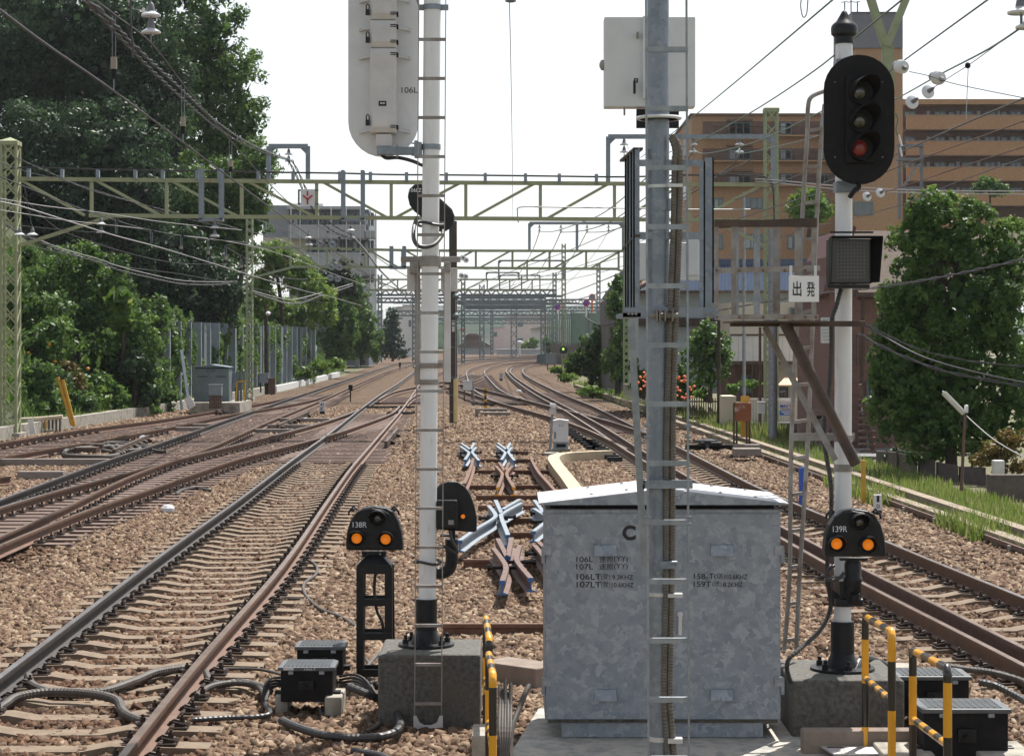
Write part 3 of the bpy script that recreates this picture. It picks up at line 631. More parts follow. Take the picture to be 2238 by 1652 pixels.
MB().tube(smooth_line([P(984, 1160, YB-.08), P(988, 1180, YB-.1), P(998, 1200, YB-.1), P(996, 1208, YB-.1), P(975, 1196, YB-.1), P(958, 1193, YB-.1)]), .013, 8).build('cable', 'rubber', bs, smooth=True)

# ---------- dwarf signal heads (fan shaped with three lenses)
def fan_head(t, cx, cy, Y, s, num, tw):
    X = lambda x: xb(cx+x*s, Y); Z = lambda y: zb(cy+y*s, Y)
    ol = [(-64,50),(-65,36),(-62,8),(-55,-16),(-42,-36),(-26,-46),(0,-50),(26,-46),(42,-36),(54,-16),(61,8),(64,36),(64,50)]
    hb = MB().prism([(X(x+3), Z(y)) for x, y in ol[::-1]], Y+.02, Y+.16).build('housing', 'black', t, bevel=.012)
    ol2 = [(x*.92-3, y*.93) for x, y in ol]
    MB().prism([(X(x), Z(y)) for x, y in ol2[::-1]], Y, Y+.022).build('face_plate', 'black', t, bevel=.008)
    for lx_, ly, mm in ((10, -24, 'clear'), (-38, 22, 'amber'), (28, 24, 'amber')):
        c0 = (X(lx_), Y, Z(ly)); h = MB(); n = 22; r_ = 19.5*s*sy(Y); vs = []; L = .13
        for i in range(n):      # hood: longer at the top
            tt = 2*math.pi*i/n; dl = L*(.35+.65*max(0, math.sin(tt))**.6) if math.sin(tt) > -.3 else L*.25
            for rr, yy in ((r_, 0), (r_*1.02, -dl), (r_*.9, -dl), (r_*.88, 0)): vs.append((c0[0]+rr*math.cos(tt), Y+yy, c0[2]+rr*math.sin(tt)))
        fs = [(i*4+j, ((i+1) % n)*4+j, ((i+1) % n)*4+(j+1) % 4, i*4+(j+1) % 4) for i in range(n) for j in range(4)]
        hood = h.add(vs, fs).build('hood', 'black', t)
        MB().lathe((c0[0], Y-.004, c0[2]), [(r_*.6, 0), (r_*.5, .012), (r_*.2, .02)], (0, -1, 0), 20).build('lens', mm, t, smooth=True)
        MB().lathe((c0[0], Y-.001, c0[2]), [(r_*.88, 0), (r_*.88, .003)], (0, -1, 0), 20).build('lens_well', 'blackm', t)
    for sx_ in (-1, 1):
        k = MB(); k.tube([(X(sx_*40), Y+.06, Z(-42)), (X(sx_*46), Y+.05, Z(-50)), (X(sx_*56), Y+.05, Z(-38)), (X(sx_*58), Y+.06, Z(-30))], .009, 6); k.cyl((X(sx_*47), Y, Z(-42)), (X(sx_*47), Y+.1, Z(-42)), .014, n=8); k.build('latch', 'black', t)
    text(num, (X(-31), Y-.004, Z(-9)), 12.5*s*sy(Y), t, 'inkw', width=tw*s*sy(Y), bold=.003)
YD = 17.0
ds = thing('dwarf_signal', (xb(817, YD), YD+.1, 0), 'black dwarf signal 138R on a lattice pedestal with two lit amber lenses', 'signal')
fan_head(ds, 816, 1155, YD, .96, '138R', 32)
k = MB()
for x in (786, 848): k.angle((xb(x, YD), YD+.0, zb(1478, YD)), (xb(x, YD), YD+.0, zb(1240, YD)), .055, .014); k.angle((xb(x-(3 if x < 800 else -3), YD), YD+.22, zb(1478, YD)), (xb(x, YD), YD+.22, zb(1240, YD)), .055, .014)
for y in (1246, 1316, 1390, 1470): k.box(xb(782, YD), xb(853, YD), YD-.012, YD-.002, zb(y+8, YD), zb(y-8, YD)); k.box(xb(782, YD), xb(853, YD), YD+.232, YD+.242, zb(y+8, YD), zb(y-8, YD))
for y in (1246, 1316, 1390, 1470):
    for x in (783, 852): k.box(xb(x, YD)-.006, xb(x, YD)+.006, YD, YD+.23, zb(y+8, YD), zb(y-8, YD))
k.build('pedestal', 'black', ds)
k = MB(); k.slabp([(xb(780,YD),YD-.015),(xb(855,YD),YD-.015),(xb(855,YD),YD+.245),(xb(780,YD),YD+.245)], zb(1240, YD), zb(1234, YD))
vs = [(xb(782,YD),YD-.01,zb(1234,YD)),(xb(853,YD),YD-.01,zb(1234,YD)),(xb(853,YD),YD+.24,zb(1234,YD)),(xb(782,YD),YD+.24,zb(1234,YD)),(xb(800,YD),YD+.05,zb(1215,YD)),(xb(834,YD),YD+.05,zb(1215,YD)),(xb(834,YD),YD+.18,zb(1215,YD)),(xb(800,YD),YD+.18,zb(1215,YD))]
k.add(vs, [(0,3,2,1),(4,5,6,7),(0,1,5,4),(1,2,6,5),(2,3,7,6),(3,0,4,7)])
for x in (797, 817, 838): k.cyl(P(x, 1216, YD+.1), P(x, 1204, YD+.1), .025 if x != 817 else .05, n=8)
k.box(xb(792, YD), xb(842, YD), YD+.05, YD+.15, zb(1211, YD), zb(1208, YD)); k.build('swivel', 'black', ds)
MB().tube(smooth_line([P(822, 1235, YD+.1), P(818, 1290, YD+.1), P(824, 1335, YD+.1), P(835, 1360, YD+.12), P(845, 1420, YD+.3)]), .013, 8).build('cable', 'rubber', ds, smooth=True)

# ---------- right white mast
YR = 14.95; xr = xb(1843, YR); bz2 = .475
block(xb(1848, 14.6), 14.95, .80, .95, bz2, 'dark concrete block carrying the right white mast')
rm = thing('signal_mast', (xr, YR, bz2), 'white steel mast on the right with a black onion finial and black foot', 'mast')
MB().cyl((xr-.006, YR, bz2+.1), (xr+.006, YR, zb(95, YR)), .0625, n=24).build('pole', 'white', rm, smooth=True)
p = MB(); flange(p, xr-.006, YR, bz2, .086, .235); p.cyl((xr-.006, YR, bz2+.08), (xr-.006, YR, zb(1357, YR)), .086, n=24)
for k in range(6):
    a = k*math.pi/3+.6; q = (xr+.18*math.cos(a), YR+.18*math.sin(a)); p.cyl((*q, bz2), (*q, bz2+.085), .014, n=6); p.cyl((*q, bz2+.02), (*q, bz2+.055), .024, n=6)
p.build('foot', 'black', rm, smooth=True)
MB().lathe((xr+.007, YR, zb(97, YR)), [(.072,0),(.072,.05),(.095,.07),(.098,.10),(.097,.125),(.085,.145),(.06,.165),(.045,.19),(.03,.215),(.02,.235),(.008,.245)], n=24).build('finial', 'black', rm, smooth=True)
for y, h in ((958, 14), (1022, 16), (400, 0)):
    if h: MB().cyl((xr, YR, zb(y+h/2, YR)), (xr, YR, zb(y-h/2, YR)), .07, n=20).build('clamp', 'steelr', rm)
MB().tube(smooth_line([P(1838, 632, YR-.1), P(1828, 668, YR-.12), P(1818, 700, YR-.12), P(1817, 760, YR-.1), P(1812, 850, YR-.08), P(1801, 930, YR-.08), P(1803, 980, YR-.08), P(1815, 1050, YR-.1), P(1817, 1110, YR-.1), P(1811, 1180, YR-.1), P(1808, 1260, YR-.1), P(1815, 1310, YR-.1), P(1812, 1340, YR-.12), P(1790, 1380, YR-.3), P(1745, 1420, YR-.5), P(1724, 1440, YR-.55), P(1720, 1462, YR-.5), P(1728, 1490, YR-.45)], k=8), .0165, 8, rib=.012, ribh=.07).build('cable', 'rubber', rm)
cs = thing('colour_light_signal', (xb(1877, 14.8), 14.8, zb(405, 14.8)), 'black oval three light signal showing a red bottom lens on the right white mast', 'signal')
Yk = 14.72
ol = [(xb(x, Yk), zb(y, Yk)) for x, y in capsule(1877.5, 262, 77.5, 142)]
MB().prism(ol, Yk, Yk+.006).build('backboard', 'blackm', cs)
MB().box(xb(1847, Yk), xb(1910, Yk), Yk-.03, Yk, zb(357, Yk), zb(165, Yk)).build('lamp_plate', 'blackm', cs, bevel=.004)
MB().box(xb(1850, Yk), xb(1905, Yk), Yk+.006, Yk+.16, zb(350, Yk), zb(150, Yk)).build('housing', 'black', cs, bevel=.01)
for ly, mm in ((203, 'clear'), (265, 'clear'), (325, 'redlens')):
    cxx, r_ = xb(1880, Yk), 29*sy(Yk); zc = zb(ly, Yk); n = 26; vs = []
    for i in range(n):
        tt = 2*math.pi*i/n; si = math.sin(tt); dl = .16*(.2+.8*max(0, (si+.35)/1.35)**.7)
        ox = .055*(dl/.16)      # hood pulled towards the right of the picture
        for rr, yy, o in ((r_, -.03, 0), (r_*.98, -.03-dl, ox), (r_*.93, -.03-dl, ox), (r_*.9, -.03, 0)): vs.append((cxx+o+rr*math.cos(tt), Yk+yy, zc+rr*si+.02*(o/.055)))
    MB().add(vs, [(i*4+j, ((i+1) % n)*4+j, ((i+1) % n)*4+(j+1) % 4, i*4+(j+1) % 4) for i in range(n) for j in range(4)]).build('hood', 'blackm', cs)
    MB().lathe((cxx, Yk-.03, zc), [(r_*.9, 0), (r_*.9, .004)], (0, -1, 0), 24).build('lens_well', 'blackm', cs)
    ln = MB().lathe((cxx-.012, Yk-.036, zc), [(r_*.62, 0), (r_*.55, .014), (r_*.3, .026), (r_*.05, .03)], (.12, -1, 0), 24).build('lens', mm, cs, smooth=True)
bo = MB()
for x in (1825, 1929):
    for y in (180, 344): bo.lathe(P(x, y, Yk), [(.006, 0), (.004, .006)], (0, -1, 0), 8)
bo.build('bolt', 'steelr', cs)
k = MB(); k.box(xb(1824, YR), xb(1874, YR), YR-.09, YR+.07, zb(422, YR), zb(398, YR)); k.box(xb(1824, YR), xb(1874, YR), YR-.09, YR+.07, zb(150, YR), zb(132, YR)); k.build('bracket', 'bluegrey', cs, bevel=.004)
MB().tube(smooth_line([P(1878, 398, Yk), P(1876, 410, Yk+.02), P(1868, 416, Yk+.04), P(1858, 430, Yk+.1)]), .02, 8).build('cable', 'black', cs, smooth=True)
# matrix display box
ds2 = thing('indicator_box', (xb(1862, 14.7), 14.8, zb(630, 14.7)), 'black hooded square dot matrix indicator on the right white mast', 'signal'); Yd = 14.7
MB().box(xb(1813, Yd), xb(1905, Yd), Yd, Yd+.16, zb(620, Yd), zb(522, Yd)).build('housing', 'black', ds2, bevel=.004)
h = MB(); z0_, z1_ = zb(618, Yd), zb(520, Yd)
x0_, x1_ = xb(1812, Yd), xb(1903, Yd)
h.add([(x0_,Yd,z1_),(x1_,Yd,z1_),(x1_+.05,Yd-.2,z1_+.005),(x0_-.01,Yd-.2,z1_+.005),(x0_,Yd,z1_-.006),(x1_,Yd,z1_-.006),(x1_+.05,Yd-.2,z1_-.002),(x0_-.01,Yd-.2,z1_-.002)], [(0,1,2,3),(7,6,5,4),(2,6,7,3),(0,3,7,4),(1,5,6,2)])
for xx, dx in ((x0_, -.01), (x1_, .05)): h.add([(xx,Yd,z1_),(xx+dx,Yd-.2,z1_),(xx+dx*.7,Yd-.14,z0_),(xx,Yd,z0_),(xx+.005,Yd,z1_),(xx+dx+.005,Yd-.2,z1_),(xx+dx*.7+.005,Yd-.14,z0_),(xx+.005,Yd,z0_)], [(0,1,2,3),(7,6,5,4),(1,5,6,2),(0,4,5,1),(2,6,7,3)])
h.build('hood', 'blackm', ds2)
MB().box(xb(1816, Yd), xb(1900, Yd), Yd-.004, Yd, zb(617, Yd), zb(524, Yd)).build('screen', mat('smoked screen', (.022,.02,.018), .25, coat=.3), ds2)
d = MB()
for i in range(9):
    for j in range(11): X_, Z_ = xb(1831+i*7.2, Yd), zb(532+j*7.4, Yd); d.box(X_-.0065, X_+.0065, Yd-.007, Yd-.004, Z_-.0065, Z_+.0065)
d.build('dot', mat('matrix dots', (.16,.15,.13), .5), ds2, kind='stuff')
k = MB(); k.box(xb(1808, Yd), xb(1900, Yd), Yd-.02, Yd+.14, zb(630, Yd), zb(622, Yd)); k.box(xb(1805, Yd), xb(1898, Yd), Yd-.2, Yd-.18, zb(513, Yd), zb(509, Yd)); k.build('mounting', 'black', ds2)
# 139R
r9 = thing('dwarf_signal', (xb(1866, 14.5), 14.6, zb(1325, 14.5)), 'black fan shaped signal 139R with two lit amber lenses on the right white mast', 'signal')
fan_head(r9, 1868, 1165, 14.45, 1.04, '139R', 30)
Yn = 14.6; k = MB(); k.box(xb(1835, Yn), xb(1895, Yn), Yn-.03, Yn+.03, zb(1224, Yn), zb(1219, Yn)); k.cyl(P(1863, 1222, Yn), P(1863, 1232, Yn), .05, n=10)
k.lathe(P(1864, 1318, Yn), [(.04,0),(.05,.02),(.062,.05),(.06,.15),(.068,.16),(.068,.18),(.06,.19),(.062,.28),(.055,.3)], n=18)
k.cyl(P(1843, 1322, YR), P(1843, 1262, YR), .105, .085, 18); k.box(xb(1835, Yn), xb(1880, Yn), Yn, YR, zb(1300, Yn), zb(1270, Yn))
k.cyl(P(1825, 1316, Yn), P(1885, 1316, Yn), .03, n=8); k.cyl(P(1868, 1310, Yn-.05), P(1868, 1296, Yn-.07), .035, n=10); k.build('bracket', 'black', r9, smooth=True)
MB().tube(smooth_line([P(1822, 1236, Yn), P(1810, 1245, Yn-.05), P(1806, 1260, Yn-.05), P(1816, 1268, Yn-.05), P(1835, 1262, Yn-.05), P(1845, 1250, Yn-.05)]), .013, 8).build('cable', 'rubber', r9, smooth=True)
# ================================================================ grey mast with cages, right platform, guards, boxes
YG = 10.6; xg = xb(1441, YG)
gm = thing('equipment_mast', (xg, YG, 0), 'grey zinc coated mast in front of the cabinet with ladder and ribbed conduits', 'mast')
MB().cyl((xb(1443, YG), YG, 0), (xb(1438, YG), YG, zb(-60, YG)), .0565, n=28).build('pole', 'galv', gm, smooth=True)
YL2 = 10.3; ll = MB()
for xa in (1413.5, 1502): ll.bar((xb(xa+5, YL2), YL2, 0), (xb(xa-2, YL2), YL2, zb(-60, YL2)), .009, .03, up=(0, 1, 0))
ld = ll.build('ladder', 'steel', gm)
for k in range(-1, 14):
    y = 1528-129*k-(0 if k < 9 else 0); 
    if y < -20: continue
    z = zb(y, YL2); o = (1652-y)/1652*-5
    MB().box(xb(1418+o, YL2), xb(1508+o, YL2), YL2-.014, YL2+.014, z-.013, z+.013).build('rung', 'steel', ld)
for xa in (1413, 1502):
    for y in (930, 955, 1130, 1145): MB().cyl(P(xa-5, y, YL2-.01), P(xa+9, y, YL2-.01), .009, n=6).build('ladder_bolt', 'steel', ld)
for pts in ([(1467,300),(1476,330),(1474,380),(1472,500),(1466,650),(1462,800),(1457,1000),(1457,1250),(1452,1500),(1456,1590),(1462,1700)],
            [(1469,295),(1484,325),(1486,380),(1484,500),(1479,650),(1473,800),(1470,1000),(1469,1250),(1464,1500),(1468,1590),(1478,1700)]):
    MB().tube(smooth_line([P(x, y, YG-.06) for x, y in pts], k=8), .0165, 10, rib=.0075, ribh=.08).build('conduit', 'conduit', gm)
for y, h, m_ in ((448, 26, 'galv'), (688, 40, 'galv'), (1054, 22, 'galv'), (1232, 26, 'galv'), (408, 7, 'whitep'), (1297, 8, 'ivory'), (1612, 10, 'ivory')):
    b = MB(); b.cyl(P(1441, y+h/2, YG), P(1441, y-h/2, YG), .062, n=24)
    if m_ != 'galv': b.box(xb(1457, YG), xb(1489, YG), YG-.088, YG-.03, zb(y+h/2, YG), zb(y-h/2, YG))
    b.build('strap' if m_ != 'galv' else 'clamp', m_, gm)
MB().lathe(P(1440, 262, YG), [(.115, 0), (.12, .008), (.115, .016), (.10, .016), (.10, 0)], n=28).build('ring', 'whitep', gm, smooth=True)
b = MB(); b.box(xb(1402, YG), xb(1510, YG), YG-.11, YG-.095, zb(1064, YG), zb(1046, YG)); b.box(xb(1402, YG), xb(1406, YG), YG-.11, YG+.2, zb(1066, YG), zb(1046, YG)); b.build('ladder_bracket', 'galv', gm); b = MB(); b.box(xb(1440, YG), xb(1475, YG), YG-.10, YG-.05, zb(1238, YG), zb(1222, YG)); b.cyl(P(1462, 1230, YG-.1), P(1480, 1230, YG-.1), .011, n=8); b.build('brace_bracket', 'galv', gm)
# flat brace from the platform down to the mast
MB().bar(P(1379, 700, YG-.15), P(1410, 1258, YG-.08), .036, .01, up=(0, 1, 0)).build('brace', 'steel', gm)
# cage of channels (working platform)
cg = thing('work_platform', (xb(1440, 10.9), 10.9, zb(700, 10.9)), 'grey steel cage platform of tall channels round the zinc coated mast', 'platform')
Ya, Yb_ = 10.55, 11.25
for x0, x1, y0, y1, Y in ((1384, 1398, 323, 690, Ya), (1378, 1384, 330, 685, Ya+.15), (1371, 1377, 336, 683, Ya+.3), (1366, 1371, 342, 681, Ya+.45)):
    k = MB(); k.box(xb(x0, Y), xb(x1, Y), Y, Y+.012, zb(y1, Y), zb(y0, Y)); k.box(xb(x0, Y), xb(x0, Y)+.008, Y, Y+.05, zb(y1, Y), zb(y0, Y)); k.build('channel', 'galv', cg)
k = MB()
k.bar(P(1395, 325, Ya), P(1364, 352, Yb_-.1), .05, .012, up=(0, 0, 1)); k.bar(P(1393, 515, Ya-.01), P(1365, 545, Yb_-.1), .03, .012, up=(0, 0, 1)); k.build('side_rail', 'brace', cg)
for x0, x1, y0, y1, Y in ((1541, 1560, 345, 662, Yb_-.3), (1529, 1541, 352, 675, Ya+.1)):
    k = MB(); k.box(xb(x0, Y), xb(x1, Y), Y, Y+.012, zb(y1, Y), zb(y0, Y)); k.box(xb(x1, Y)-.008, xb(x1, Y), Y, Y+.05, zb(y1, Y), zb(y0, Y)); k.build('channel', 'galv', cg)
for y, h in ((356, 14), (515, 16)): MB().box(xb(1398, Ya), xb(1538, Ya), Ya+.005, Ya+.03, zb(y+h/2, Ya), zb(y-h/2, Ya)).build('cross_rail', 'galv', cg)
k = MB(); k.box(xb(1361, Ya), xb(1400, Ya), Ya-.02, Yb_, zb(694, Ya), zb(684, Ya)); k.box(xb(1361, Ya), xb(1566, Ya), Ya-.02, Ya, zb(693, Ya), zb(672, Ya)); k.box(xb(1485, Ya), xb(1571, Ya), Ya, Yb_, zb(684, Ya), zb(680, Ya)); k.build('deck_frame', 'galv', cg)
k = MB()
for x in (1374, 1382, 1390, 1545, 1560): k.cyl(P(x, 686, Ya-.02), P(x, 686, Ya-.035), .008, n=6)
k.cyl(P(1420, 690, Ya-.05), P(1482, 690, Ya-.05), .014, n=8)
for x in (1432, 1438, 1450, 1466): k.box(xb(x, Ya), xb(x+3, Ya), Ya-.09, Ya-.01, zb(702, Ya), zb(678, Ya))
k.build('bolt', 'steelr', cg)
# white boxes on the mast
def whitebox(x0, x1, y0, y1, Y, label, ribx, lock):
    t = thing('equipment_box', (xb((x0+x1)/2, Y), Y, zb(y1, Y)), label, 'equipment box')
    MB().box(xb(x0, Y), xb(x1, Y), Y, Y+.12, zb(y1, Y), zb(y0, Y)).build('body', 'whitep', t, bevel=.006)
    if ribx: MB().box(xb(ribx[0], Y), xb(ribx[1], Y), Y-.03, Y, zb(ribx[3], Y), zb(ribx[2], Y)).build('door_rib', 'whitep', t, bevel=.004)
    return t
t = whitebox(1321, 1520, 37, 234, 10.95, 'white square box high behind the zinc coated mast with a hanging padlock', (1404, 1450, 37, 217), True)
k = MB(); Yw = 10.9; k.box(xb(1384, Yw), xb(1389, Yw), Yw-.02, Yw+.02, zb(205, Yw), zb(178, Yw)); k.tube([P(1386, 180, Yw), P(1388, 172, Yw), P(1393, 172, Yw), P(1392, 182, Yw)], .005, 6); k.build('padlock', 'black', t)
MB().box(xb(1392, Yw), xb(1396, Yw), Yw, Yw+.06, zb(82, Yw), zb(70, Yw)).build('latch', 'steelr', t); MB().box(xb(1364, Yw), xb(1368, Yw), Yw+.05, Yw+.07, zb(250, Yw), zb(234, Yw)).build('tab', 'steelr', t); MB().lathe(P(1322, 143, Yw+.1), [(.03, 0), (.028, .02), (.01, .03)], (-1, 0, 0), 12).build('vent_cap', 'steelr', t)
t = whitebox(1395, 1532, 530, 612, 11.3, 'low white box hanging inside the cage platform', (1504, 1527, 522, 602), False)
t = thing('black_plate', (xb(1436, 11.0), 11.0, zb(280, 11)), 'plain black rectangular plate under the high white box on the mast', 'plate')
MB().box(xb(1391, 11), xb(1484, 11), 11.0, 11.03, zb(280, 11), zb(239, 11)).build('plate', 'black', t, bevel=.003); MB().box(xb(1425, 10.9), xb(1450, 10.9), 10.85, 11.0, zb(270, 11), zb(250, 11)).build('mount', 'steelr', t)

# right hand platform with sign
YP = 14.85; pf = thing('signal_platform', (xb(1700, YP), YP, zb(712, YP)), 'rust streaked steel platform with guard rails joined to the right white mast', 'platform')
def rail_(x0, y0, x1, y1, Y, wd, nm='guard_rail', m_='steelr', Y2=None, d=.015): MB().bar(P(x0, y0, Y), P(x1, y1, Y2 or Y), wd*sy(Y), d, up=(0, 1, 0)).build(nm, m_, pf)
for x, w_, Y, m_ in ((1566, 9, YP-.35, 'steelr'), (1606, 16, YP+.3, 'steelr'), (1654, 13, YP-.3, 'steel'), (1697, 16, YP+.3, 'steelr'), (1744, 14, YP-.3, 'steelr'), (1779, 10, YP-.35, 'steelr'), (1612, 5, YP-.3, 'steel'), (1752, 5, YP+.3, 'steel')):
    rail_(x, 694, x, 486, Y, w_, 'post', m_)
MB().bar(P(1561, 488, YP-.37), P(1785, 489, YP-.37), .02, .05).build('top_rail', 'brace', pf); MB().bar(P(1561, 492, YP+.32), P(1785, 484, YP+.32), .02, .05).build('top_rail', 'brace', pf)
rail_(1562, 592, 1792, 586, YP-.38, 12); rail_(1562, 693, 1789, 693, YP-.38, 12); rail_(1565, 590, 1785, 590, YP+.33, 10); 
k = MB()
for x in (1567, 1616, 1668, 1715, 1760, 1783):
    for y in (591, 693): k.cyl(P(x, y, YP-.385), P(x, y, YP-.4), .009, n=6)
k.build('rusty_bolt', 'rust', pf)
MB().box(xb(1590, YP), xb(1790, YP), YP-.38, YP+.34, zb(706, YP), zb(702, YP)).build('deck', 'brace', pf)
MB().box(xb(1592, YP), xb(1884, YP), YP-.14, YP-.08, zb(714, YP), zb(702, YP)).build('main_beam', 'brace', pf, bevel=.003)
MB().cyl(P(1714, 704, YP-.2), P(1871, 1015, YP-.2), .041, n=16).build('brace', 'brace', pf, smooth=True)
MB().bar(P(1672, 714, YP+.1), P(1826, 1006, YP-.05), .045, .012, up=(0, 1, 0)).build('brace', 'steelr', pf)
# ladder beside the right mast
YQ = 15.3; rl = thing('access_ladder', (xb(1735, YQ), YQ, .05), 'long slender zinc ladder with a hooked top leading up beside the right white mast', 'ladder')
def ladr(x_top, xbt): return smooth_line([P(xbt, 1432, YQ), P(x_top, 330, YQ)]) 
MB().tube(smooth_line([P(1714, 1420, YQ), P(1726, 1250, YQ), P(1730, 950, YQ), P(1752, 500, YQ), P(1764, 300, YQ), P(1766, 235, YQ), P(1774, 212, YQ), P(1800, 200, YQ)], k=6), .017, 6).build('side_rail', 'steelr', rl)
MB().tube(smooth_line([P(1740, 1430, YQ), P(1748, 1250, YQ), P(1766, 950, YQ), P(1784, 500, YQ), P(1795, 300, YQ), P(1802, 230, YQ+.1)], k=6), .017, 6).build('side_rail', 'steelr', rl)
for k in range(15):
    y = 1395-79.5*k; f = (1430-y)/1130; MB().bar(P(1717+ (1764-1717)*f, y+4, YQ), P(1743+(1795-1743)*f, y, YQ), .03, .025).build('rung', 'steelr', rl)
MB().bar(P(1725, 955, YR), P(1868, 955, YR), .055, .012, up=(0, 1, 0)).build('stay_bar', 'steelr', rl)
# departure sign
YS2 = 14.35; sgn = thing('sign_board', (xb(1757, YS2), YS2, zb(661, YS2)), 'white sign board reading 出発 hung on the right platform guard rail', 'sign')
MB().box(xb(1724, YS2), xb(1790, YS2), YS2, YS2+.008, zb(660, YS2), zb(603, YS2)).build('board', mat('sign white', (.80,.80,.80), .5), sgn, bevel=.002)
text('出', (xb(1742, YS2), YS2-.002, zb(631, YS2)), 33*sy(YS2), sgn, width=19*sy(YS2), bold=.012); text('発', (xb(1772, YS2), YS2-.002, zb(632, YS2)), 33*sy(YS2), sgn, width=18*sy(YS2), bold=.012)
for x in (1729, 1783): MB().box(xb(x-3, YS2), xb(x+3, YS2), YS2+.01, YS2+.02, zb(606, YS2), zb(580, YS2)).build('hanger', 'whitep', sgn)

# hazard striped U guards
def stripe_mat():
    if 'stripe' in MATS: return MATS['stripe']
    m = bpy.data.materials.new('yellow and black bands'); m.use_nodes = True; n = m.node_tree.nodes; l = m.node_tree.links; b = n['Principled BSDF']; b.inputs['Roughness'].default_value = .3; b.inputs['Coat Weight'].default_value = .4
    a = n.new('ShaderNodeAttribute'); a.attribute_name = 'tone'; r = n.new('ShaderNodeMath'); r.operation = 'GREATER_THAN'; r.inputs[1].default_value = .5; mx = n.new('ShaderNodeMixRGB')
    mx.inputs[1].default_value = (.76,.36,.015,1); mx.inputs[2].default_value = (.016,.014,.013,1); l.new(a.outputs['Fac'], r.inputs[0]); l.new(r.outputs[0], mx.inputs[0]); l.new(mx.outputs[0], b.inputs['Base Color']); MATS['stripe'] = m; return m
def striped(name, pts, r, per, parent, ph=0):
    L = 0; out = []
    pts = [Vector(p) for p in pts]; res = [pts[0]]
    for a, b in zip(pts[:-1], pts[1:]):
        k = max(1, int((b-a).length/.0085))
        for i in range(1, k+1): res.append(a.lerp(b, i/k))
    mb = MB().tube(res, r, 14); o = mb.build(name, stripe_mat(), parent, smooth=True)
    t = []; L = ph
    for a, b in zip(res[:-1], res[1:]): t += [1. if (L/per) % 2 >= 1 else 0.]*14; L += (b-a).length
    t += [0., 0.]; at = o.data.attributes.new('tone', 'FLOAT', 'FACE'); at.data.foreach_set('value', t[:len(o.data.polygons)]); return o
def rnd(p, q, s, r=.06):   # rounded corner path p-q-s
    p, q, s = Vector(p), Vector(q), Vector(s); a = q+(p-q).normalized()*r; b = q+(s-q).normalized()*r
    return [a, a.lerp(q, .5)*.5+(a.lerp(q, .5))*.5, (a+b)/4+q/2, b.lerp(q, .5), b]
def uguard(label, A, B, yb_, per, r=None, mid=True, ph=0):
    # A, B: (x, y top, Y depth) of both uprights; yb_: bottom pixel
    pa, pb = P(*A), P(*B); r = r or .0235
    t = thing('u_guard', (pa.x, pa.y, 0), label, 'guard rail', 'striped guards around the cabinet')
    a0, b0 = Vector((pa.x, pa.y, -.05)), Vector((pb.x, pb.y, -.05))
    path = [a0]+rnd(a0, pa, pb)+rnd(pa, pb, b0)+[b0]
    striped('hoop', path, r, per, t, ph)
    if mid:
        m1 = Vector((pa.x, pa.y, pa.z-mid)); m2 = Vector((pb.x, pb.y, pb.z-mid)); striped('middle_rail', [m1, m2], r*.92, per*.62, t, 0)
    return t
uguard('yellow and black hoop guard just right of the concrete block of the right mast', (1891, 1347, 13.9), (1949, 1380, 12.4), 0, .30, .0245, .42)
uguard('yellow and black hoop guard at the bottom right nearest to the junction boxes', (1995, 1421, 12.5), (2071, 1460, 11.2), 0, .30, .0245, .42, .02)
uguard('yellow and black hoop guard on the left of the cabinet, farther of that pair', (1062, 1350, 14.2), (1069, 1396, 12.9), 0, .26, .0235, .42, .05)
uguard('yellow and black hoop guard on the left of the cabinet, nearer of that pair', (1068, 1428, 12.6), (1077, 1474, 11.3), 0, .26, .0225, .42, .0)
MB().box(xb(1032, 13.4), xb(1066, 13.4), 13.3, 13.7, -.05, zb(1600, 13.4)).build('concrete_footing', 'conc', label='small pale concrete footing under the left striped guards', cat='concrete footing', bevel=.01)

# aluminium chequer plate and its box, right of the slab
cp = thing('pit_cover', (xb(1850, 13.2), 13.2, 0), 'pale chequered metal pit cover with two slots at the slab edge', 'pit cover')
zc = .13; c4 = [G(1757, 1607, zc), G(1880, 1603, zc), G(1930, 1646, zc), G(1822, 1646, zc)]
c4 = [(p.x, p.y) for p in c4]; MB().slabp([c4[3], c4[2], c4[1], c4[0]], zc-.012, zc).build('plate', mat('chequer plate', (.60,.58,.56), .45, .4, (.5,.48,.47), 30, bump=.6, bscale=70), cp)
for y, xa, x2 in ((1616, 1785, 1817), (1632.5, 1808, 1842)):
    a, b = G(xa, y, zc), G(x2, y, zc); MB().box(a.x, b.x, a.y-.012, a.y+.012, zc, zc+.004).build('slot', 'brace', cp)
k = MB(); k.slabp([(c4[3][0]+.08, c4[3][1]+.03), (c4[2][0]-.06, c4[2][1]+.03), (c4[1][0]-.05, c4[1][1]-.03), (c4[0][0]+.05, c4[0][1]-.03)], -.05, zc-.012); k.build('pit_box', 'concd', cp)

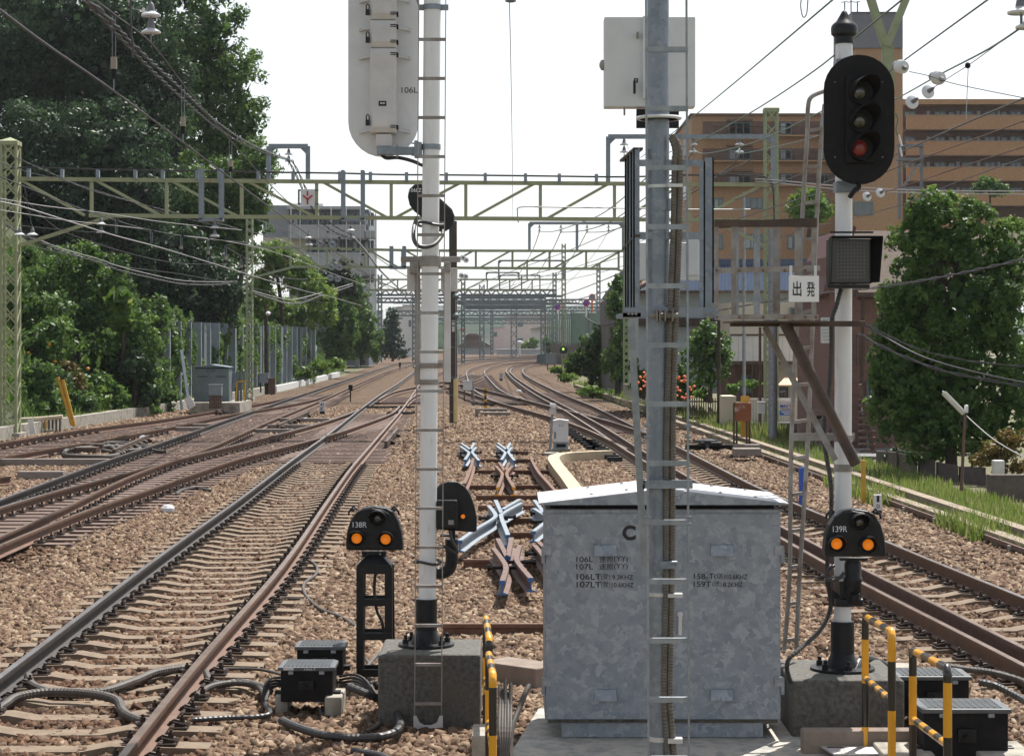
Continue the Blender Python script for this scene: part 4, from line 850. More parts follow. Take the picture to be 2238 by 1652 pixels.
# cable troughs near the cabinet
def trough(name, p, q, w_, z0, z1, m_, label, **kw): return MB().bar(Vector((p[0], p[1], (z0+z1)/2)), Vector((q[0], q[1], (z0+z1)/2)), w_, z1-z0).build(name, m_, bevel=.012, label=label, cat='cable trough', **kw)
trough('cable_trough', (xb(1752, 13.95), 13.95), (xb(2064, 13.95), 13.95), .14, -.02, .23, mat('brown beam concrete', (.20,.155,.125), .9, 0, (.27,.22,.18), 6, bump=.4, bscale=40), 'short concrete trough in front of the right mast block behind the striped guards')
trough('cable_trough', (xb(1080, 17.4), 17.4), (xb(1200, 17.0), 17.0), .35, -.05, .17, MATS['brown beam concrete'], 'concrete trough end emerging from behind the cabinet on its left')
trough('cable_trough', (xb(1690, 17.3), 17.3), (xb(1990, 17.1), 17.1), .30, -.05, .16, 'conc', 'concrete trough end emerging from behind the cabinet on its right')

# junction boxes
def jbox(cx, y0, Y, wd, dp, h, z, label, num=None, rz=0):
    t = thing('junction_box', (xb(cx, Y), Y, z), label, 'junction box'); x = xb(cx, Y)
    def loc(mb):
        a = R(rz); ca, sa = math.cos(a), math.sin(a); mb.v = [((vx-x)*ca-(vy-Y)*sa+x, (vx-x)*sa+(vy-Y)*ca+Y, vz) for vx, vy, vz in mb.v]; return mb
    loc(MB().box(x-wd/2+.02, x+wd/2-.02, Y-dp/2+.02, Y+dp/2-.02, z, z+h-.03)).build('body', 'blackm', t, bevel=.008)
    lid = loc(MB().slabp([(x-wd/2, Y-dp/2), (x+wd/2, Y-dp/2), (x+wd/2, Y+dp*.35), (x+wd*.42, Y+dp/2), (x-wd*.42, Y+dp/2), (x-wd/2, Y+dp*.35)], z+h-.03, z+h)).build('lid', 'boxlid', t, bevel=.006)
    rb = MB(); n_ = 12
    for i in range(n_):
        xx = x-wd*.4+wd*.8*i/(n_-1); rb.box(xx-.005, xx+.005, Y-dp*.38, Y+dp*.40, z+h, z+h+.004)
    for j in range(8):
        yy = Y-dp*.38+dp*.76*j/7; rb.box(x-wd*.4, x+wd*.4, yy-.005, yy+.005, z+h+.0042, z+h+.0065)
    loc(rb).build('lid_ribs', 'boxlid', lid)
    for sx_ in (-1, 1):
        loc(MB().box(x+sx_*wd*.5-.035, x+sx_*wd*.5+.035, Y-dp*.3, Y-dp*.1, z+.03, z+.07)).build('lug', 'black', t, bevel=.004); loc(MB().box(x+sx_*wd*.27-.02, x+sx_*wd*.27+.02, Y-dp/2-.012, Y-dp/2+.02, z+h-.055, z+h-.03)).build('catch', 'steel', t, bevel=.003)
    loc(MB().box(x-.06, x+.06, Y-dp/2-.02, Y-dp/2+.03, z+h*.35, z+h*.62)).build('socket', 'black', t, bevel=.004)
    MB().cyl((x-.01, Y-dp/2-.06, z+h*.45), (x-.01, Y-dp/2, z+h*.48), .022, n=10).build('gland', 'black', t)
    if num: 
        text(num, (x+.03, Y-dp/2-.002, z+h-.015), .014, lid, 'inkw', width=.09)
        MB().box(x-wd*.40, x-wd*.22, Y-dp/2-.004, Y-dp/2, z+h-.022, z+h-.006).build('name_plate', 'ivory', lid)
    return t
mat('junction box lid', (.075,.085,.095), .5, .1, (.11,.12,.125), 14); M['boxlid'] = MATS['junction box lid']
jbox(675, 0, 15.9, .44, .40, .27, .10, 'black ribbed junction box nearer the striped guards on the left, marked 106LT', '106LT')
jbox(703, 0, 17.0, .42, .36, .24, .12, 'black ribbed junction box just behind the one marked 106LT')
jbox(2098, 0, 13.75, .60, .42, .34, .10, 'black ribbed junction box at the lower right, nearer of the pair by the guards')
jbox(2030, 0, 15.3, .56, .42, .30, .10, 'black ribbed junction box at the lower right, farther of the pair by the rail')
def cblk(x, Y, sx, sy_, h, label): MB().box(xb(x, Y)-sx/2, xb(x, Y)+sx/2, Y-sy_/2, Y+sy_/2, -.05, h).build('concrete_block', 'conc', label=label, cat='concrete block', bevel=.012)
cblk(622, 15.95, .10, .42, .15, 'concrete support on the left of the box marked 106LT'); cblk(733, 15.85, .13, .42, .15, 'concrete support on the right of the box marked 106LT')
cblk(1972, 13.7, .34, .5, .16, 'concrete support left of the nearer lower right junction box'); cblk(2185, 13.65, .36, .5, .16, 'concrete support right of the nearer lower right junction box')
cblk(2120, 15.4, .5, .35, .10, 'flat concrete support right of the farther lower right junction box')
# corrugated cables on the ballast
def cable(pts, r, label, m_='rubber', rib=.014, z=None):
    r = r*.84
    w3 = smooth_line([G(x, y, (z or r)) if len(q) == 0 else G(x, y, q[0]) for x, y, *q in pts], k=8)
    return MB().tube(w3, r, 10, rib=rib, ribh=.06).build('cable', m_, label=label, cat='cable', group='black cables lying on the ballast')
cable([(-20,1560,.03),(10,1540,.06),(40,1522,.08),(110,1512,.09),(200,1516,.09),(255,1530,.08),(270,1556,.06),(300,1572,.05),(335,1580,.04)], .042, 'ribbed black hose crossing the near track at the left picture edge', 'cableb')
cable([(60,1478,.05),(75,1500,.06),(130,1515,.05),(220,1512,.05),(290,1490,.06),(340,1470,.07),(400,1460,.07)], .045, 'ribbed black hose lying between the rails ahead of the lower hose', 'cableb')
cable([(450,1470,.06),(460,1488,.06),(485,1495,.06),(525,1490,.07),(570,1500,.09),(590,1510,.12)], .036, 'ribbed hose running from the brown rail to the left junction boxes', 'cableb')
cable([(430,1520,.07),(460,1500,.08),(510,1492,.08),(560,1498,.08),(580,1520,.1)], .030, 'second hose from the brown rail to the left junction boxes', 'cableb')
cable([(420,1573,.05),(500,1568,.05),(560,1566,.05),(590,1558,.06),(580,1535,.08),(590,1505,.14),(612,1490,.22)], .024, 'thin ribbed hose curling up to the left side of the front junction box')
cable([(615,1574,.05),(660,1592,.06),(720,1608,.06),(800,1612,.06),(850,1605,.07),(874,1588,.08),(870,1560,.10),(845,1535,.14),(800,1515,.22),(762,1500,.26)], .036, 'thick black hose looping between the front junction box and the concrete block')
cable([(470,1461,.05),(560,1462,.05),(610,1472,.08),(626,1480,.12)], .016, 'thin cable from the rail to the rear junction box', 'cableb', 0)
cable([(636,1198,.1),(660,1215,.04),(690,1235,.04),(690,1255,.04),(665,1275,.03),(668,1300,.03),(700,1330,.03),(750,1350,.03),(790,1378,.03)], .022, 'cable snaking from the brown rail to the dwarf signal', 'cableb', 0)
cable([(575,1290,.1),(600,1305,.04),(660,1308,.03)], .014, 'short bond wire at the brown rail joint', 'cableb', 0)
cable([(800,1440,.05),(815,1465,.04),(812,1500,.05),(835,1535,.04),(830,1580,.04),(800,1598,.03)], .018, 'thin cable hanging by the left face of the concrete block', 'cableb', 0)
cable([(830,1425,.12),(812,1445,.08),(800,1465,.06),(815,1490,.05),(840,1500,.05)], .02, 'grey cable at the foot of the dwarf signal', 'cableb', 0)
cable([(770,1640,.03),(830,1650,.03),(850,1660,.03)], .03, 'black hose at the bottom edge left of the striped guards')
cable([(1884,1572,.06),(1868,1540,.18),(1862,1500,.34),(1868,1465,.48),(1885,1440,.52),(1910,1442,.46),(1950,1462,.36)], .034, 'ribbed hose arching over the right concrete block')
cable([(2108,1520,.22),(2106,1550,.10),(2080,1575,.05),(2040,1592,.04),(1975,1600,.03)], .026, 'ribbed hose dropping from the nearer lower right junction box')
cable([(2140,1490,.25),(2180,1500,.22),(2238,1530,.16),(2260,1545,.15)], .034, 'ribbed hose leaving the right edge of the picture beside the junction box')
cable([(2065,1455,.2),(2110,1462,.18),(2170,1470,.14),(2225,1485,.10),(2260,1500,.08)], .034, 'ribbed hose from the farther junction box to the third rail', 'cableb')
cable([(2000,1530,.05),(2010,1560,.05),(1995,1520,.3)], .04, 'ribbed hose standing between the striped guards')
cable([(1935,1652,.05),(1970,1640,.08),(2020,1642,.08),(2060,1660,.04)], .02, 'thin black hose loop at the bottom right', 'rubber', 0)
for j in range(5):
    y0 = 1610+j*0; x0 = 1090+j*6
    MB().tube(smooth_line([P(x0+2, 1500-(j % 3)*8+ (12 if j in (1,3) else 0), 13.6), P(x0+2, 1540, 13.5), P(x0+1, 1600, 13.3), P(1098+j*2, 1665, 13.2)]), .013, 8).build('cable', 'cableb', label='one of the cut cable stubs standing upright beside the striped guards', cat='cable', group='cable stubs beside the striped guards')
MB().tube(smooth_line([P(1157, 1497, 13.6), P(1148, 1515, 13.55), P(1136, 1545, 13.5), P(1122, 1580, 13.4), P(1116, 1620, 13.3), P(1118, 1665, 13.2)]), .019, 8).build('cable', 'cableb', label='thick bent cable leaning right beside the upright cable stubs', cat='cable')
for (xx, y), lab in (((712, 1508), 'front'), ((735, 1512), 'front')): pass
for j in range(4):
    MB().tube(smooth_line([P(742, 1478+j*7, 15.9), P(775, 1474+j*7, 15.85), P(800, 1488+j*7, 15.8), P(820, 1520+j*4, 15.7)]), .011, 6).build('cable', 'rubber', label='one of four thin black leads curving from the left junction boxes to the block', cat='cable', group='thin leads of the left junction boxes')
    MB().tube(smooth_line([P(618, 1480+j*6, 15.9), P(590, 1483+j*6, 15.85), P(578, 1500+j*6, 15.8), P(574, 1530+j*3, 15.8)]), .010, 6).build('cable', 'rubber', label='one of four thin black leads on the left of the left junction boxes', cat='cable', group='thin leads left of the boxes')
MB().tube(smooth_line([P(699, 1548, 15.65), P(704, 1565, 15.6), P(718, 1590, 15.6), P(735, 1605, 15.6)]), .014, 8, rib=.01).build('cable', 'rubber', label='short ribbed hose under the gland of the 106LT box', cat='cable')

# ---------- stored rails and crossings
def skid(x0, x1, y, z, label, h=.12, Y=None):
    a, b = G(x0, y, z), G(x1, y, z); prf = [(x*1.0, q+.155-.155) for x, q in prof]
    MB().sweep([a, (a+b)/2, b], prof).build('spare_rail', 'rust', label=label, cat='rail')
skid(968, 1200, 1362, .12, 'spare rusty rail lying crosswise just behind the cabinet left edge'); skid(1013, 1200, 1222, .12, 'spare rusty rail lying crosswise under the brown crossing')
for x0, x1, y, lab in ((1080,1190,1163,'under the blue grey crossing foot'),(1060,1190,1132,'through the middle of the blue grey crossing'),(1045,1190,1104,'behind the blue grey crossing'),(1040,1195,1082,'seventh from the front in the stack yard'),(1022,1215,1060,'below the yellow ended crossing'),(1025,1200,1027,'across the middle of the yellow ended crossing'),(1012,1170,1003,'below the two small blue grey crossings'),(1000,1040,986,'under the left small blue grey crossing')):
    skid(x0, x1, y, .10, 'spare rusty rail lying crosswise '+lab)
skid(1080, 1155, 986, .10, 'spare rusty rail lying crosswise under the right small blue grey crossing')
def bentrail(pts, m_, label, parent=None, zz=.26, endm=None):
    w3 = smooth_line([G(x, y, zz) for x, y in pts], k=6); o = MB().sweep(w3, prof).build('rail' if parent else 'curved_rail', m_, parent, **({} if parent else dict(label=label, cat='rail')))
    if endm and parent:
        e = min((w3[0], w3[-1]), key=lambda v: v.y); e2 = w3[-2] if e == w3[-1] else w3[1]; d = (e-e2).normalized()
        MB().sweep([e+d*.002, e+d*.012], [(a*1.02, b*1.01) for a, b in prof]).build('painted_end', endm, o)
    return o
def crossing(label, arms, m_, endm, zz=.26):
    c0 = G(*arms[0][len(arms[0])//2], 0); t = thing('rail_crossing', (c0.x, c0.y, .1), label, 'rail crossing', 'stored rail crossings between the tracks')
    for a in arms: bentrail(a, m_, None, t, zz, endm)
    k = MB()
    for a in arms[:2]:
        m0 = G(*a[len(a)//2], zz-.07); k.cyl(m0+Vector((-.2, 0, 0)), m0+Vector((.2, 0, 0)), .022, n=6)
        for dx in (-.2, .2): k.cyl(m0+Vector((dx-.02, 0, 0)), m0+Vector((dx+.02, 0, 0)), .04, n=6)
    k.build('bolt', 'blackm', t); return t
def xshape(cx, cy, sx, sy_): return [[(cx-26*sx, cy-17*sy_), (cx-6*sx, cy-2*sy_), (cx-4*sx, cy+3*sy_), (cx-14*sx, cy+20*sy_)], [(cx+15*sx, cy-14*sy_), (cx+7*sx, cy-5*sy_), (cx+6*sx, cy+1*sy_), (cx+22*sx, cy+22*sy_)], [(cx-24*sx, cy-26*sy_), (cx, cy-8*sy_)], [(cx+10*sx, cy-26*sy_), (cx+1*sx, cy-8*sy_)]]
crossing('small blue grey rail crossing, left of the two farthest stored ones', xshape(1028, 988, .85, .8), 'bluegrey', 'blueend')
crossing('small blue grey rail crossing, right of the two farthest stored ones', xshape(1107, 988, .8, .8), 'bluegrey', 'blueend')
crossing('rusty rail crossing with yellow painted ends', [[(1083,1017),(1096,1031),(1097,1040),(1088,1064)], [(1120,1017),(1109,1030),(1109,1040),(1123,1064)], [(1091,1010),(1103,1028)], [(1112,1010),(1105,1028)]], 'rust', 'yellow')
crossing('large blue grey rail crossing with one long arm', [[(1068,1104),(1082,1122),(1078,1132),(1040,1155),(1005,1180)], [(1140,1098),(1100,1120),(1096,1130),(1108,1162),(1110,1168)], [(1083,1092),(1096,1120)], [(1136,1090),(1098,1112)]], 'bluegrey', 'blueend', .3)
crossing('brown rail crossing in front of the blue grey one with a blue painted end', [[(1078,1196),(1098,1222),(1106,1240),(1098,1268)], [(1136,1190),(1130,1212),(1132,1228),(1160,1262)], [(1088,1176),(1108,1215)], [(1118,1174),(1110,1215)]], 'brown', 'blueend', .3)
crossing('blue grey crossing ends sticking out behind the cabinet left edge', [[(1168,1092),(1190,1122),(1198,1140)], [(1166,1160),(1192,1140),(1205,1130)], [(1167,1110),(1196,1128)]], 'bluegrey', 'blueend', .3)
crossing('brown crossing with pale ends half hidden by the cabinet', [[(1168,1190),(1185,1210),(1200,1235)], [(1176,1182),(1200,1205)]], 'brown', 'whitep', .3)
bentrail([(1160,998),(1166,1012),(1178,1032),(1196,1052),(1214,1072)], 'rust', 'curved rusty check rail bending right beside the stored crossings', zz=.26)
bentrail([(1034,1001),(1030,1018),(1022,1040),(1014,1056)], 'rust', 'curved rusty check rail leaning left beside the stored crossings', zz=.26)
# ================================================================ gantries, masts and wires
def pbox(x0, x1, y0, y1, Y, d): return MB().box(xb(x0, Y), xb(x1, Y), Y, Y+d, zb(y1, Y), zb(y0, Y))
def lattice(name, xc, wpx, ytop, ybot, Y, m, label, cat='mast', cap=True, parent=None, foot=None, step=1.3, mk='green', group=None):
    w_ = wpx*Y/F; x = xb(xc, Y); z0, z1 = zb(ybot, Y), zb(ytop, Y); t = parent or thing(name, (x, Y, z0), label, cat, group)
    c = MB(); tt = max(.05, w_*.14, Y*.00055)
    for sx_ in (-1, 1):
        for s2 in (0, 1): c.box(x+sx_*(w_/2-tt/2)-tt/2, x+sx_*(w_/2-tt/2)+tt/2, Y+s2*(w_-tt), Y+s2*(w_-tt)+tt, z0, z1)
    c.build('chord', m, t); l = MB(); n = max(2, int((z1-z0)/(w_*step)))
    for i in range(n):
        a, b = z0+(z1-z0)*i/n, z0+(z1-z0)*(i+1)/n
        for yy in (Y+.006, Y+w_-.006):
            l.bar((x-w_/2+.01, yy, a), (x+w_/2-.01, yy, b), .008+tt*.25, tt*.6); l.bar((x+w_/2-.01, yy, a), (x-w_/2+.01, yy, b), .008+tt*.2, tt*.6)
        l.bar((x+w_/2-.01, Y, a), (x+w_/2-.01, Y+w_, b), tt*.5, .01)
    l.build('lacing', m, t)
    if cap: k = MB(); k.box(x-w_/2-.02, x+w_/2+.02, Y-.02, Y+w_+.02, z1-.12, z1); k.add([(x-w_/2-.02,Y-.02,z1),(x+w_/2+.02,Y-.02,z1),(x+w_/2+.02,Y+w_+.02,z1),(x-w_/2-.02,Y+w_+.02,z1),(x,Y+w_/2,z1+w_*.25)], [(0,1,4),(1,2,4),(2,3,4),(3,0,4)]); k.build('cap', m, t)
    if foot: MB().box(x-w_*foot/2, x+w_*foot/2, Y-.25, Y+w_+.3, -.05, max(z0+.02, .12)).build('footing', 'conc' if m != 'fargrey' else 'whitep', t)
    return t
def beam(label, Y, top, bot, verts, diags, m, cw=.09, name='gantry_beam'):
    t = thing(name, (xb(top[0][0], Y), Y, zb(bot[0][1], Y)), label, 'gantry', None)
    for nm, ln in (('top_chord', top), ('bottom_chord', bot)):
        b = MB()
        for p, q in zip(ln[:-1], ln[1:]): b.bar(P(*p, Y), P(*q, Y), cw, cw*1.1, up=(0, 1, 0))
        b.build(nm, m, t)
    def yat(ln, x): return float(np.interp(x, [p[0] for p in ln], [p[1] for p in ln]))
    for x in verts: MB().bar(P(x, yat(top, x), Y), P(x, yat(bot, x), Y), cw*.85, .05, up=(0, 1, 0)).build('strut', m, t)
    for x0, x1, k in diags:
        a, b = (P(x0, yat(top, x0), Y), P(x1, yat(bot, x1), Y)) if k > 0 else (P(x0, yat(bot, x0), Y), P(x1, yat(top, x1), Y))
        MB().bar(a, b, cw*.7, .05, up=(0, 1, 0)).build('diagonal', m, t)
    return t
lattice('gantry_mast', 18, 38, 308, 950, 60, 'greenc', 'large pale green lattice mast at the left picture edge', foot=1.5, step=1.0)
g1 = beam('nearest pale green truss beam spanning the whole picture', 60.2, [(36,391),(746,398),(1680,404)], [(195,471),(746,476),(1680,482)],
     [200,364,528,692,855,1018,1181,1343,1505], [(40,185,1),(206,352,1),(372,520,1),(540,690,1),(704,848,1),(863,1007,-1),(1030,1170,-1),(1194,1331,-1),(1357,1495,-1),(1520,1666,-1)], 'greenc', .115)
MB().bar(P(40, 538, 60.2), P(245, 472, 60.2), .13, .1).build('knee_brace', 'greenc', g1); MB().bar(P(1675, 540, 60.2), P(1560, 481, 60.2), .11, .1).build('knee_brace', 'greenc', g1)
MB().tube(smooth_line([P(x, y, 60.1) for x, y in [(0,374),(40,367),(130,368),(215,371),(300,372),(450,374),(600,377),(746,379),(850,382),(1000,383),(1180,385),(1365,387),(1500,383),(1640,384),(1675,390),(1690,420),(1692,600),(1690,700)]]), .028, 6).build('cable', 'rubber', g1, smooth=True)
for x in (62,135,213,295,355,430,478,564,640,742,809,888,975,1060,1148,1222,1303):
    MB().box(xb(x-3, 60.1), xb(x+4, 60.1), 60.05, 60.2, zb(np.interp(x, [0, 1500], [388, 402]), 60), zb(np.interp(x, [0, 1500], [368, 382]), 60)).build('cable_clip', 'bluegrey', g1)
lattice('gantry_mast', 1687, 30, 236, 950, 62, 'green', 'green lattice mast on the right in front of the brick apartments', foot=1.2, step=1.05)
lattice('gantry_mast', 544.5, 15, 478, 880, 96, 'green', 'green lattice mast in front of the noise barrier', cap=False, step=1.1, foot=1.3)
lattice('gantry_mast', 1369, 13, 480, 876, 96, 'green', 'green lattice mast half hidden behind the zinc coated mast', cap=False, step=1.1)
g2 = beam('second green truss beam behind the nearest one', 96.2, [(552,540),(920,548),(1370,549)], [(637,583),(1352,588)],
     [635,715,797,879,959,1040,1120,1201,1281,1352], [(645,700,1)]+[(x+6, x+74, 1) for x in (715,797,879)]+[(x+8, x+76, -1) for x in (959,1040,1120,1201,1281)], 'green', .12)
MB().bar(P(552, 607, 96.2), P(640, 584, 96.2), .13, .1).build('knee_brace', 'green', g2); MB().bar(P(1350, 589, 96.2), P(1428, 624, 96.2), .13, .1).build('knee_brace', 'green', g2)
lattice('gantry_mast', 1232, 9.5, 533, 815, 165, 'green', 'slim green lattice mast beside the leafy hedge, carrying a small lit signal', cap=False, step=1.2)
beam('third green truss beam farther down the line', 156, [(790,611),(1228,611)], [(800,634),(1205,634)], range(820, 1210, 49), [(x, x+45, -1) for x in range(820, 1160, 49)], 'green', .12)
for xc, w_, yt_, yb__, Y, lab in ((752, 10, 588, 800, 212, 'grey lattice mast in front of the grey apartment block'), (780, 9, 640, 806, 195, 'grey green lattice mast beside the conifer'), (830, 10, 600, 792, 250, 'far lattice mast right beside the dark conifer'),
        (1012, 9, 615, 797, 228, 'far lattice mast right of the brown pole on a white footing'), (1053, 12, 622, 787, 278, 'far lattice mast on the broad grey footing between the tracks'), (1075, 7, 660, 776, 350, 'far slim mast that tapers upwards in moss green'),
        (1123, 14, 660, 780, 320, 'far double lattice mast in front of the pink grey block'), (1187, 12, 640, 800, 215, 'grey lattice mast left of the far zinc cabinet'), (1212, 9, 596, 790, 258, 'grey lattice mast behind the far zinc cabinet')):
    lattice('gantry_mast', xc, w_, yt_, yb__, Y, 'fargrey', lab, cap=False, step=1.25, foot=1.6 if xc in (1012, 1053, 1123) else None)
def fartruss(label, x0, x1, y0, y1, Y, n, solid=False):
    t = thing('gantry_beam', (xb(x0, Y), Y, zb(y1, Y)), label, 'gantry')
    if solid: pbox(x0, x1, y0, y1, Y, .6).build('girder', 'fargrey', t); return t
    MB().bar(P(x0, y0, Y), P(x1, y0, Y), .22, .22).build('top_chord', 'fargrey', t); MB().bar(P(x0, y1, Y), P(x1, y1, Y), .22, .22).build('bottom_chord', 'fargrey', t)
    l = MB(); dx = (x1-x0)/n
    for i in range(n): a, b = (y0, y1) if i % 2 else (y1, y0); l.bar(P(x0+i*dx, a, Y), P(x0+(i+1)*dx, b, Y), .14, .14)
    l.build('lacing', 'fargrey', t); return t
fartruss('far grey lattice beam, highest of the distant group', 752, 1215, 634, 645, 216, 46); fartruss('far grey solid girder just under the highest far lattice beam', 1012, 1190, 667, 676, 230, 0, True)
fartruss('far grey lattice beam above the solid girder', 820, 1190, 652, 661, 240, 40); fartruss('far grey lattice beam below the solid girder', 850, 1260, 680, 690, 300, 50); fartruss('far grey thin girder near the horizon haze', 860, 1300, 694, 698, 360, 0, True)
fartruss('far grey lattice beam crossing to the right edge of the road screen', 1190, 1320, 655, 664, 290, 18); fartruss('far pale lattice beam lowest above the roofs', 900, 1210, 700, 707, 400, 40)
fartruss('far grey girder seen through the others', 1010, 1230, 645, 650, 260, 0, True)
fartruss('far pale grey lattice beam between the solid girders', 1000, 1230, 657, 665, 270, 44); fartruss('far grey lattice beam in line with the road signs', 1180, 1345, 672, 680, 330, 28); fartruss('far grey girder touching the green mast', 860, 1260, 661, 664, 330, 0, True)
lattice('gantry_mast', 905, 9, 640, 790, 240, 'fargrey', 'far lattice mast just left of the white mast', cap=False, step=1.25); lattice('gantry_mast', 1308, 9, 575, 690, 260, 'fargrey', 'far lattice mast rising behind the traffic mirror', cap=False, step=1.25)
# portal frames standing on the beams
def portal(label, x0, x1, ytop, ybot, Y, m, ins=(), w_=.13, mid=(), gus=True):
    t = thing('wire_support_frame', (xb((x0+x1)/2, Y), Y, zb(ybot, Y)), label, 'frame')
    MB().bar(P(x0, ytop, Y), P(x1, ytop, Y), w_, w_, up=(0, 1, 0)).build('cross_bar', m, t)
    for x in (x0, x1)+tuple(mid): MB().bar(P(x, ytop, Y), P(x, ybot, Y), w_, w_*.6, up=(0, 1, 0)).build('leg', m, t)
    if gus:
        g_ = w_*F/Y*2.2
        for x, s_ in ((x0, 1), (x1, -1)): MB().prism([(P(x, ytop, Y).x, P(x, ytop, Y).z), (P(x+s_*g_, ytop, Y).x, P(x, ytop, Y).z), (P(x, ytop, Y).x, P(x, ytop+g_, Y).z)][::s_], Y-.02, Y+.02).build('gusset', m, t)
    return t
def insul(x, y, Y, label, n=2, r=.10, parent=None, ax=(0, 0, -1), col='porcelain', grp=None):
    p = P(x, y, Y); t = thing('insulator', p, label, 'insulator', grp); ax = Vector(ax).normalized()
    for k in range(n):
        b = p+ax*(k*r*1.7); MB().lathe(b, [(r*.14, 0), (r*.28, r*.15), (r*.42, r*.8), (r*.42, r*.95)], ax, 12).build('bell', 'insgrey', t, smooth=True)
        MB().lathe(b, [(r*.45, r*.9), (r, r*1.25), (r*.98, r*1.4), (r*.3, r*1.45)], ax, 18).build('disc', col, t, smooth=True)
    MB().cyl(p-ax*r*.5, p+ax*(n*r*1.7+r*.6), r*.1, n=6).build('pin', 'insgrey', t)
    return t
portal('grey portal frame standing on the nearest beam left of the Y sign', 587, 673, 320, 392, 60.3, 'bluegrey'); insul(631, 326, 60.3, 'white insulator under the portal frame left of the Y sign', 2, .12)
portal('long grey portal frame on the nearest beam behind the zinc coated mast', 1329, 1690, 299, 402, 60.5, 'bluegrey'); 
for x in (1364, 1515, 1616): insul(x, 304, 60.5, f'white insulator under the long portal frame, {dict([(1364,"left"),(1515,"middle"),(1616,"right")])[x]} one', 2, .13)
portal('grey double portal frame standing on the second beam', 1157, 1362, 488, 548, 96.4, 'bluegrey', mid=(1261,))
for i, x in enumerate((1179, 1226, 1283, 1330)): insul(x, 492, 96.4, 'white insulator under the double portal frame on the second beam', 2, .10, grp='insulators under the double portal frame')
portal('smaller grey portal frame on the third beam', 1090, 1232, 570, 611, 156, 'bluegrey', mid=(1152,)); portal('far low portal frame above the distant beams', 1063, 1134, 596, 611, 200, 'fargrey', mid=()); 
portal('far low portal frame right of the other low one', 1092, 1180, 602, 634, 216, 'fargrey', mid=(1140,))
def udrop(label, x0, x1, y0, y1, Y, m='bluegrey'):
    t = thing('drop_bracket', (xb((x0+x1)/2, Y), Y, zb(y1, Y)), label, 'bracket')
    for x in (x0, x1):
        for d in (0, .35): MB().box(xb(x-4, Y), xb(x+4, Y), Y+d, Y+d+.02, zb(y1, Y), zb(y0, Y)).build('leg', m, t)
    MB().box(xb(x0-4, Y), xb(x1+4, Y), Y, Y+.4, zb(y1+3, Y), zb(y1-3, Y)).build('base', m, t); return t
udrop('grey U bracket hung through the nearest beam on the far left', 438, 482, 368, 480, 59.6); udrop('grey U bracket hung through the nearest beam left of the white mast', 749, 792, 372, 480, 59.6)
udrop('small grey U bracket through the second beam', 855, 883, 538, 585, 95.8)
for x, y, Y, lab in ((469,484,59.6,'white insulator under the far left U bracket'),(221,476,60,'white insulator under the beam right of the left lattice mast'),(767,492,70,'white insulator under the U bracket left of the white mast'),(675,508,70,'glass like insulator in front of the grey apartment block')):
    insul(x, y, Y, lab, 2, .145)
for i, (x, y) in enumerate(((43, 512), (71, 512))): insul(x, y-14, 45, f'white disc insulator beside the left lattice mast, {("left","right")[i]} of two', 1, .12)
MB().bar(P(52, 403, 45), P(72, 505, 45), .012, .012).build('hanger_rod', 'wire', label='slanting steel rod above the right disc insulator beside the left lattice mast', cat='rod')
# sign with a red Y
ys = thing('signal_sign', (xb(672, 59.8), 59.8, zb(450, 59.8)), 'white plate with a red Y mark hung on the nearest beam', 'sign')
pbox(657, 688, 414, 450, 59.8, .03).build('plate', 'whitep', ys)
k = MB()
for a, b in (((672,418),(672,428)),((672,447),(672,435)),((672,436),(662,427)),((672,436),(683,427))): k.bar(P(*a, 59.78), P(*b, 59.78), .045, .01, up=(0, 1, 0))
k.build('red_mark', 'redp', ys)
k = MB(); k.bar(P(652, 416, 59.85), P(696, 416, 59.85), .05, .05); k.bar(P(653, 416, 59.85), P(653, 447, 59.85), .05, .05); k.bar(P(652, 446, 59.85), P(696, 446, 59.85), .05, .05); k.build('bracket', 'fargrey', ys)
# ---------- wires
def wire(pts, Ya, Yb2, r, label, m='wire', n=6, grp=None, twist=0, name='overhead_wire', cat='wire'):
    L = [0]
    for a, b in zip(pts[:-1], pts[1:]): L.append(L[-1]+math.hypot(b[0]-a[0], b[1]-a[1]))
    w3 = [P(x, y, 1/((1-l/L[-1])/Ya+(l/L[-1])/Yb2)) for (x, y), l in zip(pts, L)]; w3 = smooth_line(w3, k=6)
    if twist:
        out = [w3[0]]
        for a, b in zip(w3[:-1], w3[1:]):
            k = max(1, int((b-a).length/.16))
            for i in range(1, k+1): out.append(a.lerp(b, i/k))
        mb = MB(); mb.tube([p+Vector((r*1.1*math.cos(i*.9), 0, r*1.1*math.sin(i*.9))) for i, p in enumerate(out)], r*.75, 5); mb2 = MB().tube([p-Vector((r*1.1*math.cos(i*.9), 0, r*1.1*math.sin(i*.9))) for i, p in enumerate(out)], r*.75, 5)
        o = mb.build(name, m, label=label, cat=cat, **({'group': grp} if grp else {})); q = mb2.build('second_strand', m, o); return o
    return MB().tube(w3, r, n).build(name, m, smooth=True, label=label, cat=cat, **({'group': grp} if grp else {}))
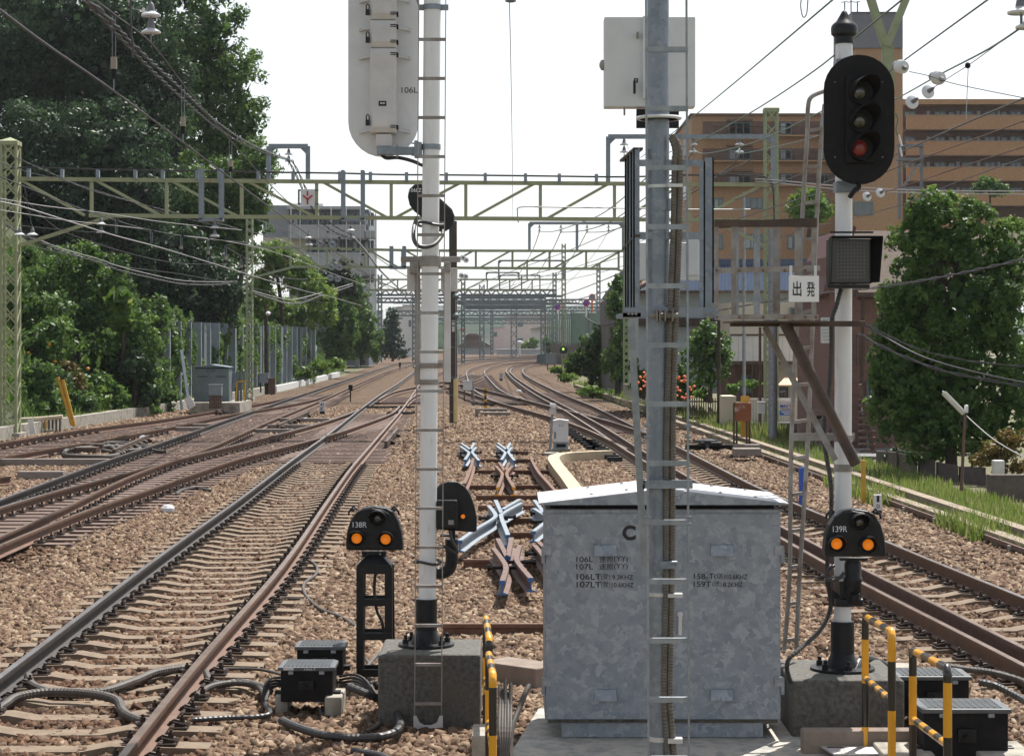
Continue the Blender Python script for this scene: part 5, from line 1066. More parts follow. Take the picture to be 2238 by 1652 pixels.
WT = [
 ([(-10,15),(100,97),(249,200),(400,312),(503,389),(635,486),(712,538),(790,590),(860,637)], 16.5, 115, .0125, 'thick grey contact wire crossing the whole dark wood at upper left'),
 ([(200,-6),(251,33),(331,95),(401,185),(486,287),(585,398),(638,449),(678,481),(715,505),(766,524)], 20, 62, .008, 'messenger wire above the thick contact wire, holding three droppers'),
 ([(185,-6),(234,36),(283,88),(334,138),(394,193),(468,262),(535,308),(585,332),(632,348)], 20, 60, .014, 'upper twisted feeder sweeping down to the portal frame', 't'),
 ([(178,-6),(222,38),(272,92),(328,150),(388,206),(464,272),(533,315),(585,337),(630,350)], 20, 60, .014, 'lower twisted feeder sweeping down to the portal frame', 't'),
 ([(630,350),(645,378),(662,415),(690,468),(720,500),(755,517),(772,518)], 60, 70, .02, 'twisted feeder falling from the portal frame past the Y sign, left strand', 't'),
 ([(638,350),(655,382),(672,420),(698,462),(724,488),(755,507),(774,510)], 60, 70, .02, 'twisted feeder falling from the portal frame past the Y sign, right strand', 't'),
 ([(0,386),(154,448),(251,481),(329,503),(431,520),(548,531)], 45, 70, .014, 'grey messenger wire left, starting highest on the left lattice mast'),
 ([(0,441),(52,453),(154,485),(251,515),(331,536),(396,555),(527,595),(589,614),(670,637),(719,648),(790,668)], 37, 130, .014, 'pale contact wire running low across the left wood', 'p'),
 ([(0,434),(95,450),(219,465),(368,487),(528,503)], 50, 62, .012, 'thin wire sloping gently from the left mast to the green mast, upper', 'p'),
 ([(0,459),(57,468),(154,483),(301,499),(396,515),(453,521),(560,540),(640,565),(740,603),(850,640)], 50, 120, .012, 'thin wire sloping gently from the left mast, lower', 'p'),
 ([(37,346),(119,382),(199,416),(361,460),(495,493),(525,503)], 52, 66, .012, 'twisted thin wire from the top of the left lattice mast', 't'),
 ([(0,355),(60,376),(150,398),(260,432),(360,466),(500,500)], 50, 70, .009, 'fine dark wire below the black beam cable'),
 ([(0,490),(40,493),(164,505),(219,508)], 55, 62, .008, 'fine wire ending at the beam insulator'),
 ([(40,420),(119,495),(199,528),(276,552),(348,569),(415,577),(498,577)], 50, 96, .010, 'dark sagging wire in front of the bright bush'),
 ([(0,525),(100,545),(250,580),(400,600),(530,625),(640,648),(720,664)], 60, 130, .012, 'dark contact wire above the noise barrier'),
 ([(15,493),(45,510),(92,530),(142,552),(214,572),(259,590),(326,606),(396,620),(463,622),(518,618)], 58, 96, .022, 'bundle of cables with orange ties across the left bushes', 't'),
 ([(90,526),(140,545),(214,566),(260,582),(326,599),(396,613),(463,616),(518,615)], 58, 96, .014, 'pale support strand above the tied cable bundle', 'p'),
 ([(554,640),(600,655),(630,663),(665,660),(695,648),(735,636),(773,623)], 96, 150, .03, 'bundle of cables sagging right of the green mast', 't'),
 ([(554,636),(600,649),(640,655),(690,643),(735,630),(773,619)], 96, 150, .02, 'pale strand above the bundle right of the green mast', 'p'),
 ([(491,538),(529,561),(589,596),(614,606),(657,611),(672,609)], 75, 110, .014, 'dark messenger wire sagging right of the green mast'),
 ([(537,503),(600,522),(680,552),(760,588),(850,625),(940,655)], 66, 150, .014, 'dark wire fanning out towards the distant beams'),
 ([(560,480),(640,510),(720,552),(800,600),(880,638)], 60, 150, .013, 'second dark wire fanning out towards the distant beams'),
 ([(774,520),(800,550),(830,590),(852,612),(880,640),(900,668)], 70, 180, .025, 'dark feeder dropping in front of the grey apartment block', 't'),
 ([(1826,-5),(1700,102),(1600,186),(1492,274),(1400,345)], 20, 60, .010, 'green copper wire at upper right, nearest to the mast box', 'g'),
 ([(1978,-5),(1870,82),(1780,155),(1660,235),(1560,292),(1492,321),(1400,352),(1365,310)], 20, 60, .010, 'green copper wire passing behind the oval signal', 'g'),
 ([(1860,215),(1796,244),(1693,294),(1620,320),(1539,336),(1515,325)], 30, 60, .012, 'green copper wire ending at the middle insulator', 'g'),
 ([(1860,270),(1789,297),(1706,319),(1619,336),(1616,325)], 35, 60, .012, 'green copper wire ending at the right insulator', 'g'),
 ([(2170,-8),(1970,137),(1900,190),(1800,262)], 16, 34, .008, 'dark wire at the upper right corner reaching the oval signal'),
 ([(2250,48),(2160,108),(2053,164),(1957,217),(1860,262)], 16, 40, .009, 'green wire reaching the right picture edge below the bells', 'g'),
 ([(2227,63),(2160,112),(2115,144),(2074,170),(2040,192)], 16, 20, .004, 'fine wire with a black ball leading to the paired disc insulators'),
 ([(1987,157),(2033,167),(2080,182),(2144,196),(2250,217)], 22, 20, .005, 'fine rigging wire through two horizontal insulators'),
 ([(2250,210),(2104,272),(1973,331),(1900,362),(1800,400)], 20, 45, .010, 'dark contact wire right, first below the rigging wire'),
 ([(2250,260),(2104,314),(1957,368),(1800,430),(1600,500),(1500,545)], 24, 90, .009, 'dark wire right, second below the rigging wire', 'b'),
 ([(2250,317),(2104,364),(1985,404),(1922,424)], 24, 34, .008, 'dark wire ending at the small paired discs', 'b'),
 ([(2250,342),(2100,395),(1977,445),(1860,478),(1700,520),(1500,590)], 28, 90, .008, 'lowest dark wire crossing the brick apartments'),
 ([(1650,392),(1693,394),(1860,409),(2050,417),(2250,418)], 60, 60, .02, 'pale service cable crossing the brick apartments, upper', 'p'),
 ([(1650,397),(1693,400),(1860,416),(2050,423),(2250,425)], 60, 60, .02, 'pale service cable crossing the brick apartments, lower', 'p'),
 ([(1883,706),(1948,745),(2020,781),(2117,810),(2250,839)], 40, 36, .016, 'grey cable sagging before the large round tree, middle'),
 ([(1876,729),(1948,767),(2045,805),(2141,827),(2250,846)], 40, 36, .018, 'laced cable sagging before the large round tree, lowest', 't'),
 ([(1883,704),(2000,760),(2117,788),(2250,802)], 40, 36, .011, 'twisted cable sagging before the large round tree, highest', 't'),
 ([(1560,680),(1700,655),(1789,641),(1937,626),(2100,597),(2250,564)], 45, 28, .013, 'twisted cable rising across the large round tree to the right edge', 't'),
 ([(1113,-5),(1116,120),(1119,300),(1121,480)], 26, 60, .006, 'nearly vertical thin wire in the open sky', 'p'),
 ([(1179,506),(1165,545),(1140,590),(1110,640)], 97, 190, .02, 'thin wire falling from the double portal frame, first'), ([(1226,506),(1200,560),(1160,620),(1140,650)], 97, 200, .022, 'thin wire falling from the double portal frame, second'),
 ([(1283,506),(1255,555),(1215,605),(1190,640)], 97, 200, .022, 'thin wire falling from the double portal frame, third'), ([(1330,506),(1295,560),(1250,610),(1210,640)], 97, 200, .014, 'thin wire falling from the double portal frame, fourth', 'p'),
 ([(1179,506),(1210,506),(1260,490),(1320,465),(1400,400),(1430,370)], 97, 62, .02, 'pale sagging feeder left of the zinc coated mast', 'p'), ([(1226,508),(1270,505),(1330,487),(1400,440),(1480,380),(1515,330)], 97, 61, .02, 'dark sagging feeder left of the zinc coated mast'),
 ([(1283,508),(1330,505),(1400,482),(1500,430),(1600,360),(1616,330)], 97, 61, .02, 'dark sagging feeder crossing behind the zinc coated mast'),
 ([(1000,640),(1100,600),(1250,545),(1400,475),(1500,420),(1640,350)], 200, 60, .018, 'thin wire rising to the right towards the brick apartments'),
 ([(1010,655),(1150,615),(1300,570),(1460,500),(1600,440),(1780,370)], 200, 50, .014, 'second thin wire rising to the right'), ([(1050,650),(1200,620),(1350,585),(1500,520),(1700,450),(1860,405)], 200, 40, .012, 'third thin wire rising to the right'),
 ([(900,668),(980,655),(1050,640),(1130,610),(1220,585)], 250, 150, .03, 'far wire among the distant beams, rising right'), ([(880,640),(960,660),(1040,680),(1120,690)], 160, 300, .03, 'far wire among the distant beams, falling right'),
 ([(820,560),(900,610),(1000,655),(1080,680)], 120, 300, .025, 'far wire falling from the left towards the distant beams'), ([(760,575),(850,625),(930,660),(1020,688)], 110, 300, .025, 'far contact wire falling from the left towards the distant beams'),
 ([(1400,610),(1330,635),(1260,655),(1180,675),(1100,690)], 90, 300, .025, 'far contact wire coming down from the right'), ([(1370,590),(1300,620),(1230,645),(1150,668)], 90, 250, .025, 'far messenger wire coming down from the right'),
 ([(1040,585),(1120,600),(1200,603),(1262,588),(1365,560)], 140, 96, .018, 'far sagging jumper below the second beam', 'p'),
 ([(1280,695),(1310,710),(1345,706),(1400,675)], 100, 95, .03, 'black cable sagging in front of the green road screen', 'k'),
 ([(1133,487),(1131,465),(1138,453),(1200,453),(1400,456),(1500,458),(1640,458)], 60, 60, .018, 'bent grey pipe running along the nearest beam', 'p'),
]
for w_ in WT:
    k = w_[5] if len(w_) > 5 else ''
    wire(w_[0], w_[1], w_[2], w_[3], w_[4], {'g': 'wireg', 'p': 'wirew', 'b': 'brown', 'k': 'rubber'}.get(k, 'wire'), twist=(k == 't'))
# droppers with brown weights
def dropper(x, ya, yb2, Y, s, label, blk=True):
    t = thing('dropper', P(x, yb2, Y), label, 'dropper'); y1 = ya+(yb2-ya)*.56
    for d in (-4*s, 4*s): MB().cyl(P(x+d, ya, Y), P(x+d*.9, y1 if blk else yb2-3, Y), .0035*max(1, Y/25), n=5).build('rod', 'steel', t)
    if blk:
        MB().cyl(P(x, y1, Y), P(x, y1+(yb2-ya)*.16, Y), 8*s*sy(Y)*.9, n=10).build('insulator', 'beige', t); MB().cyl(P(x, y1+(yb2-ya)*.16, Y), P(x, y1+(yb2-ya)*.29, Y), 7*s*sy(Y)*.9, n=10).build('sleeve', 'blackm', t)
        MB().cyl(P(x, y1+(yb2-ya)*.29, Y), P(x, yb2, Y), .006*Y/25, n=6).build('hook', 'steel', t)
    MB().lathe(P(x+3, ya+3, Y), [(2*sy(Y), 0), (7*s*sy(Y), 3*sy(Y)), (7*s*sy(Y), 7*s*sy(Y)), (2*sy(Y), 10*s*sy(Y))], n=10).build('clamp', 'blackm', t)
M['beige'] = mat('beige insulator', (.30,.26,.22), .6)
dropper(249, 33, 198, 24, 1, 'dropper with a beige block at upper left, first along the contact wire'); dropper(400, 185, 312, 30, .8, 'dropper with a beige block, second along the contact wire'); dropper(504, 306, 388, 36, .7, 'dropper with a beige block, third along the contact wire')
for i, (x, a, b, Y) in enumerate(((254,481,514,50),(331,504,536,56),(396,515,556,60),(455,521,570,66),(493,537,581,72),(527,561,595,78),(714,506,538,70),(739,519,554,72),(770,545,580,80),(790,556,585,84))):
    dropper(x, a, b, Y, .45, 'small dropper between messenger and contact wire of the left tracks' if x > 260 else 'small looped dropper nearest the left lattice mast', x > 340)
big = insul(330, 6, 25, 'large pair of white bell insulators at the top of the picture over the wood', 2, .122)
MB().cyl(P(285, -10, 22), P(287, 75, 22), .011, n=8).build('hanging_rod', 'rubber', label='thick black rod hanging in front of the wood beside the bells', cat='rod')
MB().tube(smooth_line([P(278, 55, 22), P(284, 68, 22), P(290, 95, 22), P(291, 126, 22)]), .012, 8).build('cable_end', 'rubber', label='short bent black cable end tied to the twisted feeders', cat='cable')
# V shaped green hanger, discs and strain insulators at upper right
vh = thing('v_bracket', P(1942, 175, 24), 'green V shaped hanger frame reaching down behind the oval signal', 'frame')
for a, b in (((1904,-6),(1938,105)), ((1989,-6),(1944,105))): MB().angle(P(*a, 24), P(*b, 24), .085, .012).build('arm', 'green', vh)
MB().angle(P(1942, 100, 24), P(1944, 190, 24), .12, .014).build('stem', 'green', vh)
ax1 = P(2080, 182, 21)-P(1987, 157, 22)
for x, y, lab in ((1956, 143, 'white strain insulator touching the green hanger stem'), (2036, 167, 'white strain insulator right of the one at the hanger')):
    p = P(x, y, 21.8); t = thing('strain_insulator', p, lab, 'insulator'); a = ax1.normalized()
    MB().lathe(p, [(.02, 0), (.05, .03), (.06, .12)], a, 14).build('cap', 'insgrey', t, smooth=True); MB().lathe(p, [(.055, .11), (.075, .13), (.06, .15), (.075, .17), (.06, .19), (.07, .21), (.03, .23)], a, 16).build('body', 'porcelain', t, smooth=True); MB().lathe(p, [(.02, .22), (.03, .25), (.01, .29)], a, 8).build('clevis', 'insgrey', t)
def disc(x, y, Y, r, lab, tone='porcelain'):
    p = P(x, y, Y); t = thing('disc_insulator', p, lab, 'insulator'); a = Vector((.35, -1, .25)).normalized()
    MB().lathe(p, [(r*.3, 0), (r, .02), (r, .035), (r*.4, .05)], a, 22).build('disc', tone, t, smooth=True); MB().lathe(p, [(r*.35, .05), (r*.3, .1), (r*.15, .14)], a, 10).build('cap', 'insgrey', t, smooth=True)
disc(2025, 203, 20, .068, 'white disc insulator, upper right one of the large pair'); disc(1990, 226, 20, .068, 'white disc insulator, lower left one of the large pair')
disc(1922, 423, 32, .075, 'white disc insulator, right one of the small pair below the signal'); disc(1893, 431, 32, .075, 'white disc insulator, left one of the small pair below the signal')
for i, (x, y, Y) in enumerate(((699,531,72),(726,534,72),(724,583,80),(741,584,80),(722,607,84),(738,609,84))): disc(x, y, Y, .15, 'one of six glassy discs in pairs before the grey apartment block', mat('glass disc', (.30,.34,.36), .15, alpha=.55))
for x, y, lab in ((2232, -12, 'white bell insulator at the top right corner, upper'), (2250, 20, 'white bell insulator at the top right corner, lower')): insul(x, y, 16, lab, 1, .11)
for x, y in ((2115, 143),): MB().lathe(P(x, y, 18)-Vector((0, 0, .03)), [(.005, 0), (.024, .01), (.026, .03), (.018, .048), (.005, .055)], n=12).build('wire_ball', 'blackm', label='black ball on the fine wire at upper right', cat='wire ball', smooth=True)
MB().tube([P(2116, 150, 18), P(2112, 240, 18), P(2112, 262, 18)], .004, 5).build('dropper_rod', 'wirew', label='thin pale dropper hanging from the black ball', cat='dropper')
MB().tube(smooth_line([P(1752, -5, 18), P(1750, 15, 18), P(1755, 38, 18), P(1763, 30, 18), P(1766, -5, 18)]), .005, 6).build('wire_loop', 'wire', label='thin black wire loop at the top edge above the hanger frame', cat='wire')
mb = MB(); mb.lathe(P(1116, 6, 26), [(.03, 0), (.07, .01), (.07, .03), (.03, .04)], n=8); mb.build('wire_fitting', 'insgrey', label='small toothed fitting at the top end of the vertical thin wire', cat='fitting')
k = thing('jumper_clamp', P(1960, 290, 22), 'pale curved jumper with white sleeves on the right rim of the oval signal', 'jumper')
MB().tube(smooth_line([P(1957, 248, 22), P(1962, 262, 22), P(1958, 285, 22), P(1966, 305, 22), P(1972, 325, 22), P(1978, 330, 22)]), .007, 6).build('lead', 'wireg', k); MB().cyl(P(1964, 295, 22), P(1971, 320, 22), .012, n=8).build('sleeve', 'whitep', k); MB().cyl(P(1967, 322, 22), P(1971, 342, 22), .010, n=8).build('sleeve', 'whitep', k)
# ================================================================ vegetation
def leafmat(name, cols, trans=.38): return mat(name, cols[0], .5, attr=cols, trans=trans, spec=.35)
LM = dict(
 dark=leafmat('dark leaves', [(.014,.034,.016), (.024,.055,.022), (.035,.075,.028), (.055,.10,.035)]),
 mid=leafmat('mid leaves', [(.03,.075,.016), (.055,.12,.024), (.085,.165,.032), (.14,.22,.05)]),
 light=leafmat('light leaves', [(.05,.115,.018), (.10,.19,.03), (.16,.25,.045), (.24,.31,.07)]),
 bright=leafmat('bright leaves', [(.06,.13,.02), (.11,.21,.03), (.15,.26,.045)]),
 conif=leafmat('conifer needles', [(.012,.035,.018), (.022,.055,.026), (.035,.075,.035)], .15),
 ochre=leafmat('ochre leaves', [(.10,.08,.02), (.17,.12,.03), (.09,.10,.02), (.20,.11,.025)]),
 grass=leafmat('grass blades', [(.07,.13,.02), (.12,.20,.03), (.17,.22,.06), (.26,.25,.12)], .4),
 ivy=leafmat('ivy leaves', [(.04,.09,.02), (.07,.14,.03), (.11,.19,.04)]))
M['bark'] = mat('bark', (.07,.05,.038), .9, 0, (.035,.028,.022), 8, bump=.5)
def leaves(blobs, size, dens, clump=.26, flat=.0, shell=.55):
    dens = dens*1.9
    out = []; tones = []
    for (c, rx, ry, rz) in blobs:
        area = math.pi*rx*rz; n = max(60, int(dens*area/(size*size*.55))); nc = max(6, int(3.2/clump**2))
        d = RNG.normal(size=(nc, 3)); d /= np.linalg.norm(d, axis=1, keepdims=True)
        rad = shell+(1.04-shell)*RNG.random((nc, 1))**.6; R3 = np.array([rx, ry, rz])
        cc = d*rad; ctone = RNG.random(nc); cr = clump*(.6+.8*RNG.random(nc)); w_ = cr**2; w_ /= w_.sum()
        idx = RNG.choice(nc, n, p=w_); e = RNG.normal(size=(n, 3)); e /= np.linalg.norm(e, axis=1, keepdims=True); e *= RNG.random((n, 1))**.4
        p = (cc[idx]+e*cr[idx][:, None]*np.array([1, 1, .75]))*R3+np.array(c)
        nn = e*.7+d[idx]*.35+RNG.normal(size=(n, 3))*.55+np.array([0, 0, .25]); nn /= np.linalg.norm(nn, axis=1, keepdims=True)
        t = np.cross(nn, RNG.normal(size=(n, 3))); t /= np.linalg.norm(t, axis=1, keepdims=True); b = np.cross(nn, t)
        s = (size*(.6+.8*RNG.random((n, 1)))); q = np.stack([p-t*s*.6, p+b*s*.33+t*s*.05, p+t*s*.6-nn*s*.12, p-b*s*.33+t*s*.05], 1)
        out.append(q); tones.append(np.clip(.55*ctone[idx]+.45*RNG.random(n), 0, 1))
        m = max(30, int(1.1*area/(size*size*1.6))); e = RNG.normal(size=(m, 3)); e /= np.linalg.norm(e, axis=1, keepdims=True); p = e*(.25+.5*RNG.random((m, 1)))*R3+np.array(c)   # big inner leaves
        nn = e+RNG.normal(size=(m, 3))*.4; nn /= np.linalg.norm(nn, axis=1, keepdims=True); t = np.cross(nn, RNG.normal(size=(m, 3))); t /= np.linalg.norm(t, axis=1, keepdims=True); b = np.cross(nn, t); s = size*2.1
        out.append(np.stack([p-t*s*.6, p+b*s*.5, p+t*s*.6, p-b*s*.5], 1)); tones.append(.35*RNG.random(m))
    return np.concatenate(out), np.concatenate(tones)
def blob(x, y, rx, ry, Y, deep=.8): return (tuple(P(x, y, Y)), rx*sy(Y), max(rx, ry)*sy(Y)*deep, ry*sy(Y))
def tree(name, label, blobs, Y, size, dens, lm, cat='tree', trunk=None, group=None, clump=.26, deep=.8, limbs=True, shell=.55, tr=.16, kind=None):
    bl = [blob(*b[:4], b[4] if len(b) > 4 else Y, deep) for b in blobs]
    bx, by = trunk or (blobs[0][0], None)
    zg = zb(by, Y) if by else min(b[0][2]-b[3] for b in bl)-.3
    base = Vector((xb(bx, Y), Y, zg)); t = thing(name, base, label, cat, group)
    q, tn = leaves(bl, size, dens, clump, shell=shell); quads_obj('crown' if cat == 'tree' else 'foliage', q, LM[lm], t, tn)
    c0 = Vector(bl[0][0]); tk = MB(); top = Vector((c0.x, c0.y, max(c0.z, zg+.5))); mid = base.lerp(top, .5)+Vector((tr*.7, 0, 0))
    pts = smooth_line([base, mid, top], k=4); n = len(pts)
    for i in range(n-1): tk.cyl(pts[i], pts[i+1], tr*(1-.55*i/n), tr*(1-.55*(i+1)/n), 8, cap=False)
    if limbs:
        for b in bl: 
            a = mid.lerp(top, random.random()); e = Vector(b[0]); tk.cyl(a, e, tr*.45, tr*.15, 6); 
            for k in range(3): tk.cyl(e, e+Vector((random.uniform(-.7, .7)*b[1], random.uniform(-.5, .5)*b[2], random.uniform(.1, .7)*b[3])), tr*.18, tr*.05, 5)
    tk.build('trunk' if cat == 'tree' else 'stem', 'bark', t, smooth=True); return t
W = 'trees of the wooded bank on the left'
tree('broadleaf_tree', 'tallest dark tree of the left wood with its crown edge against the sky', [(440,60,95,110),(500,170,70,90),(380,160,110,110),(535,270,52,75),(480,320,80,90)], 112, .19, 2.6, 'mid', trunk=(470,700), group=W)
tree('broadleaf_tree', 'dark tree filling the top left corner of the picture', [(120,60,150,120),(280,60,130,110),(30,150,110,120),(200,190,130,110),(330,210,100,100)], 106, .19, 2.4, 'dark', trunk=(180,720), group=W)
tree('broadleaf_tree', 'dark tree behind the left lattice mast at middle height', [(90,330,140,110),(240,330,120,110),(150,470,140,100),(20,430,90,120),(300,430,100,95)], 100, .18, 2.4, 'dark', trunk=(150,760), group=W)
tree('broadleaf_tree', 'green tree whose right edge stands below the portal frame', [(560,360,48,55),(520,420,70,75),(555,470,45,50),(450,410,80,90),(500,520,60,80),(420,520,80,90)], 104, .175, 2.6, 'mid', trunk=(500,760), group=W)
tree('broadleaf_tree', 'dark shaded tree right behind the noise barrier', [(440,620,75,90),(370,560,80,80),(500,640,50,75),(330,640,70,80),(400,690,90,50)], 98, .18, 2.2, 'dark', trunk=(430,830), group=W)
tree('broadleaf_tree', 'sunlit leafy tree with tall shoots right of the left lattice mast', [(150,590,62,58),(200,570,30,42),(85,640,55,60),(240,640,60,55),(170,690,95,60),(285,700,50,55),(60,560,26,28),(262,575,22,25)], 78, .14, 2.2, 'mid', trunk=(170,880), group=W, clump=.3)
tree('broadleaf_tree', 'shady lower tree in the middle of the left bushes', [(250,790,75,70),(300,740,60,60),(330,820,40,60),(200,850,70,60),(290,860,60,40)], 77, .14, 2.2, 'mid', trunk=(260,915), group=W)
of = tree('fruit_tree', 'low tree with orange fruits at the foot of the left bank', [(80,790,62,60),(60,860,60,55),(130,850,55,60),(110,740,60,45),(20,800,50,70)], 73, .15, 2.3, 'mid', trunk=(80,925), group=W)
for x, y in ((62,772),(108,753),(70,825),(192,806),(120,790),(40,700),(150,860),(95,842)):
    MB().lathe(P(x, y, 72.2)-Vector((0, 0, .06)), [(.02, 0), (.055, .02), (.07, .06), (.055, .1), (.02, .12)], n=10).build('fruit', mat('orange fruit', (.65,.25,.01), .5), of, smooth=True)
tree('shrub', 'rounded creeper covered bush before the noise barrier post', [(308,890,38,30),(285,905,32,18),(335,905,24,20)], 78, .16, 2.6, 'ivy', 'shrub', trunk=(308,920), limbs=False)
tree('shrub', 'low green bushes along the foot wall left of the round bush', [(240,915,40,16),(200,900,35,22),(255,890,24,25)], 76, .14, 2.4, 'mid', 'shrub', trunk=(225,930), limbs=False)
tree('palm_tree', 'drooping palm among the left bushes', [(262,655,34,22),(270,700,22,30)], 76, .34, 1.2, 'light', trunk=(268,800), tr=.09)
tree('shrub', 'dry brown thicket above the yellow rods', [(172,838,15,28),(150,800,22,12)], 71.5, .12, 2.0, 'ochre', 'shrub', trunk=(172,880), limbs=False)
tree('broadleaf_tree', 'bright yellow green tree right of the green mast, upper', [(600,565,42,45),(650,600,45,50),(575,620,30,45),(690,640,36,40)], 128, .18, 2.6, 'light', trunk=(620,760), group=W)
tree('broadleaf_tree', 'bright green tree above the noise barrier end', [(600,680,50,45),(660,690,45,40),(710,670,32,48),(570,650,28,45)], 132, .18, 2.6, 'light', trunk=(650,800), group=W)
tree('broadleaf_tree', 'olive dark tree just below the grey apartment balcony', [(740,590,28,24),(722,615,30,30),(760,620,25,30)], 150, .24, 2.6, 'dark', trunk=(740,740), group=W)
tree('broadleaf_tree', 'leafy tree left of the grey lattice mast by the curve', [(735,690,30,50),(720,740,30,45),(765,720,22,50),(740,770,30,24)], 150, .24, 2.6, 'mid', trunk=(735,805), group=W)
tree('broadleaf_tree', 'light green bushes by the grey lattice mast by the curve', [(790,700,24,45),(800,745,22,35),(775,765,20,24)], 185, .26, 2.6, 'mid', trunk=(795,795), group=W)
tree('broadleaf_tree', 'green growth covering the lower floors of the grey apartment block', [(775,640,30,34),(800,700,26,44),(820,750,20,40),(780,750,34,40),(750,655,26,34)], 178, .22, 2.8, 'mid', trunk=(790,800), group=W)
tree('conifer_tree', 'dark conical conifer in front of the distant pale houses', [(858,690,14,22),(857,715,20,24),(857,742,28,26),(860,768,32,18),(840,760,18,22)], 235, .30, 2.8, 'conif', trunk=(858,790))
tree('shrub', 'low weeds between the noise barrier end and the curve', [(700,800,22,14),(735,795,22,12),(670,815,20,16),(640,830,18,14)], 125, .2, 2.4, 'light', 'shrub', trunk=(700,815), limbs=False)
tree('broadleaf_tree', 'dark backdrop tree behind the other trees at upper left', [(60,120,160,150),(220,160,150,150),(380,220,120,130),(120,330,170,130),(330,380,130,120),(250,520,200,110),(430,500,110,110)], 122, .28, 2.4, 'dark', trunk=(230,700), group=W)
for i, bl_ in enumerate(([(60,905,30,30),(100,895,34,34)], [(150,905,40,26),(190,885,30,30)], [(215,850,34,40),(250,870,30,34)], [(345,700,30,60),(335,770,34,50),(350,830,20,40)], [(110,690,60,60),(50,680,50,60),(30,630,30,50)], [(290,800,40,50),(325,860,26,30)])):
    tree('shrub', ('leafy bush right beside the left lattice mast foot', 'leafy bush behind the yellow rods', 'dark green bush left of the round creeper bush', 'tall shrub against the first post of the noise barrier', 'shrubby growth behind the middle of the left lattice mast', 'shaded shrub above the round creeper bush')[i], bl_, (70,71,74,80.5,75,76)[i], .15, 2.4, ('mid','ivy','mid','ivy','mid','dark')[i], 'shrub', limbs=False)
tree('shrub', 'thick leafy bush between the yellow rods and the left lattice mast', [(70,850,46,40),(110,880,34,34),(45,900,34,26),(90,820,40,34)], 67.5, .14, 2.6, 'ivy', 'shrub', limbs=False)
for i, (x0, Y_) in enumerate(((55, 66), (100, 67.5), (150, 70), (195, 72.5), (245, 75), (300, 78), (345, 80))):
    tree('shrub', 'low leafy shrub hugging the back of the low concrete wall', [(x0, 915-i*4, 36, 22), (x0+18, 890-i*4, 30, 30), (x0-15, 870-i*4, 30, 34)], Y_+.8, .14, 2.2, ('mid', 'ivy', 'mid', 'light')[i % 4], 'shrub', limbs=False, group='low shrubs behind the low wall')
# right side
tree('round_tree', 'very large dense round tree right of the right white mast', [(2040,470,50,60),(2010,540,75,70),(2110,520,80,85),(1990,660,68,110),(2110,660,110,120),(1975,800,75,110),(2090,820,120,130),(2190,700,70,130),(2030,930,110,75),(2150,930,90,80),(2200,560,50,70),(2215,850,50,100),(1950,860,55,95),(1962,730,50,70),(2000,470,26,50),(1925,800,28,50)], 44, .085, 3.0, 'mid', trunk=(2080,1050), clump=.2, deep=.7, tr=.14, shell=.7)
tree('young_tree', 'leafy tree tip sticking out above the large round tree', [(2042,425,12,26),(2075,440,26,24),(2120,455,20,24)], 46, .10, 1.8, 'light', trunk=(2050,520), tr=.03)
tree('pruned_tree', 'small round bright green tree before the brick apartments', [(1767,435,38,24),(1745,455,30,26),(1795,460,26,24),(1770,470,40,20)], 100, .16, 3.0, 'bright', trunk=(1767,520), tr=.12)
tree('thin_tree', 'small airy tree before the right wing of the brick apartments', [(2162,400,30,18),(2185,415,24,18),(2140,412,18,14)], 112, .18, 1.6, 'mid', trunk=(2162,500), tr=.08)
tree('hedge_bush', 'sunlit bush at the right edge above the round tree', [(2215,495,30,22),(2235,510,30,25)], 60, .14, 2.4, 'light', 'shrub', trunk=(2215,560), limbs=False)
tree('garden_tree', 'garden tree with dark trunk behind the ladder of the zinc coated mast', [(1545,735,42,36),(1525,780,34,40),(1570,780,34,42),(1550,820,40,26)], 66, .13, 2.4, 'mid', trunk=(1552,880), tr=.08)
tree('garden_tree', 'dark ivy clad tree against the grey gable house', [(1345,660,26,40),(1362,720,24,60),(1340,790,26,50),(1375,800,24,50),(1352,620,12,20)], 98, .18, 2.8, 'mid', trunk=(1350,870))
tree('hedge', 'leafy green hedge climbing towards the road screen', [(1290,760,30,26),(1318,740,26,40),(1270,795,36,32),(1305,810,34,40),(1335,770,22,50),(1250,800,16,24)], 112, .19, 2.8, 'ivy', 'hedge', trunk=(1290,850), limbs=False)
tree('hedge', 'yellow green weeds in front of the leafy hedge', [(1290,855,30,12),(1240,825,24,10),(1330,865,26,14),(1215,808,20,7),(1375,880,20,10)], 100, .15, 2.4, 'light', 'hedge', trunk=(1290,868), limbs=False)
fl = tree('flowering_shrub', 'shrub with orange red flowers seen past the zinc coated mast, right of it', [(1495,820,18,26),(1490,855,26,22),(1520,850,18,18)], 72, .13, 2.4, 'mid', 'shrub', trunk=(1495,880), limbs=False)
f2 = tree('flowering_shrub', 'shrub with orange red flowers left of the zinc coated mast', [(1405,825,16,20),(1395,845,20,18),(1385,800,12,20)], 74, .13, 2.4, 'mid', 'shrub', trunk=(1400,870), limbs=False)
for par, pts in ((fl, ((1487,829),(1495,838),(1483,858),(1505,862),(1491,870),(1478,851),(1500,825),(1512,846))), (f2, ((1405,818),(1412,828),(1400,838),(1408,845),(1395,850),(1416,816),(1389,842)))):
    for x, y in [(x+random.uniform(-7, 7), y+random.uniform(-7, 7)) for x, y in pts for _ in range(3)]:
        p = P(x, y, 70.8); MB().lathe(p-Vector((0, 0, .03)), [(.01, 0), (.03, .015), (.06, .035), (.035, .06), (.01, .065)], (.2, -.6, .6), 6).build('flower', mat('flower orange red', (.75,.10,.02), .6, c2=(.8,.2,.03), scale=20), par)
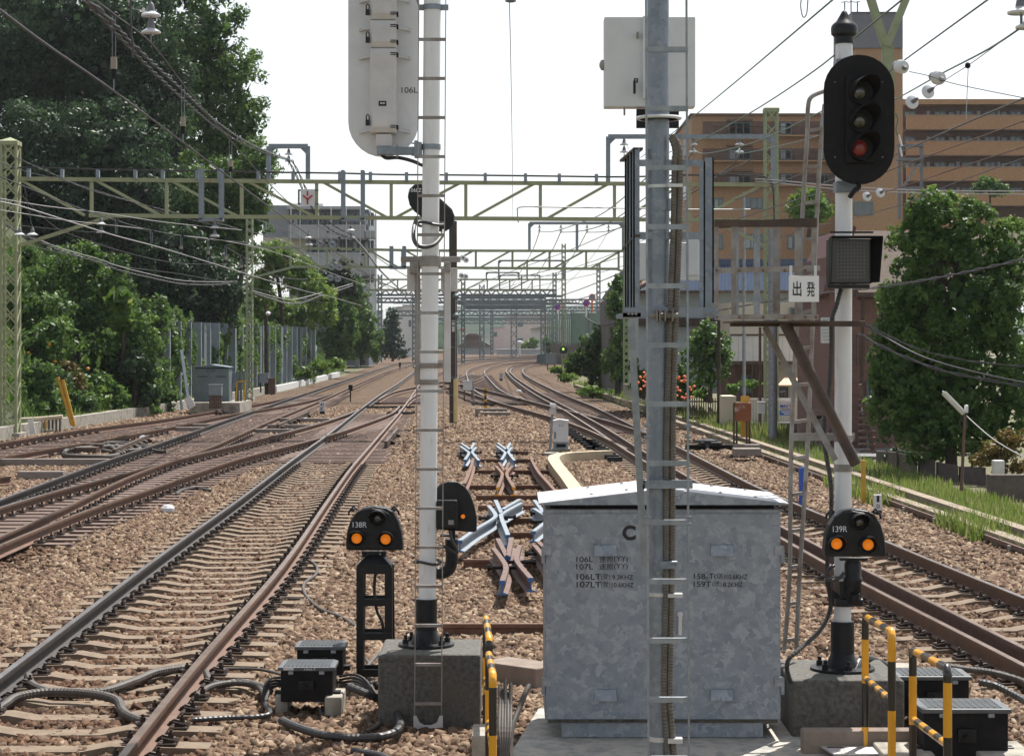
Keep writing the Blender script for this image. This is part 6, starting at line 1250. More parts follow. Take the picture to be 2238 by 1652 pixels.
tree('maple_shrub', 'ochre leaved shrub behind the block wall at the right edge', [(2180,985,40,26),(2210,960,34,30),(2145,1005,30,18),(2225,1020,30,20)], 41, .07, 2.0, 'ochre', 'shrub', trunk=(2180,1040), limbs=False)
tree('shrub', 'dark shrub in the gap between brick house and large round tree', [(1955,1000,24,22),(1985,1010,30,24)], 46, .1, 2.2, 'dark', 'shrub', trunk=(1960,1030), limbs=False)
tree('shrub', 'pale clipped shrubs with flowers behind the wooden post', [(1535,860,22,12),(1640,838,26,10),(1600,850,16,12)], 68, .11, 2.2, 'bright', 'shrub', trunk=(1545,880), limbs=False)
# weeds and grass, nobody could count the blades
def blades(name, pts, h, wd, label, lm='grass', lean=.4, seed=True):
    n = len(pts); p = np.array(pts); a = RNG.random(n)*6.28; hh = h*(.4+.9*RNG.random(n)); w3 = wd*(.6+.8*RNG.random(n))
    t = np.stack([np.cos(a), np.sin(a), np.zeros(n)], 1); l = np.stack([np.cos(a*3.1), np.sin(a*3.1), np.zeros(n)], 1)*(hh*lean*RNG.random(n))[:, None]
    top = p+l+np.stack([0*a, 0*a, hh], 1); md = p+l*.35+np.stack([0*a, 0*a, hh*.55], 1)
    q1 = np.stack([p-t*w3[:, None], p+t*w3[:, None], md+t*w3[:, None]*.8, md-t*w3[:, None]*.8], 1); q2 = np.stack([md-t*w3[:, None]*.8, md+t*w3[:, None]*.8, top+t*w3[:, None]*.1, top-t*w3[:, None]*.1], 1)
    tn = RNG.random(n); o = quads_obj(name, np.concatenate([q1, q2]), LM[lm], None, np.concatenate([tn, tn])); return tag(o, label, 'grass', kind='stuff')
def gpts(n, ya, yb2, f0, f1, z=lambda y: 0.):
    out = []
    while len(out) < n:
        y = 1/(1/ya+(1/yb2-1/ya)*random.random()); a, b = f0(y), f1(y); x = a+(b-a)*random.random(); out.append((x, y, z(y)))
    return out
RW = lambda y: float(rightwall(y))
blades('grass', gpts(14000, 24, 75, lambda y: RW(y)+.55, lambda y: RW(y)+2.0), .17, .010, 'tall yellow green grass between the cable trough and the block wall')
blades('grass', gpts(7000, 26, 60, lambda y: RW(y)-.15, lambda y: RW(y)+.2), .16, .009, 'short bright grass growing under the cable trough', lean=.7)
blades('grass', gpts(5000, 60, 130, lambda y: RW(y)+.2, lambda y: RW(y)+2.2), .3, .025, 'weeds along the far part of the right cable trough')
blades('grass', gpts(900, 29, 31.5, lambda y: RW(y)-.35, lambda y: RW(y)+.3)+gpts(900, 35, 40, lambda y: RW(y)-.45, lambda y: RW(y)+.1), .28, .011, 'bright grass tufts in front of the right cable trough', lean=.6)
blades('weeds', gpts(3000, 58, 70, lambda y: 6.6, lambda y: 8.0), .38, .02, 'tall weeds around the foot of the right lattice mast', lean=.3)
blades('weeds', gpts(3500, 60, 125, lambda y: float(leftwall(y))-.7, lambda y: float(leftwall(y))-.1), .35, .03, 'weeds along the low wall on the left')
blades('weeds', gpts(9000, 70, 175, lambda y: float(leftwall(y))-7, lambda y: float(leftwall(y))-.8, ), .01, .01, 'ground cover on the lower bank')if False else None
gp = [(x, y, bank(x, y)) for x, y, z in gpts(27000, 64, 180, lambda y: float(leftwall(y))-9, lambda y: float(leftwall(y))-.7)]
blades('undergrowth', gp, .4, .05, 'thick undergrowth covering the left bank', 'mid', .8)
# ================================================================ walls, barrier, small equipment
def wall_line(name, pts, w_, z0, z1, m_, label, cat, xoff=0, **kw):
    w3 = [Vector((x+xoff, y, 0)) for x, y in pts]; return MB().sweep(w3, [(-w_/2, z1), (w_/2, z1), (w_/2, z0), (-w_/2, z0)]).build(name, m_, label=label, cat=cat, **kw)
LW = [(float(leftwall(y)), y) for y in (56, 60, 66, 72, 78, 84, 90, 100, 108)]
wall_line('low_wall', LW, .3, -.05, .34, 'conc', 'low weathered concrete wall along the leftmost track', 'wall', -.1)
wall_line('low_wall', [(float(leftwall(y)), y) for y in (112, 118, 126, 135, 145, 158)], .25, -.05, .3, 'whitep', 'pale concrete channel wall farther along beyond the barrier', 'wall', -.1)
for off, z0, z1, lab in ((.32, .02, .22, 'rear brown concrete cable trough beside the grass on the right'), (-.05, .0, .16, 'front brown concrete cable trough with short legs on the right')):
    wall_line('cable_trough', [(RW(y), y) for y in (20, 27, 34, 41, 50, 60, 69)+((84, 100, 119) if off > 0 else ())], .2, z0, z1, mat('brown trough concrete', (.22,.165,.12), .85, 0, (.30,.25,.19), 4, bump=.4, bscale=30, c3=(.12,.09,.07), scale3=1.5), lab, 'cable trough', off)
rt_ = thing('trough_stringer', (RW(34)-.17, 34, 0), 'low brown steel stringer on short legs in front of the right cable trough', 'rail')
MB().sweep([Vector((RW(y)-.18, y, .05)) for y in (22, 27, 34, 41, 52)], [(-.02, .06), (.02, .06), (.02, 0), (-.02, 0)]).build('stringer', 'brown', rt_)
for y in np.arange(23.5, 50, 2.1): MB().box(RW(y)-.23, RW(y)-.15, y-.06, y+.06, -.05, .09).build('leg', 'conc', rt_)
# noise barrier
bx = lambda y: float(np.interp(y, [82, 136], [-14.05, -13.25])); nb = thing('noise_barrier', (bx(82), 82, 0), 'tall grey noise barrier of steel posts overgrown with ivy', 'barrier')
ys_ = list(np.arange(82, 137, 2.5))
for i, y in enumerate(ys_): MB().box(bx(y)-.05, bx(y)+.30, y-.12, y+.12, .1, 3.62).build('post', 'bluegrey', nb)
for y in (90.8, 99.8, 108.8, 117.8, 126.8): MB().box(bx(y)-.03, bx(y)+.26, y-.35, y+.35, .1, 3.55).build('wide_panel', 'fargrey', nb)
k = MB()
for a, b in zip(ys_[:-1], ys_[1:]):
    for z in np.arange(.3, 3.6, .30): k.bar((bx(a)-.1, a, z), (bx(b)-.1, b, z), .03, .03)
    for f in (.33, .66): y = a+(b-a)*f; k.bar((bx(y)-.1, y, .1), (bx(y)-.1, y, 3.5), .03, .03)
k.build('mesh', 'fargrey', nb, kind='stuff')
k = MB(); k.bar(P(396, 765, 82), P(414, 893, 81), .12, .08); k.build('brace', 'bluegrey', nb); k = MB(); k.bar(P(392, 855, 81.5), P(398, 895, 81.3), .08, .06); k.build('brace', 'bluegrey', nb); MB().bar(P(690, 756, 136), P(688, 830, 134), .14, .1).build('brace', 'bluegrey', nb)
ivb = []
for i, (y, z, r, h) in enumerate([(84.5,3.3,1.2,.8),(84,2.0,.6,1.2),(87.5,2.6,.7,1.2),(86,1,.7,1.0),(90,1,.5,1.),(95,1.5,.7,1.6),(97.3,2.6,.6,1.),(101.5,2,1.,1.9),(104,2.6,.9,1.1),(107,2.4,1.,1.4),(110.5,1.6,1.,1.6),(113,3,.9,.8),(116.5,2,1.,1.6),(120,2.8,.8,1.),(124,1.2,1.,1.2),(130,2.2,1.2,1.4),(134,1.,1,1)]): ivb.append(((bx(y)+.12, y, z), .25, r*1.3, h))
q_, t_ = leaves(ivb, .15, 6.5, .35); o = quads_obj('ivy', q_, LM['ivy'], None, t_); tag(o, 'ivy hanging over the noise barrier in sheets', 'ivy', kind='stuff')
# left side boxes
cabinet('signal_cabinet', xb(424, 79), xb(500, 79), 79, 1.0, .32, zb(803, 79), 'fargrey', 'bluegrey', 'grey signalling cabinet marked C13 in front of the noise barrier', 'cabinet', False)
c13 = [o for o in bpy.data.objects if o.name.startswith('signal_cabinet')][-1]; text('C13', (xb(460, 78.9), 78.97, zb(811, 78.9)), .11, c13, width=.30)
text('▬▬▬', (xb(442, 78.9), 78.97, zb(823, 78.9)), .03, c13, width=.4); text('▬▬▬', (xb(482, 78.9), 78.97, zb(823, 78.9)), .03, c13, width=.4)
pbox(415, 524, 880, 903, 77.5, 3.5).build('concrete_plinth', 'conc', label='grey concrete plinth under the C13 cabinet', cat='plinth')
def postbox(x0, x1, y0, y1, yg, Y, m_, label, legs=2, lm_='blackm', txt=None):
    t = thing('equipment_box', (xb((x0+x1)/2, Y), Y, zb(yg, Y)), label, 'equipment box'); d = (x1-x0)*sy(Y)*.6
    MB().box(xb(x0, Y), xb(x1, Y), Y, Y+d, zb(y1, Y), zb(y0, Y)).build('body', m_, t, bevel=.01); MB().box(xb(x0, Y)-.02, xb(x1, Y)+.02, Y-.03, Y+d+.02, zb(y0, Y), zb(y0, Y)+.03).build('lid', m_, t)
    for i in range(legs):
        x = xb(x0+(x1-x0)*((i+.5)/legs if legs > 2 else (.12 if i == 0 else .88)) if legs > 1 else (x0+x1)/2, Y); w3 = (x1-x0)*sy(Y)*.05+.01
        MB().box(x-w3, x+w3, Y+d*.3, Y+d*.3+2*w3, zb(yg, Y), zb(y1, Y)).build('leg', lm_, t)
    return t
postbox(456, 484, 842, 864, 893, 77, 'bluegrey', 'pale blue box on a bundle of dark cables before the C13 cabinet', 6, 'brown')
postbox(503, 516, 816, 846, 885, 80, 'bluegrey', 'narrow grey box right of the C13 cabinet', 2); postbox(567, 586, 817, 837, 858, 92, 'bluegrey', 'grey box at the foot of the brown pole by the barrier', 2)
postbox(586, 601, 828, 862, 864, 92, 'brown', 'rusty brown box right beside the brown pole by the barrier', 1); postbox(1012, 1034, 833, 853, 877, 96, 'whitep', 'pale grey relay box on two dark legs right of the brown pole', 2, 'brown')
gp_ = thing('pipe_rack', (xb(528, 79.5), 79.5, .1), 'row of upright pipes with yellow brackets right of the C13 cabinet', 'pipe rack')
for x in (519, 526, 534): MB().cyl(P(x, 812, 79.5), P(x+1, 884, 79.5), .055, n=8).build('pipe', 'fargrey', gp_)
k = MB(); k.bar(P(516, 835, 79.3), P(538, 832, 79.3), .05, .05); k.bar(P(518, 835, 79.3), P(515, 882, 79.3), .05, .05); k.bar(P(536, 833, 79.3), P(533, 882, 79.3), .05, .05); k.build('yellow_bracket', 'ylw', gp_)
def pole(x0, y0, x1, y1, Y, r, m_, label, r2=None, cat='pole'): return MB().cyl(P(x1, y1, Y), P(x0, y0, Y), r, r2 or r*.8, 12).build('pole', m_, smooth=True, label=label, cat=cat)
lp = thing('lamp_pole', P(583, 860, 93), 'brown lamp pole with a small white lamp before the barrier', 'lamp pole'); MB().cyl(P(583, 862, 93), P(581, 665, 93), .10, .07, 10).build('pole', 'bark', lp); MB().lathe(P(586, 690, 92.8), [(.03, 0), (.11, .05), (.12, .12), (.04, .2)], (0, 0, 1), 10).build('lamp', 'whitep', lp, smooth=True)
pole(733, 690, 733, 800, 150, .10, 'bark', 'dark wooden pole left of the curve'); pole(605, 670, 605, 700, 150, .06, 'bark', 'slender far pole above the barrier') if False else None
br = thing('brown_pole', P(991, 925, 63), 'tall dark brown steel pole with bands right of the white mast', 'pole'); Yb = 66
MB().bar(P(991, 924, Yb), P(990, 484, Yb), .25, .25, up=(0, 1, 0)).build('post', mat('dark brown post', (.075,.06,.052), .7, 0, (.05,.04,.036), 8), br)
for y in (610, 703, 712, 759, 825, 863, 900): MB().box(xb(983, Yb), xb(999, Yb), Yb-.15, Yb+.15, zb(y+1.5, Yb), zb(y-1.5, Yb)).build('band', 'fargrey', br)
MB().cyl(P(996, 922, Yb-.2), P(996, 828, Yb-.2), .075, n=12).build('guy_guard', 'yellowp', br, smooth=True); MB().cyl(P(996, 940, Yb-.2), P(996, 600, Yb-.2), .015, n=6).build('guy_wire', 'steel', br)
for y in (648, 690): MB().lathe(P(996, y, Yb-.2), [(.04, -.1), (.11, -.03), (.11, .03), (.04, .1)], n=12).build('spool', 'fargrey', br, smooth=True)
text('▪', (xb(990, Yb), Yb-.13, zb(706, Yb)), .1, br, 'inkw') if False else MB().box(xb(988, Yb), xb(994, Yb), Yb-.14, Yb-.13, zb(725, Yb), zb(700, Yb)).build('number_plate', 'whitep', br)
for x, y in ((1011, 564), (1018, 569), (1008, 603), (1017, 605)): disc(x, y, 64, .09, 'one of two pairs of pale knob insulators on the arm behind the white mast')
for o in bpy.data.objects:
    if o.get('label') == 'one of two pairs of pale knob insulators on the arm behind the white mast': o['group'] = 'knob insulators behind the white mast'
    if o.get('label') == 'one of six glassy discs in pairs before the grey apartment block': o['group'] = 'glassy discs before the apartment block'
    if o.get('label') == 'small dropper between messenger and contact wire of the left tracks': o['group'] = 'small droppers of the left tracks'
# yellow rods, bamboo rail, post signs on the left
yr = thing('yellow_rods', P(157, 935, 64), 'two leaning yellow rods with black caps by the low wall', 'rods')
for a, b in (((126, 823), (158, 930)), ((137, 829), (163, 932))): MB().cyl(P(*b, 64), P(*a, 64), .055, n=10).build('rod', 'ylw', yr, smooth=True); MB().cyl(P(*a, 64), P(a[0]-.6, a[1]-3, 64), .065, n=10).build('cap', 'blackm', yr)
bf = thing('bamboo_fence', P(90, 950, 63), 'short low fence of pale rails and grey stakes beside the left lattice mast', 'fence')
MB().tube([P(37, 918, 63), P(80, 916, 63), P(137, 911, 63)], .07, 8).build('rail', mat('pale cane', (.55,.47,.36), .7), bf); MB().tube([P(48, 945, 63), P(85, 943, 63), P(118, 941, 63)], .05, 8).build('rail', 'conc', bf)
for x in range(44, 136, 8): MB().box(xb(x-1.5, 63.2), xb(x+1.5, 63.2), 63.1, 63.2, zb(944, 63.2), zb(916, 63.2)).build('stake', 'ylw' if x == 100 else 'bark', bf)
MB().bar(P(72, 948, 61), P(66, 916, 61), .17, .03, up=(0, 1, 0)).build('marker_post', 'whitep', label='leaning white marker plate before the bamboo fence', cat='marker')
MB().bar(P(421, 890, 76), P(408, 868, 76), .26, .03, up=(0, 1, 0)).build('white_board', 'whitep', label='leaning blank white board left of the C13 cabinet', cat='board')
def marker(x, y0, y1, wd, Y, label, txt=None, m_='whitep', base=None):
    t = thing('track_marker', (xb(x, Y), Y, 0), label, 'marker'); MB().box(xb(x-wd/2, Y), xb(x+wd/2, Y), Y, Y+.08, zb(y1, Y), zb(y0, Y)).build('plate', m_, t, bevel=.004)
    if base: MB().box(xb(x-wd/2+.5, Y), xb(x+wd/2-.5, Y), Y, Y+.08, zb(base, Y), zb(y1, Y)).build('foot', 'blackm', t)
    for s_, yy, h, ww in (txt or ()): text(s_, (xb(x, Y), Y-.003, zb(yy, Y)), h*sy(Y), t, width=ww*sy(Y), bold=.01)
    return t
marker(704, 878, 899, 12, 75, 'white marker reading 41 and K between the left tracks', (('41', 884, 6, 9), ('K', 893.5, 9, 7)), base=905)
marker(1095, 815, 828, 8, 118, 'white marker reading 2 and 0 before the sharp bend', (('2', 819, 5, 4), ('0', 825, 4, 3)), base=832); marker(1919, 1081, 1115, 17, 33, 'white marker reading 1 and 0 at the trough', (('1', 1090, 14, 6), ('0', 1106, 9, 7)), base=1124)
marker(888, 799, 807, 6, 200, 'tiny white marker far along the left curve'); marker(826, 760, 764, 8, 230, 'tiny far marker by the conifer') if False else None
for x, y0, y1, yb_, Y, lab in ((766, 841, 853, 878, 92, 'black square target on a thin stake between the left tracks'), (874, 792, 802, 810, 175, 'farther black square target on a short stake')):
    t = thing('stake_target', (xb(x, Y), Y, 0), lab, 'marker'); pbox(x-4.5*92/Y, x+4.5*92/Y, y0, y1, Y, .04).build('plate', 'blackm', t); MB().cyl(P(x, yb_, Y+.02), P(x, y1, Y+.02), .03, n=6).build('stake', 'blackm', t)
t = thing('speed_board', P(714, 815, 160), 'small dark board reading 80 at the curve', 'sign'); text('80', (xb(714, 138), 138, zb(803, 138)), .22, t, 'ink', width=.32); MB().cyl(P(715, 820, 138), P(715, 808, 138), .03, n=6).build('stake', 'blackm', t)
def stud(x, y, s, label):
    p = G(x, y+5*s, .02); r = s*12*p.y/F; t = MB().lathe(p, [(r, 0), (r, r*.5), (r*.6, r*.95), (r*.2, r*1.0)], n=8); t.build('track_marker', 'whitep', label=label, cat='track marker cap')
stud(313, 957, .8, 'small white cap on the ballast right of the coiled cables'); stud(367, 1111, 1.25, 'larger white cap on the ballast in the left foreground'); stud(667, 916, .55, 'small white cap near the 41 marker'); stud(1134, 855, .5, 'small white cap before the dual gauge track')
# timber walkway beams left
for a, b, y, lab in ((-20, 238, 1010, 'nearest the picture edge, upper'), (40, 140, 1038, 'below the long one by the rail end'), (340, 452, 939, 'near the round crossing'), (385, 470, 931, 'short one at the frog'), (548, 640, 943, 'lowest of the trio left of the 41 marker'), (585, 690, 933, 'middle of the trio left of the 41 marker'), (600, 720, 919, 'upper of the trio near the white cap')):
    p, q = G(a, y, .08), G(b, y, .08); MB().bar(p, q, .22, .16).build('timber_beam', 'beamw', label='grey timber beam lying across the ballast, '+lab, cat='timber', bevel=.01)
MB().sweep([G(-40, 1046, .2), G(-10, 1043, .2), G(22, 1040, .2)], prof).build('spare_rail', 'rust', label='cut rusty rail end at the left picture edge', cat='rail')
cc = thing('cable_coil', G(210, 985, .03), 'black cable coil and flat boxes between the left tracks', 'cable coil')
for pts in ([(140,990),(150,983),(200,978),(290,976),(305,983),(280,985)],[(138,992),(160,997),(230,998),(260,992),(245,978),(235,972)],[(160,985),(200,972),(250,970),(320,978),(335,985),(360,988)],[(225,984),(270,992),(255,973)],[(190,973),(240,968),(300,970),(340,980)]):
    MB().tube(smooth_line([G(x, y, .08) for x, y in pts], k=6), .055, 8).build('loop', 'cableb', cc, smooth=True)
for x, y in ((205, 975), (190, 983)): p = G(x, y, .1); MB().cb(p, .55, .5, .14).build('flat_box', 'brace', cc)
for pts in ([(620,912),(640,905),(700,902)],): pass
MB().tube(smooth_line([G(x, y, .06) for x, y in [(385,1080),(400,1070),(430,1066),(460,1072)]]), .03, 6).build('cable', 'cableb', label='short black cable crossing under the second track rail', cat='cable')
# crossing rails guard boxes
def fillers(pts, n, lab):
    t = thing('check_rail', G(*pts[0], 0), lab, 'check rail')
    w3 = [G(x, y, .16) for x, y in pts]; MB().bar(w3[0]+Vector((.1, 0, 0)), w3[1]+Vector((.1, 0, 0)), .08, .14).build('rail', 'brace', t)
    for i in range(n): p = w3[0].lerp(w3[1], (i+.5)/n); MB().bar(p, p+Vector((.25, -.1, -.1)), .05, .12).build('brace_plate', 'brace', t)
fillers([(240,988),(318,955)], 7, 'ribbed check rail inside the second track at the left'); fillers([(600,932),(668,903)], 8, 'ribbed check rail on the crossover left of the 41 marker'); fillers([(468,900),(520,888)], 8, 'ribbed check rail on the leftmost track before the cabinet'); fillers([(835,970),(862,940)], 2, 'short check rail by the brown rail near the white mast')
# switch machines, bars
def swm(x0, x1, y, Y, lab, m_='blackm'):
    t = thing('switch_rods', (xb((x0+x1)/2, Y), Y, 0), lab, 'switch rods')
    for k in range(3): MB().bar(Vector((xb(x0, Y), Y+k*.5, .08)), Vector((xb(x1, Y), Y+k*.5, .08)), .09, .05).build('rod', m_, t)
    return t
Yw = F*2.85/(892-HY); swm(800, 905, 892, Yw, 'black switch rods of the turnout left of the white mast'); swm(1030, 1130, 878, F*2.85/(885-HY), 'black switch rods right of the brown pole'); swm(845, 905, 905, F*2.85/(905-HY), 'nearer black switch rods left of the white mast')
for x, y, lab in ((1270, 960, 'left part'), (1310, 985, 'right part')):
    t = thing('slide_chairs', G(x, y, .05), 'cluster of glossy black slide chairs beside the dual gauge turnout, '+lab, 'slide chairs')
    for i in range(9): p = G(x-30+i*7+(x-1270)*.2, y-18+i*5, .05); MB().cb(p+Vector((0, 0, .04)), .35, .1, .1).build('chair', 'black', t)
pm = thing('point_machine', G(1560, 983, 0), 'black point machine with a cable on a long bar beside the right track', 'point machine')
Yp = 53; MB().box(xb(1500, Yp), xb(1640, Yp), Yp, Yp+.3, zb(985, Yp), zb(972, Yp)).build('bar', 'blackm', pm); MB().box(xb(1528, Yp), xb(1575, Yp), Yp-.3, Yp+.35, zb(975, Yp), zb(965, Yp)).build('body', 'black', pm, bevel=.03); MB().lathe(P(1545, 966, Yp), [(.3, 0), (.28, .05), (.1, .09)], n=14).build('cover', 'black', pm); MB().tube(smooth_line([P(1545, 972, Yp-.3), P(1550, 985, Yp-.4), P(1570, 996, Yp-.8)]), .04, 8).build('cable', 'rubber', pm)
for x0, x1, y0, y1, Y, lab in ((1095,1140,905,916,76,'left'),(870,950,0,0,0,'')):
    if Y: pass
pbox(1083, 1135, 877, 892, 84, 1.2).build('switch_box', 'blackm', label='low black switch machine before the crossover', cat='switch machine') if False else None
pbox(1045, 1108, 893, 900, 80, .5).build('timber_block', 'beamw', label='upper mossy timber block before the crossover', cat='timber'); pbox(1052, 1115, 901, 908, 76, .5).build('timber_block', 'beamw', label='lower mossy timber block before the crossover', cat='timber')
pbox(1038, 1046, 893, 918, 74, .3).build('stake', 'beamw', label='short grey square stake left of the mossy timber blocks', cat='stake')
yp_ = thing('yellow_marker', P(1060, 900, 83), 'thin black and yellow stake by the crossover', 'stake'); MB().cyl(P(1061, 893, 83), P(1061, 852, 83), .04, n=8).build('stake', 'blackm', yp_); 
for y in (850, 862, 875, 888): MB().cyl(P(1061, y+3, 83), P(1061, y-2, 83), .07, n=8).build('band', 'ylw', yp_)
# loudspeaker posts and X12 box
def speaker(x, xb_, ytop, yspk, ybot, Y, s, label):
    t = thing('loudspeaker_post', P(xb_, ybot, Y), label, 'loudspeaker'); MB().cyl(P(xb_, ybot, Y), P(x, ytop+10*s, Y), .03, n=10).build('post', 'bluegrey', t)
    MB().lathe(P(x, yspk, Y), [(4*s*sy(Y), .12), (5*s*sy(Y), .05), (8*s*sy(Y), -.08), (8.2*s*sy(Y), -.1), (6*s*sy(Y), -.08)], (0, 1, .12), 16).build('horn', 'ivory', t, smooth=True); MB().box(xb(x-6.5*s, Y), xb(x+6.5*s, Y), Y-.05, Y+.12, zb(ytop+7*s, Y), zb(ytop, Y)).build('lamp_box', 'whitep', t, bevel=.01)
    return t
speaker(1208, 1201, 882, 896, 996, 51.5, 1, 'pale horn loudspeaker on a slim post left of the X12 box'); speaker(1033, 1036, 816, 828, 892, 88, .6, 'small far horn loudspeaker above the relay box')
pbox(1190, 1222, 990, 1003, 50.5, .45).build('concrete_footing', 'conc', label='grey concrete footing of the slim loudspeaker post', cat='concrete footing')
Yx = 52; x12 = thing('relay_box', (xb(1224, Yx), Yx, zb(988, Yx)), 'pale grey relay box marked X12 with an open slot in its base', 'relay box')
MB().box(xb(1209, Yx), xb(1242, Yx), Yx, Yx+.35, zb(966, Yx), zb(920, Yx)).build('body', 'whitep', x12, bevel=.01); MB().prism([(xb(1207, Yx), zb(921, Yx)), (xb(1243, Yx), zb(922, Yx)), (xb(1243, Yx), zb(919, Yx)), (xb(1223, Yx), zb(916, Yx)), (xb(1207, Yx), zb(919, Yx))][::-1], Yx-.04, Yx+.4).build('roof', 'whitep', x12)
MB().box(xb(1210, Yx), xb(1242, Yx), Yx+.01, Yx+.34, zb(980, Yx), zb(966, Yx)).build('base', 'bluegrey', x12); MB().box(xb(1216, Yx), xb(1237, Yx), Yx-.003, Yx+.012, zb(977, Yx), zb(970, Yx)).build('slot', 'blackm', x12)
MB().box(xb(1207, Yx), xb(1246, Yx), Yx-.1, Yx+.5, zb(988, Yx), zb(980, Yx)).build('footing', 'conc', x12); text('X12', (xb(1226, Yx), Yx-.003, zb(930, Yx)), 4.5*sy(Yx), x12, width=11*sy(Yx)); MB().box(xb(1212, Yx), xb(1214, Yx), Yx-.02, Yx, zb(958, Yx), zb(944, Yx)).build('handle', 'blackm', x12)
w3 = smooth_line([G(1332, 986, .2), G(1250, 990, .2), G(1218, 995, .2), G(1210, 1003, .2), G(1220, 1020, .2), G(1240, 1045, .2), G(1262, 1075, .2)], k=5)
MB().sweep(w3, [(-.13, .02), (.13, .02), (.13, -.25), (-.13, -.25)]).build('duct', mat('cream duct concrete', (.50,.42,.29), .8, 0, (.42,.35,.25), 6), label='cream concrete cable duct bending behind the large cabinet', cat='cable duct')
# far right side equipment
ff = cabinet('signal_cabinet', xb(1173, 225), xb(1220, 225), 225, 1.6, .1, zb(775, 225), 'fargrey', 'bluegrey', 'far zinc cabinet at the foot of the distant lattice masts', 'cabinet', False)
postbox(1194, 1215, 773, 795, 808, 168, 'bluegrey', 'pale box on legs before the far zinc cabinet', 2)
fs = thing('small_signal', P(1231, 780, 160), 'small black round headed signal with a yellow green light on the far green mast', 'signal'); MB().prism([(xb(1231+9*math.cos(t), 160), zb(765-8.5*math.sin(t), 160)) for t in np.linspace(0, 6.1, 16)], 159.6, 159.9).build('head', 'black', fs); MB().lathe(P(1231, 763, 159.55), [(.1, 0), (.08, .05)], (0, -1, 0), 10).build('lens', mat('green lens', (.2,.4,.05), .3, emit=(.5,.9,.1), es=.8), fs)
# right foreground: rusty box, posts, lamp
rb = thing('rusty_box', (xb(1622, 50), 50, .1), 'rusty white box on a black frame with a yellow panel behind', 'equipment box'); Y = 50
MB().box(xb(1605, Y), xb(1641, Y), Y-.1, Y+.3, zb(920, Y), zb(880, Y)).build('body', mat('peeling white paint', (.6,.6,.6), .7, 0, (.22,.07,.03), 2.5, lo=.40, hi=.50, c3=(.25,.09,.04), scale3=3), rb, bevel=.01)
for x in (1604, 1610, 1632, 1638): MB().bar(P(x, 982, Y+(.3 if x in (1610, 1638) else -.05)), P(x, 880, Y+(.3 if x in (1610, 1638) else -.05)), .045, .045, up=(0, 1, 0)).build('leg', 'brace', rb)
k = MB(); k.bar(P(1604, 961, Y-.05), P(1638, 961, Y-.05), .04, .04); k.bar(P(1604, 881, Y-.05), P(1636, 881, Y-.05), .04, .04); k.build('frame_bar', 'brace', rb)
MB().box(xb(1619, Y+.5), xb(1637, Y+.5), Y+.45, Y+.5, zb(958, Y), zb(867, Y)).build('yellow_panel', 'ylw', rb)
pbox(1606, 1664, 981, 996, 48, .6).build('timber_block', 'beamw', label='stacked dark timber blocks at the foot of the rusty box, lower', cat='timber'); pbox(1606, 1662, 972, 981, 49.5, .4).build('timber_block', 'beamw', label='stacked dark timber blocks at the foot of the rusty box, upper', cat='timber')
pole(1571, 700, 1571, 935, 64, .065, 'bark', 'slim grey wooden post in front of the garden tree'); gpz = pole(1689, 500, 1689, 960, 58, .13, 'steel', 'pale grey steel pole standing beside the right lattice mast', .13)
pole(1626, 420, 1626, 868, 66, .055, 'steel', 'slim pale pole left of the right lattice mast'); pole(1661, 715, 1661, 935, 60, .05, 'brown', 'thin rust coloured pole carrying a small white box')
postbox(1657, 1673, 880, 904, 905, 59, 'whitep', 'small white box fixed to the thin rust coloured pole', 1, 'brown')
pbox(1683, 1696, 604, 606, 57.9, .3).build('band', 'fargrey', gpz) if False else None
st_ = thing('street_lamp', P(2104, 1070, 36.5), 'rusty street lamp with a long white tube fitting at the right', 'street lamp'); Y = 36.5
MB().cyl(P(2101, 1072, Y), P(2109, 905, Y), .032, .026, 10).build('post', 'brown', st_, smooth=True)
MB().bar(P(2107, 904, Y), P(2062, 858, Y), .10, .09).build('tube_fitting', mat('aged lamp glass', (.55,.56,.50), .35), st_, bevel=.02); MB().bar(P(2108, 901, Y-.0), P(2061, 855, Y+.02), .13, .02).build('reflector', 'whitep', st_)
MB().lathe(P(2112, 902, Y), [(.03, 0), (.035, .05), (.035, .13), (.02, .14)], n=10).build('sensor', 'whitep', st_); MB().tube(smooth_line([P(2106, 905, Y), P(2097, 925, Y), P(2104, 937, Y), P(2114, 934, Y), P(2112, 915, Y)]), .01, 6).build('wire_loop', 'rubber', st_)
wire([(2112,908),(2130,925),(2165,955),(2200,978),(2250,1005)], 36.5, 30, .008, 'pale twisted lamp cable running down to the right edge', 'wirew')
MB().box(xb(1884, 36), xb(1892, 36), 36, 36.1, 0, zb(1006, 36)).build('yellow_post', 'ylw', label='short yellow post behind the right white mast', cat='post')
MB().box(xb(1747, 34), xb(1757, 34), 34, 34.08, 0, zb(1022, 34)).build('blue_post', 'blue', label='short post with blue top by the cable trough', cat='post')
